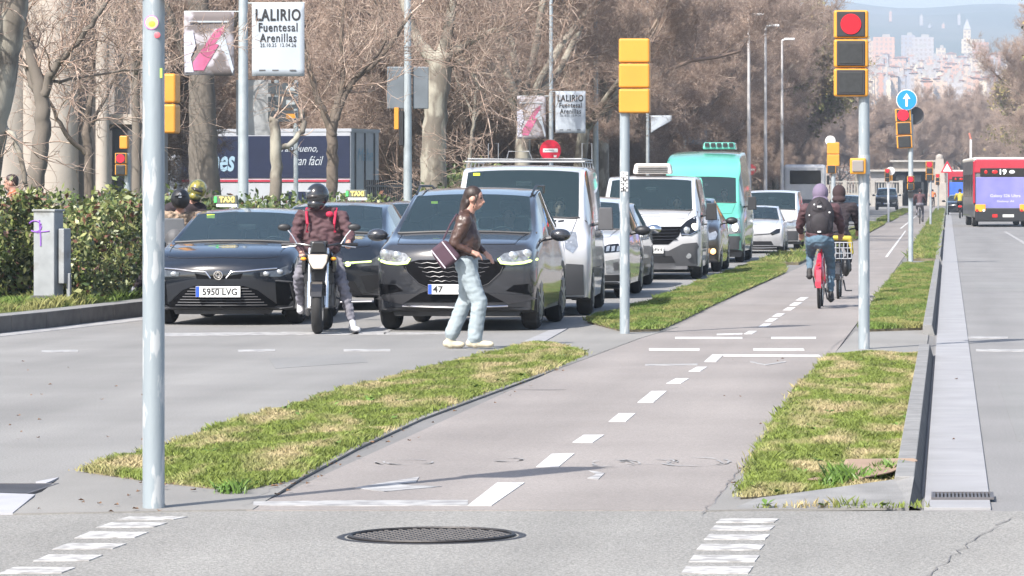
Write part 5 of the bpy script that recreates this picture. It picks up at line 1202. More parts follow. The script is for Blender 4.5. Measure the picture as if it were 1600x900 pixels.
m.obj('frame', M_mb, mo, smooth=True); MB().box((0, .60, .66), (.34, .06, .18)).obj('radiator', M_blk, mo)
split_lr(MB().box((-.17, .62, .80), (.05, .14, .2)).box((.17, .62, .80), (.05, .14, .2)).obj('side_cowl', M_mb, mo, bevel=.015))
rJ = dict(head=(-.04, .98, 1.56), face=(-.55, -1, -.12), neck=(.0, 1.05, 1.40), chest=(.0, 1.10, 1.20), pelvis=(.01, 1.22, .93), shL=(.235, 1.05, 1.34), shR=(-.235, 1.05, 1.34),
    elL=(.34, .95, 1.10), haL=(.33, .74, 1.04), elR=(-.31, .98, 1.08), haR=(-.20, .72, .92), hipL=(.11, 1.2, .90), hipR=(-.11, 1.2, .90),
    knL=(.25, .80, .58), anL=(.38, .62, .12), toeL=(.45, .44, .045), knR=(-.24, .72, .66), anR=(-.24, 1.02, .32), toeR=(-.23, .82, .25), leg=1.14)
ro, rh = human('person', 'motorcyclist in maroon jacket and black full-face helmet, one foot on the road', (bx, by, 0), rJ, [M_skin, M_jac, M_greyt, M_wshoe, M_sock], rz=R(5.5), wr=.022, fat=1.1, armr=1.18, wide=1.3, extra=[('c', (-.12, 1.02, 1.41), .05, (.12, 1.02, 1.41), .05, 1), ('e', (.0, 1.1, 1.12), (.265, .17, .26), 1), ('e', (.0, 1.1, .99), (.23, .18, .12), 1)])
hm = helmet(ro, rh, mat('helmet_black', (.02, .02, .022), rough=.18, coat=.8, var=0), mat('visor_smoke', (.05, .045, .045), rough=.08, var=.1))
MB().ball(on(rh, .13, .09, .03), (.035, .02, .02)).obj('vent', M_lens, hm)
M_pink = mat('red_strap', (.42, .012, .05), rough=.7)
for sx in (-1, 1): MB().tube([(sx*.17, 1.08, 1.435), (sx*.165, .945, 1.37), (sx*.155, .915, 1.26), (sx*.16, .93, 1.16)], .017, 8).obj('strap', M_pink, ro, smooth=True)
MB().ball((.10, .925, 1.37), (.045, .03, .035)).obj('buckle', M_pink, ro)
# ---- bicycles ----
def bicycle(name, label, loc, rz, col, rr=.33, basket=True, group=None, fine=True):
    t = empty(name, loc, rz, label, 'bicycle', group); yr, yf = rr, rr+1.05
    for yy in (yr, yf):
        w_ = MB().torus((0, 0, 0), rr-.02, .022, 'x', 40, 8).obj('wheel', M_tyre, t, smooth=True); w_.location = (0, yy, rr)
        m = MB(); m.torus((0, 0, 0), rr-.045, .012, 'x', 36, 5); m.cyl((0, 0, 0), .03, .09, 'x', 10)
        for k in range(16): a = k*.3927; m.tube([(.02*(-1)**k, .0, .0), (0, (rr-.05)*math.cos(a), (rr-.05)*math.sin(a))], .002, 3)
        m.obj('rim', M_fork, w_)
    m = MB(); T_ = lambda a, b, r=.02: m.tube([a, b], r, 8)
    bb = (0, yr+.45, .28); sp = (0, yr+.28, .80); hd_ = (0, yf-.18, .92); hb = (0, yf-.12, .72)
    T_(bb, sp, .022); T_(bb, hb, .03); T_((0, yr+.36, .52), hb, .022); T_(hb, hd_, .024)
    for sx in (-1, 1): T_((sx*.05, yr, rr), bb, .012); T_((sx*.05, yr, rr), (sx*.02, yr+.30, .72), .011); T_((sx*.05, yf, rr), (sx*.03, yf-.1, .70), .015)
    m.obj('frame', col, t, smooth=True)
    child_blob('saddle', t, [('e', (0, yr+.24, .955), (.10, .10, .04), 0), ('c', (0, yr+.28, .95), .05, (0, yr+.44, .95), .022, 0)], M_blk, .015)
    MB().tube([sp, (0, yr+.25, .94)], .014, 8).obj('seat_post', M_fork, t)
    MB().tube([(-.30, yf-.36, 1.06), (-.2, yf-.2, 1.06), (0, yf-.18, 1.0), (.2, yf-.2, 1.06), (.30, yf-.36, 1.06)], .012, 8).obj('handlebar', M_blk, t, smooth=True)
    g_ = MB()
    for yy in (yr, yf):
        P_ = [(yy-math.cos(a)*(rr+.03), rr+math.sin(a)*(rr+.03)) for a in np.linspace(R(-5 if yy == yr else 30), R(150), 12)]
        for i in range(11):
            (a0, b0), (a1, b1) = P_[i], P_[i+1]; g_.add([(-.035, a0, b0), (.035, a0, b0), (.035, a1, b1), (-.035, a1, b1)], [(0, 1, 2, 3)])
    q = g_.obj('mudguard', col, t, fix=False); q.modifiers.new('s', 'SOLIDIFY').thickness = .004
    m = MB(); m.cyl((.06, bb[1], bb[2]), .09, .006, 'x', 24); m.tube([(.07, bb[1], bb[2]), (.10, bb[1]-.02, bb[2]-.16)], .012, 6); m.tube([(-.07, bb[1], bb[2]), (-.10, bb[1]+.02, bb[2]+.16)], .012, 6); m.box((.15, bb[1]-.02, bb[2]-.16), (.1, .07, .02)); m.box((-.15, bb[1]+.02, bb[2]+.16), (.1, .07, .02)); m.obj('crank', M_eng, t)
    return t
M_bred = mat('bike_red', (.45, .02, .05), rough=.35, coat=.5, var=.1)
c1 = (XA(1279, 55.0), 54.95, 0); c2 = (XA(1309, 60), 59.9, 0)
b1 = bicycle('bicycle', 'red shared city bicycle ridden by the cyclist with the big backpack', c1, 0, M_bred)
child_blob('rear_casing', b1, [('e', (0, .3, .50), (.075, .16, .16), 0), ('c', (0, .3, .6), .05, (0, .45, .75), .03, 0)], M_bred, .015); MB().ball((0, .02, .62), (.03, .02, .02)).obj('rear_lamp', M_redlens, b1)
b2_ = bicycle('bicycle', 'dark bicycle with a pale crate on the back, ridden by the hooded cyclist in black', c2, 0, M_mb)
M_crate = mat('pale_wire', (.33, .34, .36), rough=.5); M_yel = mat('yellow_bag', (.42, .33, .04), rough=.7)
m = MB()
for z in (.62, .70, .78, .86): 
    for (a, b) in (((-.18, -.06), (.18, -.06)), ((-.18, .26), (.18, .26)), ((-.18, -.06), (-.18, .26)), ((.18, -.06), (.18, .26))): m.tube([(a[0]+.03, a[1], z), (b[0]+.03, b[1], z)], .006, 5)
for i in range(7): m.tube([(-.15+i*.06, -.06, .62), (-.15+i*.06, -.06, .86)], .005, 4); m.tube([(-.15+i*.06, .26, .62), (-.15+i*.06, .26, .86)], .005, 4)
m.obj('crate', M_crate, b2_)
child_blob('panniers', b2_, [('e', (.12, .15, .5), (.07, .16, .16), 0), ('e', (-.1, .15, .5), (.07, .16, .16), 0)], M_blk, .02)
yb = child_blob('yellow_cloth', b2_, [('c', (-.1, .1, .93), .04, (.18, .1, .92), .045, 0), ('c', (.18, .1, .92), .04, (.22, .12, .70), .025, 0)], M_yel, .015)
def cyc(x=0, up='L', k=1.0):
    """rear view riding pose over a bicycle whose rear contact is the origin"""
    a, b = (.44, .12) if up == 'L' else (.12, .44)
    return dict(head=(0, .80, 1.60), face=(.0, 1, -.15), neck=(0, .72, 1.44), chest=(0, .68, 1.24), pelvis=(0, .52, .98), shL=(-.20, .72, 1.38), shR=(.20, .72, 1.38),
        elL=(-.29, .84, 1.15), haL=(-.28, .99, 1.04), elR=(.29, .84, 1.15), haR=(.28, .99, 1.04), hipL=(-.10, .55, .95), hipR=(.10, .55, .95),
        knL=(-.15, .98 if up == 'L' else .90, .74 if up == 'L' else .56), anL=(-.15, .77, a+.07), toeL=(-.15, .93, a), knR=(.15, .90 if up == 'L' else .98, .56 if up == 'L' else .74), anR=(.15, .77, b+.07), toeR=(.15, .93, b), leg=.98)
M_bj = mat('blue_jeans', (.085, .14, .19), rough=.9, var=.15, scale=8); M_lilac = mat('lilac_hood', (.17, .135, .20), rough=.95, var=.1); M_dk = mat('black_cloth', (.025, .018, .022), rough=.9, var=.2); M_bshoe = mat('dark_shoe', (.03, .028, .028), rough=.7)
p1, h1 = human('person', 'cyclist in a maroon jacket and lilac hood seen from behind', c1, cyc(), [M_skin, M_jac, M_bj, M_bshoe], wr=.014, armr=1.25, fat=1.2, wide=1.25, face=False, extra=[('e', (0, .56, 1.04), (.2, .17, .12), 1)])
child_blob('hood', p1, [('e', on(h1, -.01, .01), (.115, .125, .135), 0, h1['eu']), ('e', on(h1, -.05, -.10), (.12, .09, .06), 0)], M_lilac, .012, wrinkle=0)
bp = empty('backpack', (c1[0], c1[1]+.52, 1.26), 0, 'large black backpack with white badges on the maroon cyclist', 'backpack')
M_bpk = mat('backpack_black', (.022, .018, .022), rough=.75, var=.3, scale=10)
child_blob('main_pocket', bp, [('e', (0, 0, .02), (.205, .125, .28), 0), ('e', (0, -.02, -.12), (.195, .12, .18), 0)], M_bpk, .012)
child_blob('front_pocket', bp, [('e', (0, -.10, -.08), (.14, .06, .16), 0)], M_bpk, .012); child_blob('top_pocket', bp, [('e', (0, -.08, .12), (.11, .05, .07), 0)], M_bpk, .012)
for x, z, w_ in ((.0, .16, .06), (-.07, .19, .02), (.14, .08, .025), (.0, -.19, .05), (-.14, .04, .02)): MB().box((x, -.155 if abs(x) < .1 else -.11, z), (w_, .012, .022)).obj('badge', M_white, bp, bevel=.004)
MB().tube([(-.03, -.12, .22), (0, -.13, .26), (.03, -.12, .22)], .008, 6).obj('handle', M_bpk, bp)
J2 = cyc(up='R'); p2, h2 = human('person', 'second cyclist in a black hooded jacket riding just ahead of the backpack', c2, J2, [M_skin, M_dk, M_dk, M_bshoe], wr=.014, armr=1.3, fat=1.12, wide=1.2, face=False)
child_blob('hood', p2, [('e', on(h2, -.01, .01), (.105, .115, .125), 0, h2['eu']), ('e', on(h2, -.05, -.10), (.11, .09, .06), 0)], mat('brown_hood', (.04, .024, .026), rough=.95), .012)
for (px, Y, mt, ml, lb, lb2) in ((1437, 194, M_jac, M_greyt, 'distant cyclist in dark maroon between the far grass strips', 'bicycle under the distant cyclist in maroon'), (1457, 360, mat('orange_vest', (.6, .16, .05), rough=.8), M_dk, 'farthest cyclist with an orange back on the cycle path', 'bicycle under the farthest cyclist in orange'), (1500, 232, M_yel, M_dk, 'rider in yellow on a scooter beside the route 19 bus', None)):
    c = (XA(px, Y), Y, 0)
    if lb2: bicycle('bicycle', lb2, c, 0, M_mb)
    else:
        t = empty('scooter', c, 0, 'dark scooter beside the route 19 bus', 'scooter'); MB().torus((0, .25, .25), .19, .06, 'x').obj('rear_wheel', M_tyre, t); MB().torus((0, 1.4, .25), .19, .06, 'x').obj('front_wheel', M_tyre, t)
        child_blob('bodywork', t, [('c', (0, .3, .65), .17, (0, .9, .7), .13, 0), ('c', (0, 1.35, .4), .12, (0, 1.2, 1.0), .08, 0)], M_blk, .03); MB().box((0, .0, .7), (.2, .04, .1)).obj('rear_lamp', M_redlens, t)
    q, hh = human('person', lb, c, cyc(), [M_skin, mt, ml, M_bshoe], fine=.02, face=False, fingers=False, wr=0, fat=1.1, armr=1.3)
    child_blob('hood' if lb2 else 'helmet', q, [('e', on(hh, 0, .01), (.11, .12, .13), 0)], M_dk, .02)
# ---- scooter pair behind the first taxi ----
sx_, sy_ = XA(284, 53.9), 53.2
sc = empty('scooter', (sx_, sy_, 0), R(4), 'grey scooter at the left kerb behind the first taxi, screen just visible', 'scooter')
MB().torus((0, .25, .25), .19, .06, 'x').obj('front_wheel', M_tyre, sc, smooth=True); MB().torus((0, 1.5, .25), .19, .06, 'x').obj('rear_wheel', M_tyre, sc, smooth=True)
child_blob('bodywork', sc, [('c', (0, .35, .45), .14, (0, .42, 1.0), .16, 0), ('c', (0, .5, .35), .15, (0, 1.0, .32), .15, 0), ('c', (0, 1.0, .6), .17, (0, 1.7, .72), .14, 0)], M_grey, .02)
MB().box((-.05, .35, 1.12), (.42, .03, .3), taper=.8).obj('screen', mat('grey_screen', (.09, .095, .105), rough=.3), sc, bevel=.03); MB().tube([(-.35, .6, 1.05), (0, .5, 1.05), (.35, .6, 1.05)], .015, 6).obj('handlebar', M_blk, sc)
for s_ in (-1, 1): MB().ball((s_*.37, .55, 1.2), (.08, .02, .05)).obj('mirror', M_blk, sc, smooth=True)
M_camo = mat('camo_jacket', (.30, .22, .16), rough=.9, var=.3, scale=16, col2=(.13, .10, .075), mixscale=14, mixlo=.5, mixhi=.55)
def sit(y, z=0, lean=0): return dict(head=(0+lean, y, 1.50+z), face=(.1, -1, -.05), neck=(lean*.6, y+.06, 1.34+z), chest=(0, y+.1, 1.13+z), pelvis=(0, y+.15, .86+z), shL=(.22, y+.06, 1.28+z), shR=(-.22, y+.06, 1.28+z), elL=(.32, y-.08, 1.05+z), haL=(.30, y-.32, 1.04+z), elR=(-.32, y-.08, 1.05+z), haR=(-.30, y-.32, 1.04+z),
    hipL=(.1, y+.1, .82+z), hipR=(-.1, y+.1, .82+z), knL=(.2, y-.35, .72+z), anL=(.18, y-.2, .33+z), toeL=(.18, y-.38, .28+z), knR=(-.38, y-.2, .60+z), anR=(-.60, y-.22, .30), toeR=(-.64, y-.42, .25), leg=1.05)
q, hh = human('person', 'scooter driver in a camouflage jacket and open black helmet behind the first taxi', (sx_, sy_, 0), sit(.95), [M_skin, M_camo, M_dk, M_wshoe], fine=.013, wr=.025, fat=1.15, armr=1.3, rz=R(4))
hm = helmet(q, hh, mat('matt_black', (.02, .02, .022), rough=.5), M_blk, open_=True); text_mesh('2', .08, 'emblem', M_white, hm, on(hh, .155, .09), width=.045, height=.07, bold=.006)
M_cap = mat('helmet_olive', (.30, .26, .05), rough=.25, coat=.6, var=.4, scale=9, col2=(.03, .05, .04), mixscale=8)
q, hh = human('person', 'scooter passenger in a yellow and green helmet, peering over the driver in camouflage', (sx_+.0, sy_, 0), sit(1.42, .13, .16), [M_skin, M_dk, M_dk, M_bshoe], fine=.015, wr=0, fat=1.1, rz=R(4), face=False)
helmet(q, hh, M_cap, mat('visor_smoke', (.05, .045, .045)))
# ---- pedestrian at the left edge ----
stand = lambda z=0: dict(head=(0, 0, 1.56), face=(-1, -.2, -.15), neck=(.05, 0, 1.41), chest=(.05, 0, 1.2), pelvis=(.03, 0, .93), shL=(.05, -.19, 1.35), shR=(.05, .19, 1.35), elL=(.1, -.22, 1.08), haL=(-.05, -.2, .92), elR=(.0, .22, 1.08), haR=(-.15, .2, .95), hipL=(.03, -.09, .9), hipR=(.03, .09, .9), knL=(-.1, -.09, .5), anL=(-.02, -.09, .09), toeL=(-.2, -.09, .04), knR=(.0, .09, .5), anR=(.2, .09, .12), toeR=(.05, .09, .05))
q, hh = human('person', 'dark-haired passer-by in a rust coloured top walking behind the hedge at the left edge', (XA(17, 57), 57, .19), stand(), [M_skin, mat('rust_top', (.32, .11, .05), rough=.9), M_dk, M_bshoe], fine=.015, wr=.02, fat=1.1)
child_blob('hair', q, [('e', on(hh, -.02, .04), (.085, .1, .09), 0, hh['eu']), ('e', on(hh, -.05, -.0), (.075, .06, .07), 0, hh['eu'])], M_hair, .012)
# ---- drivers ----
dJ = dict(head=(0, 0, .70), face=(0, -1, -.05), neck=(0, .05, .54), chest=(0, .08, .33), pelvis=(0, .1, .05), shL=(.2, .05, .47), shR=(-.2, .05, .47), elL=(.27, -.15, .27), haL=(.14, -.36, .38), elR=(-.27, -.15, .27), haR=(-.14, -.36, .38), hipL=(.1, .05, .03), hipR=(-.1, .05, .03), knL=(.14, -.42, .08), anL=(.12, -.55, -.3), toeL=(.12, -.7, -.33), knR=(-.14, -.42, .08), anR=(-.12, -.55, -.3), toeR=(-.12, -.7, -.33))
first = None
for nm, car, x, y, z, lb, mt in (('suv', suv, .38, 2.45, .62, 'driver behind the wheel of the dark grey suv', M_greyt), ('taxi', taxi, .38, 2.5, .44, 'driver inside the first black taxi', M_dk), ('van', van, .45, 1.9, .72, 'driver in the white van with the roof rack', M_bj), ('rv', rv, .45, 2.0, .70, 'driver in the refrigerated white van', M_dk), ('gv', gv, .45, 2.1, .85, 'driver in dark clothes in the turquoise van', M_dk)):
    L_ = car.location; rz = car.rotation_euler.z; px = L_.x+x*math.cos(rz)-y*math.sin(rz); py = L_.y+x*math.sin(rz)+y*math.cos(rz)
    q, hh = human('person', lb, (px, py, z), dJ, [M_skin, mt, M_dk, M_bshoe], fine=.018, wr=0, rz=rz, fingers=False, group='drivers waiting in their vehicles')
    child_blob('hair', q, [('e', on(hh, -.02, .045), (.084, .098, .088), 0, hh['eu'])], M_hair, .014)
# ======================= street furniture, signs, buildings =======================
M_pole = mat('pole_blue_grey', (.27, .31, .335), rough=.55, metal=.2, var=.08, scale=4, col2=(.42, .44, .45), mixscale=16, mixlo=.54, mixhi=.58, stretch=(1, 1, .25), bump=.1)
M_polew = mat('pole_galvanised', (.36, .40, .42), rough=.55, metal=.3, var=.12, scale=5); M_sigy = mat('signal_yellow', (.60, .26, .03), rough=.45, var=.06, scale=3); M_sigk = mat('signal_black', (.025, .025, .028), rough=.6, var=.1)
M_off = mat('dead_lens', (.028, .03, .032), rough=.35, var=.2, scale=20); M_led = mat('red_led', (.6, .004, .022), emit=.5, var=0); M_ledbg = mat('red_lens_body', (.35, .01, .02), rough=.4, var=0)
def signal_head(t, x, y, z, n=3, w=.33, lit=0, away=False, rz=0, d=.16, one=None, name='signal_head', dots=False):
    """stack of n lamp boxes, bottom at z; faces the camera unless away"""
    h = empty(name, (x, y, z), rz); h.parent = t; u = one or w*.86
    for i in range(n):
        zz = u*(n-1-i)+u/2
        b = MB().box((0, 0, zz), (w, d, u-.012)).obj('housing', M_sigy, h, bevel=.022, seg=3)
        if away: MB().box((0, .09, zz), (w*.72, .02, u*.8)).obj('face_plate', M_sigk, h); continue
        MB().box((0, -d/2-.004, zz), (w*.82, .018, u*.86)).obj('face_plate', M_sigk, h, bevel=.03, seg=3)
        if i == lit:
            if dots:
                MB().cyl((0, -d/2-.014, zz), w*.30, .01, 'y', 32).obj('lens', M_ledbg, h); m = MB()
                for r_ in range(1, 8):
                    k = max(1, r_*6)
                    for q in range(k): a = q*6.283/k; m.cyl((math.cos(a)*r_*w*.040, -d/2-.022, zz+math.sin(a)*r_*w*.040), w*.0155, .006, 'y', 6)
                m.obj('led_cluster', M_led, h)
            else: MB().cyl((0, -d/2-.014, zz), w*.36, .012, 'y', 24).obj('lens', M_led, h)
        else: MB().box((0, -d/2-.013, zz), (w*.68, .008, u*.72)).obj('lens', M_off, h, bevel=.02, seg=2)
    return h
def repeater(t, x, y, z, w=.155, name='repeater'):
    MB().box((x, y, z), (w, .1, w)).obj(name, M_sigy, t, bevel=.015); MB().box((x, y-.055, z), (w*.72, .02, w*.72)).obj('repeater_lens', mat('grey_lens', (.22, .2, .19), rough=.4), t, bevel=.01)
def pole(t, h, r=.055, m=None, cap=True, r2=None):
    p = MB(); p.tube([(0, 0, -.05), (0, 0, h)], [r, r2 or r], 24); o = p.obj('pole', m or M_pole, t, smooth=True)
    return o
# nearest pole: the signal head is above the photo
x, y = G(240, 797); sA = empty('traffic_signal', (x, y, .012), 0, 'nearest thick pale blue pole on the left island, stickers near its top', 'traffic signal'); pole(sA, 2.62, .056)
MB().cyl((0, 0, 2.64), .045, .06, 'z', 24).obj('collar', M_polew, sA); m = MB()
for k in range(7): a = R(200+k*22); m.box((.05*math.cos(a), .05*math.sin(a), 2.62), (.008, .008, .05))
m.obj('collar_ribs', M_blk, sA)
signal_head(sA, .10, .02, 2.62, 3, .34, away=True)
st = MB().cyl((.0, -.057, 2.50), .037, .004, 'y', 24).obj('round_sticker', mat('sticker_lilac', (.55, .2, .5), rough=.5), sA); MB().cyl((.002, -.0595, 2.50), .031, .003, 'y', 24).obj('sticker_centre', mat('sticker_lemon', (.75, .8, .25), rough=.5, var=0), st); MB().ball((.004, -.061, 2.492), (.018, .002, .016)).obj('sticker_drawing', mat('sticker_green', (.35, .42, .05), rough=.5, var=0), st)
MB().ball((.028, -.052, 2.435), (.018, .004, .016)).obj('red_sticker', mat('sticker_red', (.6, .12, .15), rough=.5), sA); MB().box((.042, -.036, 2.24), (.02, .006, .05)).obj('green_sticker', mat('sticker_lime', (.4, .65, .1), rough=.5), sA)
# second pole, back of a yellow signal
x, y = G(976, 523); sB = empty('traffic_signal', (x, y, .012), 0, 'yellow signal seen from behind at the near end of the second grass strip', 'traffic signal'); pole(sB, 2.56, .056)
signal_head(sB, .115, 0, 2.51, 3, .35, away=True, d=.2, one=.287)
m = MB(); r_ = random.Random(3)
for i in range(16):
    for j in range(4):
        if r_.random() < .55: m.box((-.03+j*.02, -.054, 1.63+i*.0135), (.016, .012, .011))
m.obj('pixel_sticker', M_ink, sB); MB().box((.0, -.052, 1.735), (.085, .008, .22)).obj('sticker_ground', M_white, sB)
# right pole with red light
x, y = G(1350, 547); sC = empty('traffic_signal', (x, y, .012), 0, 'large signal with glowing red lamp on the right strip, small yellow box below', 'traffic signal')
pole(sC, 2.62, .058, r2=.056); signal_head(sC, -.132, -.02, 2.595, 3, .355, 0, d=.18, one=.30, dots=True); repeater(sC, -.06, -.09, 1.885, .165); MB().cyl((0, 0, 1.9), .062, .2, 'z', 20).obj('clamp', M_polew, sC)
# third: arrow sign, tilted red head
x, y = G(1423, 412); sD = empty('traffic_signal', (x, y, .05), 0, 'slim signal with blue arrow disc on top and tilted red head', 'traffic signal'); pole(sD, 3.3, .055, M_polew)
h = signal_head(sD, -.13, -.05, 2.53, 3, .35, 0, one=.30); h.rotation_euler = (0, R(-3), 0)
d_ = MB().cyl((-.09, -.14, 3.62), .235, .02, 'y', 40).obj('arrow_disc', M_white, sD); MB().cyl((-.09, -.155, 3.62), .218, .012, 'y', 40).obj('blue_face', mat('sign_blue', (.01, .22, .62), rough=.4, var=0), d_)
MB().prism([(-.115, 3.47), (-.065, 3.47), (-.065, 3.64), (-.005, 3.64), (-.09, 3.77), (-.175, 3.64), (-.115, 3.64)], -.17, -.158, 'y').obj('arrow', M_white, d_)
MB().cyl((.1, .1, 3.27), .2, .02, 'y', 32).obj('rear_disc', M_grey, sD); MB().tube([(0, 0, 3.3), (0, 0, 3.55)], .02).obj('bracket', M_polew, sD)
signal_head(sD, -.0, -.1, 1.60, 2, .16, 0, one=.16); MB().box((0, -.08, 1.5), (.12, .1, .14)).obj('control_box', M_blk, sD)
# fourth: back of a signal by the cyclists
x, y = XA(1302, 109), 109; sE = empty('traffic_signal', (x, y, 0), 0, 'yellow signal back rising above the hooded cyclists', 'traffic signal'); pole(sE, 2.2, .06, M_polew); signal_head(sE, 0, 0, 2.3, 2, .34, away=True, one=.33); signal_head(sE, -.05, -.05, 2.1, 1, .26, 9, one=.24); MB().cyl((-.08, 0, 3.0), .14, .06, 'y').obj('lamp_cap', M_white, sE)
for (px, Y, z, n, w_, lb, g2) in ((1388, 205, 2.05, 3, .26, 'small red signal with white disc, left of the distant cycle path', 1), (1454, 177, 2.05, 3, .33, 'distant red three-lamp signal on the right grass strip', 0), (1466, 302, 2.0, 3, .33, 'smallest red signal further along the right grass strip', 0), (1500, 330, 1.9, 3, .3, 'tiny red signal beside the far bus', 0)):
    t = empty('traffic_signal', (XA(px, Y), Y, .03), 0, lb, 'traffic signal'); pole(t, z+.1, .055, M_white if g2 else M_polew); signal_head(t, -.05, -.05, z, n, w_, 0)
    if g2: MB().cyl((.12, .05, z+.55), .22, .03, 'y').obj('white_disc', M_white, t); MB().box((.12, .1, z+.3), (.2, .12, .5)).obj('rear_head', M_sigy, t, bevel=.03)
# left pavement signals
t = empty('traffic_signal', (XA(248, 53.6), 53.6, .19), 0, 'yellow two-box signal seen edge-on right behind the nearest pole', 'traffic signal'); pole(t, 3.3, .05, M_pole)
for k in range(2): MB().box((.155, .1, 2.42+k*.41), (.17, .36, .395)).obj('housing', M_sigy, t, bevel=.03, seg=3)
t = empty('traffic_signal', (XA(199, 80), 80, .19), 0, 'pedestrian light showing red above the hedge beside the stone columns', 'traffic signal'); pole(t, 2.2, .06, M_pole)
h = signal_head(t, -.1, -.1, 1.75, 2, .23, 0, one=.23); MB().box((-.06, 0, 2.42), (.16, .2, .26)).obj('upper_box', M_sigy, t, bevel=.02); MB().tube([(0, 0, 1.9), (0, 0, 2.2)], .05).obj('arm', M_sigy, t)
# ---- round signs ----
def disc_sign(px, py, Y, r, label, ph=None):
    z = ZA(py, Y); t = empty('no_entry_sign', (XA(px, Y), Y, 0), 0, label, 'road sign'); MB().tube([(0, .04, 0), (0, .04, z+.1)], .035, 10).obj('post', M_polew, t, smooth=True)
    d = MB().cyl((0, 0, z), r, .02, 'y', 40).obj('disc', mat('sign_red', (.55, .01, .04), rough=.4, var=.03), t); MB().box((0, -.014, z), (r*1.4, .008, r*.36)).obj('white_bar', M_white, d); return t, z
t, z = disc_sign(860, 235, 116.6, .31, 'red no entry disc with stickers on the pole behind the rack van'); MB().box((.14, -.016, z-.17), (.08, .006, .06)).obj('sticker', M_white, t); MB().tube([(-.16+.02*k, -.02, z+(.02 if k % 2 else -.02)) for k in range(14)], .006, 4).obj('scribble', M_grey, t)
disc_sign(1173, 265, 215, .3, 'small red no entry disc beside the turquoise van')
# warning triangle
t = empty('warning_sign', (XA(1480, 240), 240, 0), 0, 'small white triangle sign at the end of the right grass strip', 'road sign'); z = ZA(262, 240); MB().tube([(0, .04, 0), (0, .04, z)], .03).obj('post', M_polew, t); MB().prism([(-.4, z-.3), (.4, z-.3), (0, z+.42)], -.01, .01, 'y').obj('triangle', mat('sign_red', (.55, .01, .04)), t); MB().prism([(-.27, z-.23), (.27, z-.23), (0, z+.25)], -.018, -.012, 'y').obj('face', M_white, t)
# ---- banner poles ----
M_ban = mat('banner_white', (.38, .42, .47), rough=.8, var=.04); M_art1 = mat('banner_art_grey', (.35, .33, .36), rough=.8, var=.35, scale=3, col2=(.14, .12, .12), mixscale=1.6, mixlo=.5, mixhi=.55); M_art2 = mat('banner_magenta', (.42, .10, .20), rough=.8, var=.3, scale=4)
def ripple(mb, x0, x1, z0, z1, y=0, amp=.03, skew=0, n=10, fold=None):
    vs, fs = [], []
    for i in range(n+1):
        for j in range(n+1):
            u, v = i/n, j/n; x = x0+(x1-x0)*u; z = z1-(z1-z0)*v
            if fold: z = z1-(z1-z0)*v*(1-fold*u)
            vs.append((x+skew*v*u, y+amp*math.sin(u*5+v*3)*(.3+v*.7), z+amp*.4*math.sin(u*6.28)*v))
    for i in range(n):
        for j in range(n): fs.append((i*(n+1)+j, (i+1)*(n+1)+j, (i+1)*(n+1)+j+1, i*(n+1)+j+1))
    mb.add(vs, fs); return mb
def banner_pole(px, Y, label, rl, rr, r=.10, H=9.5, text=True, art=True, foldR=None, dy=(118, 18)):
    t = empty('banner_pole', (XA(px, Y), Y, 0), 0, label, 'lamp post'); s = F/Y
    MB().tube([(0, 0, 0), (0, 0, 1.2), (0, 0, H)], [r, r*.95, r*.6], 20).obj('pole', M_polew, t, smooth=True)
    if rr:
        x0, x1, p0, p1 = rr; a, b, z0, z1 = (x0-px)/s, (x1-px)/s, ZA(p1, Y), ZA(p0, Y)
        q = ripple(MB(), a, b, z0, z1, -.02, .02 if foldR else .008, fold=foldR).obj('banner', M_ban, t, fix=False, smooth=True); q.modifiers.new('s', 'SOLIDIFY').thickness = .006
        MB().tube([(0, 0, z1), (b, 0, z1+.01)], .012, 6).obj('banner_arm', M_polew, t)
        if text:
            W_, H_ = b-a, z1-z0; cx = (a+b)/2; L = [('LALIRIO', .86, .165, .16), ('Fuentesal', .74, .12, .33), ('Arenillas', .70, .12, .475), ('25.10.25  12.04.26', .68, .05, .575)]
            for k, (q_, w_, h_, v) in enumerate(L): text_mesh(q_, .2, 'banner_text', M_ink, q, (cx, -.0345, z1-H_*v), width=W_*w_, height=H_*h_, bold=(.005, .003, .003, .0)[k], spacing=1.12)
            for u in (.2, .45, .78): MB().box((a+W_*u, -.036, z0+H_*.08), (W_*.12, .004, H_*.018)).obj('small_print', M_grey, q)
    if rl:
        x0, x1, p0, p1 = rl; a, b, z0, z1 = (x0-px)/s, (x1-px)/s, ZA(p1, Y), ZA(p0, Y); W_, H_ = b-a, z1-z0
        q = ripple(MB(), a, b, z0, z1, -.02, .02, fold=foldR and .5).obj('picture_banner', M_art1, t, fix=False, smooth=True); q.modifiers.new('s', 'SOLIDIFY').thickness = .006
        MB().tube([(0, 0, z1), (a, 0, z1)], .012, 6).obj('banner_arm', M_polew, t)
        if not foldR:
            P_ = lambda u, v: (a+W_*u, z1-H_*v)
            MB().prism([P_(.20, .92), (P_(.18, .80)), P_(.62, .30), P_(.82, .22), P_(.78, .42), P_(.40, .92)], -.052, -.046, 'y').obj('magenta_shape', M_art2, q)
            MB().prism([P_(.62, .5), P_(.80, .33), P_(1.0, .9), P_(.97, .97), P_(.86, .7), P_(.70, .52)], -.053, -.047, 'y').obj('white_shape', M_ban, q); MB().prism([P_(.02, .95), P_(.0, .35), P_(.18, .3), P_(.24, .55), P_(.14, .72), P_(.2, .95)], -.051, -.047, 'y').obj('pale_shape', mat('banner_lilac', (.45, .46, .55), rough=.8), q)
            MB().box((a+W_*.5, -.05, z1-H_*.16), (W_*.8, .004, H_*.025)).obj('small_print', M_ban, q)
    return t
banner_pole(380, 70, 'nearest lamp post carrying a picture banner and the LALIRIO banner', (288, 366, 18, 118), (394, 476, 5, 119))
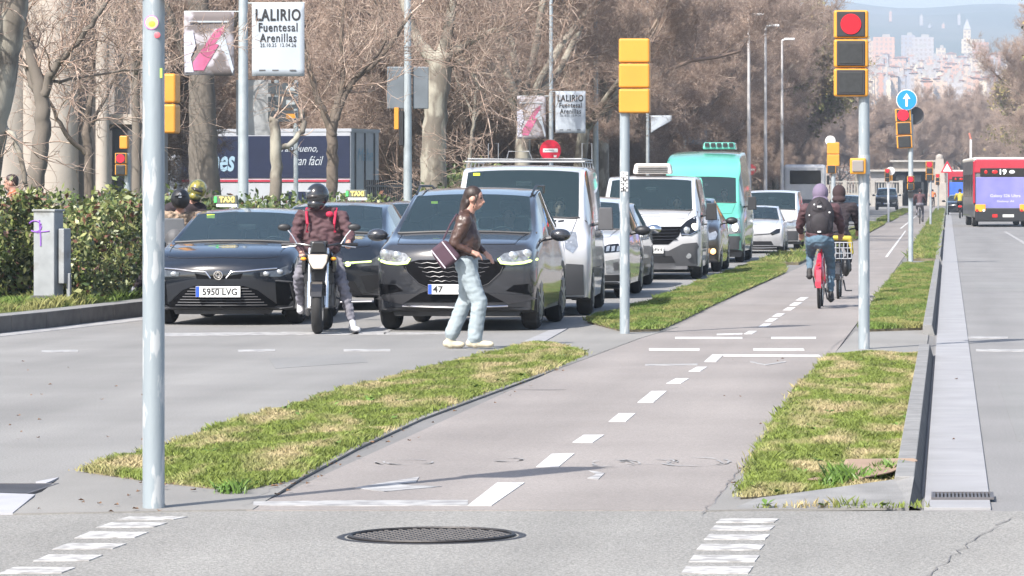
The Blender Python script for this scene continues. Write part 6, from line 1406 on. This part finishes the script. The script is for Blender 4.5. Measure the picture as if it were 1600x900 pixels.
banner_pole(861, 117, 'middle lamp post with the smaller pair of LALIRIO banners above the no entry disc', (808, 853, 150, 217), (868, 915, 143, 208), .075)
banner_pole(1012, 148, 'lamp post with a crumpled hanging white banner', None, (1017, 1050, 181, 208), .075, text=False, foldR=.75)
banner_pole(1070, 185, 'far lamp post with the smallest LALIRIO banner over the turquoise van', None, (1075, 1105, 192, 226), .075)
for px, Y, lb in ((931, 138, 'plain grey lamp post between the banner post and the yellow signal back'), (637, 92, 'grey post carrying two big sign backs left of the thick plane trunk')):
    t = empty('lamp_post', (XA(px, Y), Y, 0), 0, lb, 'lamp post'); MB().tube([(0, 0, 0), (0, 0, 1.2), (0, 0, 9.5)], [.11, .1, .06], 16).obj('pole', M_polew, t, smooth=True)
    if px == 637:
        for a, b in ((604, 631), (644, 669)): MB().box((((a+b)/2-px)*Y/F, .08, (ZA(104, Y)+ZA(170, Y))/2), ((b-a)*Y/F, .04, 66*Y/F)).obj('sign_back', mat('sign_back_grey', (.13, .15, .17), rough=.5, metal=.2), t, bevel=.02)
        MB().box((-.25, 0, ZA(185, Y)), (.1, .2, .5)).obj('signal_box', M_sigy, t); MB().box((-.14, -.05, ZA(200, Y)), (.1, .1, .8)).obj('cable_box', M_blk, t)
# street lamps
for px, py, Y, lb in ((1170, 25, 158, 'tall street lamp with a single pale arm against the brown trees'), (1196, 42, 172, 'second street lamp head just right of the tall lamp'), (1222, 63, 188, 'third and lowest street lamp head in the olive tree')):
    z = ZA(py, Y); t = empty('street_lamp', (XA(px, Y), Y, 0), 0, lb, 'street lamp'); MB().tube([(0, 0, 0), (0, 0, z)], [.09, .05], 10).obj('pole', mat('pale_post', (.5, .48, .47), rough=.6), t, smooth=True)
    MB().tube([(0, 0, z), (.25, 0, z+.06)], .04, 8).obj('arm', M_white, t); MB().box((.35, 0, z+.06), (.5, .25, .1)).obj('lamp_head', M_white, t, bevel=.03)
t = empty('street_lamp', (XA(1517, 300), 300, 0), 0, 'white post with a reddish tip rising left of the red bus', 'street lamp'); z = ZA(218, 300); MB().tube([(0, 0, 0), (0, 0, z)], .09).obj('pole', M_white, t); MB().tube([(0, 0, z), (-.12, 0, z+.5)], .08).obj('tip', mat('tip_red', (.55, .2, .15)), t)
# sign rack behind the first banner
t = empty('sign_panel', (XA(440, 86), 86, 0), 0, 'stacked direction boards and grey panel half hidden by branches behind the nearest banner', 'direction sign')
z0, z1 = ZA(190, 86), ZA(125, 86)
for sx in (-.12, .3): MB().tube([(sx, .05, 0), (sx, .05, z1)], .05).obj('post', M_polew, t)
for k in range(3): zz = z1-.18-k*.30; q = MB().box((.02, 0, zz), (.62, .03, .24)).obj('board', mat('board_dark', (.05, .06, .07), rough=.5), t); MB().box((.2, -.02, zz), (.2, .01, .1)).obj('board_mark', M_sigy if k == 2 else M_polew, q)
MB().box((-.62, .1, ZA(168, 86)), (.75, .04, 1.2)).obj('panel', mat('panel_grey', (.30, .31, .32), rough=.6, var=.15, scale=3), t)
# ---- electrical cabinet ----
x, y = G(78, 476, .19); M_cab = mat('cabinet_grey', (.26, .275, .285), rough=.6, var=.15, scale=5, col2=(.2, .2, .19), mixscale=4, mixlo=.55, mixhi=.65)
t = empty('electrical_cabinet', (x, y, .19), R(-14), 'pale grey utility cabinet with purple graffiti in front of the hedge', 'cabinet'); MB().box((-.02, 0, .62), (.29, .26, 1.14)).obj('cabinet_body', M_cab, t, bevel=.012); MB().box((-.02, 0, 1.2), (.32, .29, .03)).obj('lid', M_cab, t, bevel=.008); MB().box((-.02, 0, .06), (.37, .29, .12)).obj('plinth', M_grey, t)
MB().box((.18, .05, .62), (.08, .2, .7)).box((.24, .05, .2), (.05, .05, .4)).obj('side_unit', M_cab, t, bevel=.01)
M_pur = mat('purple_spray', (.25, .10, .45), rough=.6)
m = MB(); m.tube([(-.14+.09*math.cos(a), -.134, 1.0+.07*math.sin(a)) for a in np.linspace(2.6, -2.2, 12)], .010, 5); m.tube([(-.08, -.134, 1.08), (-.06, -.134, .85), (-.06, -.134, .75)], .010, 5); m.tube([(-.12, -.134, .92), (.06, -.134, .94)], .008, 5); m.obj('graffiti', M_pur, t)
# ---- stone building with columns ----
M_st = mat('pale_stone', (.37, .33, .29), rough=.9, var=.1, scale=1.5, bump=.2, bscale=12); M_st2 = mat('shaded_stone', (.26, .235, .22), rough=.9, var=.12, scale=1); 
Y = 98; bd = empty('stone_building', (XA(100, Y), Y, 0), 0, 'pale stone building front with tall columns behind the left trees', 'building')
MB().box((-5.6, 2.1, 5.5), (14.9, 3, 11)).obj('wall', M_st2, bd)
for px, w_ in ((12, 1.0), (48, .6), (62, .5), (90, .92), (-30, .9), (160, .3)):
    x = (px-100)*Y/F; c = MB(); c.tube([(x, 0, .6), (x, 0, 5), (x, 0, 9.4)], [w_*.56, w_*.54, w_*.48], 24); o = c.obj('column', M_st, bd, smooth=True); MB().box((x, 0, .3), (w_*1.4, w_*1.4, .6)).obj('column_base', M_st, o, bevel=.03); MB().box((x, 0, 9.6), (w_*1.4, w_*1.4, .4)).obj('capital', M_st, o, bevel=.03)
MB().box((-5.6, .2, 10.3), (15.2, 1.6, 1.0)).obj('cornice', M_st, bd, bevel=.05); MB().box((1.25, .58, 1.9), (.72, .1, 2.6)).obj('doorway', mat('door_dark', (.05, .05, .055), rough=.6), bd); MB().box((1.25, .5, 3.4), (1.0, .2, .25)).obj('lintel', M_st, bd)
# ---- delivery truck ----
Y = 128; tx = XA(548, Y); t = empty('delivery_truck', (tx, Y, 0), R(-14), 'white delivery truck with navy top band seen through the trees', 'truck')
M_tw = mat('truck_white', (.36, .38, .42), rough=.5, var=.06); M_nav = mat('truck_navy', (.010, .016, .045), rough=.4, var=.1)
MB().box((-2.95, 1.2, 2.15), (5.9, 2.4, 2.9)).obj('box_body', M_tw, t, bevel=.04); MB().box((-2.95, -.015, 2.72), (5.84, .03, 1.35)).obj('navy_band', M_nav, t); MB().box((-2.95, -.02, 1.95), (5.84, .035, .07)).obj('red_line', mat('line_red', (.35, .02, .05)), t)
MB().box((-2.95, 1.2, 3.58), (5.96, 2.44, .1)).obj('roof_edge', M_tw, t)
text_mesh('nes', .8, 'large_lettering', mat('pale_blue_ink', (.24, .36, .46)), t, (-4.42, -.04, 2.5), width=.85, height=.5, bold=.02, shear=.25); text_mesh('Tan bueno,', .3, 'script', M_ban, t, (-1.75, -.04, 2.98), width=1.25, height=.26, shear=.4); text_mesh('tan fácil', .3, 'script', M_ban, t, (-1.4, -.04, 2.6), width=.95, height=.3, shear=.4)
MB().prism([(-.6, 1.3), (.6, 1.3), (.5, .9), (0, .7), (-.5, .9)], -.04, -.03, 'y', M=Matrix.Translation((-1.6, 0, .3))).obj('shield_mark', M_nav, t)
for k in range(3): MB().tube([(.02, .35+k*.8, .8), (.02, .35+k*.8, 3.5)], .03).obj('door_bar', M_grey, t)
text_mesh('Mahe', .4, 'door_lettering', mat('pale_blue_ink', (.45, .6, .72)), t, (.01, 1.2, 2.8), rot=(R(90), 0, R(90)), width=1.3, height=.4, shear=.3)
MB().box((-6.9, 1.2, 1.7), (1.7, 2.3, 2.2)).obj('cab', M_tw, t, bevel=.2); MB().box((-6.9, .03, 2.2), (1.0, .05, .8)).obj('cab_window', M_gloss, t)
add_wheels(t, 0, (), .4)
for xx in (-1.3, -6.4): MB().cyl((xx, .2, .42), .42, .3, 'y').obj('wheel', M_tyre, t)
# ---- far: balustrade terrace, monument ----
Y = 398; M_bal = mat('white_stone', (.36, .34, .31), rough=.9, var=.1)
t = empty('stone_balustrade', (XA(1320, Y), Y, 0), 0, 'white stone balustrade closing the road behind the far cars', 'balustrade'); zb, zt = ZA(302, Y), ZA(284, Y)
MB().box((0, .6, zb/2), (11.5, 1, zb)).obj('base_wall', M_bal, t); MB().box((0, .3, zt), (11.5, .35, .14)).obj('rail', M_bal, t); 
for k in range(38): MB().cyl((-5.6+k*.3, .3, (zb+zt)/2), .07, zt-zb, 'z', 8).obj('baluster', M_bal, t)
for k in range(5): MB().box((-5.6+k*2.8, .28, (zb+zt)/2+.04), (.4, .4, zt-zb+.2)).obj('pier', M_bal, t)
t = empty('stone_monument', (XA(1468, 412), 412, 0), 0, 'tan stone obelisk in the middle of the far end of the avenue', 'monument'); MB().box((0, 0, 1.2), (2.6, 2.6, 2.4), taper=.85).obj('pedestal', M_st, t, bevel=.05); MB().box((0, 0, 3.6), (1.1, 1.1, 2.6), taper=.75).obj('shaft', M_st, t); MB().ball((0, 0, 5.0), (.4, .4, .4)).obj('finial', M_st, t)
for px, w_, h_, lb, c in ((1405, 6, 3.6, 'pale awning kiosk left of the distant monument', (.34, .32, .31)), (1432, 5, 4.6, 'cream building with shutters behind the far red signal', (.33, .29, .25))):
    t = empty('kiosk', (XA(px, 420), 420, 0), 0, lb, 'kiosk'); MB().box((0, 0, h_/2), (w_, 3, h_)).obj('wall', mat('kiosk_%d' % px, c, rough=.8, var=.1), t); MB().box((0, -.2, h_+.1), (w_+.6, 3.8, .2)).obj('roof', M_bal, t)
    for k in range(3): MB().box((-w_/3+k*w_/3, -1.52, h_*.5), (w_*.2, .06, h_*.4)).obj('window', M_off, t)
# park rail and bench-like dark shapes behind the pavement
t = empty('iron_fence', (-14.2, 97, 0), 0, 'dark iron park fence between the truck and the grey sign backs', 'fence')
for k in range(45): MB().tube([(-.0+0*k, k*.35, .1), (0, k*.35, 1.9)], .02, 4).obj('bar', M_blk, t)
for z in (.3, 1.75): MB().box((0, 7.8, z), (.04, 15.6, .05)).obj('rail', M_blk, t)
# ======================= hills, far city, haze =======================
from mathutils import noise
def hill(name, x0, x1, y0, y1, f, m, nx=70, ny=30):
    V = []; Fq = []
    for j in range(ny+1):
        for i in range(nx+1):
            x = x0+(x1-x0)*i/nx; y = y0+(y1-y0)*j/ny; V.append((x, y, f(x, y)))
    for j in range(ny):
        for i in range(nx): a = j*(nx+1)+i; Fq.append((a, a+1, a+nx+2, a+nx+1))
    return tag(np_obj(name, np.array(V), np.array(Fq), m, smooth=True), kind='structure')
M_hill = mat('wooded_hill', (.045, .065, .03), rough=1, var=.3, scale=.01, col2=(.10, .10, .06), mixscale=.004)
M_slope = mat('city_ground', (.09, .10, .06), rough=1, var=.3, scale=.02)
def slopez(x, y): t = min(max((y-1500)/1500, 0), 1); return -8+82*t+10*noise.noise(Vector((x/160, y/260, 1)))*t
hill('city_hill', -900, 900, 880, 3050, slopez, M_slope)
def mtn(x, y):
    t = min(max((y-3000)/2400, 0), 1); r = 256+26*noise.noise(Vector((x/500, 2, 0)))+14*noise.noise(Vector((x/130, 3, 0)))-min(abs(x+230)/9, 40)*.2
    return 66+(r-66)*(t**.8)+12*noise.noise(Vector((x/180, y/300, 5)))*t
hill('mountain', -2600, 2600, 3000, 5600, mtn, M_hill, 150, 40)
# houses on the slope
rnd = random.Random(99)
HM = []
for k, c in enumerate(((.58, .35, .25), (.58, .43, .32), (.44, .40, .39), (.62, .52, .39), (.52, .28, .19), (.36, .35, .38))):
    m = mat('facade_%s' % 'abcdef'[k], c, rough=.9, var=.05, scale=.05); n = m.node_tree.nodes; l = m.node_tree.links; b = n['Principled BSDF']; src = b.inputs['Base Color'].links[0].from_socket
    tc = [q for q in n if q.type == 'TEX_COORD'][0]; br = n.new('ShaderNodeTexBrick'); mp = n.new('ShaderNodeMapping'); mp.inputs['Rotation'].default_value = (R(90), 0, 0); l.new(tc.outputs['Object'], mp.inputs[0]); l.new(mp.outputs[0], br.inputs['Vector'])
    br.inputs['Scale'].default_value = 1; br.inputs['Brick Width'].default_value = 3; br.inputs['Row Height'].default_value = 3; br.inputs['Mortar Size'].default_value = .8; br.offset = 0; br.inputs['Color1'].default_value = (.30, .25, .22, 1); br.inputs['Color2'].default_value = (.36, .29, .25, 1); l.new(src, br.inputs['Mortar']); l.new(br.outputs['Color'], b.inputs['Base Color']); HM.append(m)
M_roof = mat('clay_roof', (.35, .18, .13), rough=.9)
def house(px, py_top, py_base, wpx, Y, k, label, group=None, roof=False, name='apartment_block'):
    s = F/Y; x = (px-VX)/s; zt, zb = ZA(py_top, Y), ZA(py_base, Y)-8; t = empty(name, (x, Y, zb), 0, label, 'building', group); w_, h_ = wpx/s, zt-zb
    MB().box((0, 6, h_/2), (w_, 14, h_)).obj('wall', HM[k % 6], t)
    if roof: MB().prism([(-w_/2-.5, h_), (w_/2+.5, h_), (0, h_+w_*.16)], -1.5, 13.5, 'y').obj('roof', M_roof, t)
    else: MB().box((w_*.1, 6, h_+1), (w_*.35, 5, 2)).obj('roof', M_bal, t)
    return t
house(1381, 58, 118, 34, 2600, 0, 'tall pinkish apartment block just right of the big red signal, beyond the trees')
house(1356, 64, 118, 16, 2620, 1, 'narrow cream block against the edge of the big red signal'); house(1419, 55, 100, 22, 2750, 5, 'grey-blue tower block with a lower right wing on the hill')
house(1442, 58, 96, 34, 2730, 2, 'long pale slab block in the middle of the hillside'); house(1436, 74, 112, 40, 2650, 2, 'blue-grey block below the long slab on the hill'); house(1470, 75, 118, 15, 2640, 3, 'small yellowish tower right of the slab block')
house(1532, 66, 98, 26, 2700, 4, 'terracotta block right of the church tower')
t = empty('church_tower', (XA(1511, 2800), 2800, 60), 0, 'pointed church tower on the distant hillside', 'church'); s = F/2800; h_ = ZA(46, 2800)-60
MB().box((0, 0, h_/2), (5.2, 5.2, h_)).obj('tower', HM[3], t); m = MB(); m.add([(-2.9, -2.9, h_), (2.9, -2.9, h_), (2.9, 2.9, h_), (-2.9, 2.9, h_), (0, 0, h_+7.5)], [(0, 1, 4), (1, 2, 4), (2, 3, 4), (3, 0, 4)]); m.obj('spire', mat('spire_grey', (.35, .34, .36)), t); MB().box((4, 2, h_-12), (16, 12, 10)).obj('nave', HM[3], t)
gH = 'small houses on the hazy hillside'
for i in range(170):
    px = rnd.uniform(1330, 1600); py = 82+46*rnd.random()**.8; Y = 2600-(py-84)*22; w_ = rnd.uniform(6, 19)
    house(px, py, py+9, w_, Y, rnd.randrange(6), 'small pale house among many on the hazy hillside between the two tree walls', gH, rnd.random() < .35, 'hillside_house')
for i in range(9):
    px = 1345+i*22+rnd.uniform(-8, 8); pv_ = rnd.uniform(14, 50); house(px, pv_, pv_+4, rnd.uniform(3, 6), 4200, rnd.randrange(6), 'tiny white villa high on the blue hillside', 'villas high on the hill', False, 'hill_villa')
# dark wood belt between the avenue trees and the city
def wood(x0, x1, y0, y1, zlo, zhi, n, sz, name, m, seed):
    rg = np.random.default_rng(seed); X = rg.uniform(x0, x1, n); Yy = rg.uniform(y0, y1, n); crown = .5+.5*np.sin(X*.35+np.sin(Yy*.2)*3)*np.cos(X*.13+1); Z = rg.uniform(0, 1, n)**.7*(zlo+(zhi-zlo)*crown); u = rg.normal(0, 1, (n, 3)); u /= np.linalg.norm(u, axis=1, keepdims=True); v = np.cross(u, rg.normal(0, 1, (n, 3))); v /= np.linalg.norm(v, axis=1, keepdims=True)
    P = np.stack([X, Yy, Z], 1); s = sz*rg.uniform(.5, 1.5, (n, 1)); V = np.concatenate([P-u*s, P+v*s*.08, P+u*s, P-v*s*.08]); I = np.arange(n); return tag(np_obj(name, V, np.stack([I, I+n, I+2*n, I+3*n], 1), m), kind='stuff')
wood(-90, 90, 560, 640, 9, 15, 60000, .9, 'woods', [M_twig], 3)
wood(-95, -15, 480, 560, 8, 15, 30000, .8, 'woods', [M_twig], 4)
wood(-80, -16, 330, 420, 3, 9, 26000, .5, 'woods', [M_twig], 6)
wood(-34, -17.5, 142, 330, 1.5, 4.5, 26000, .35, 'undergrowth', [M_twig], 5)
# the air
hz = MB().box((0, 3000, 150), (5600, 6100, 334)).obj('haze', None or mat('haze_air', (.8, .8, .8), var=0)); hm_ = bpy.data.materials['haze_air']; n = hm_.node_tree.nodes; n.clear(); o_ = n.new('ShaderNodeOutputMaterial'); pv = n.new('ShaderNodeVolumePrincipled')
pv.inputs['Color'].default_value = (.68, .80, .96, 1); pv.inputs['Density'].default_value = .0003; pv.inputs['Anisotropy'].default_value = .0; hm_.node_tree.links.new(pv.outputs[0], o_.inputs['Volume'])
tag(hz, kind='stuff')
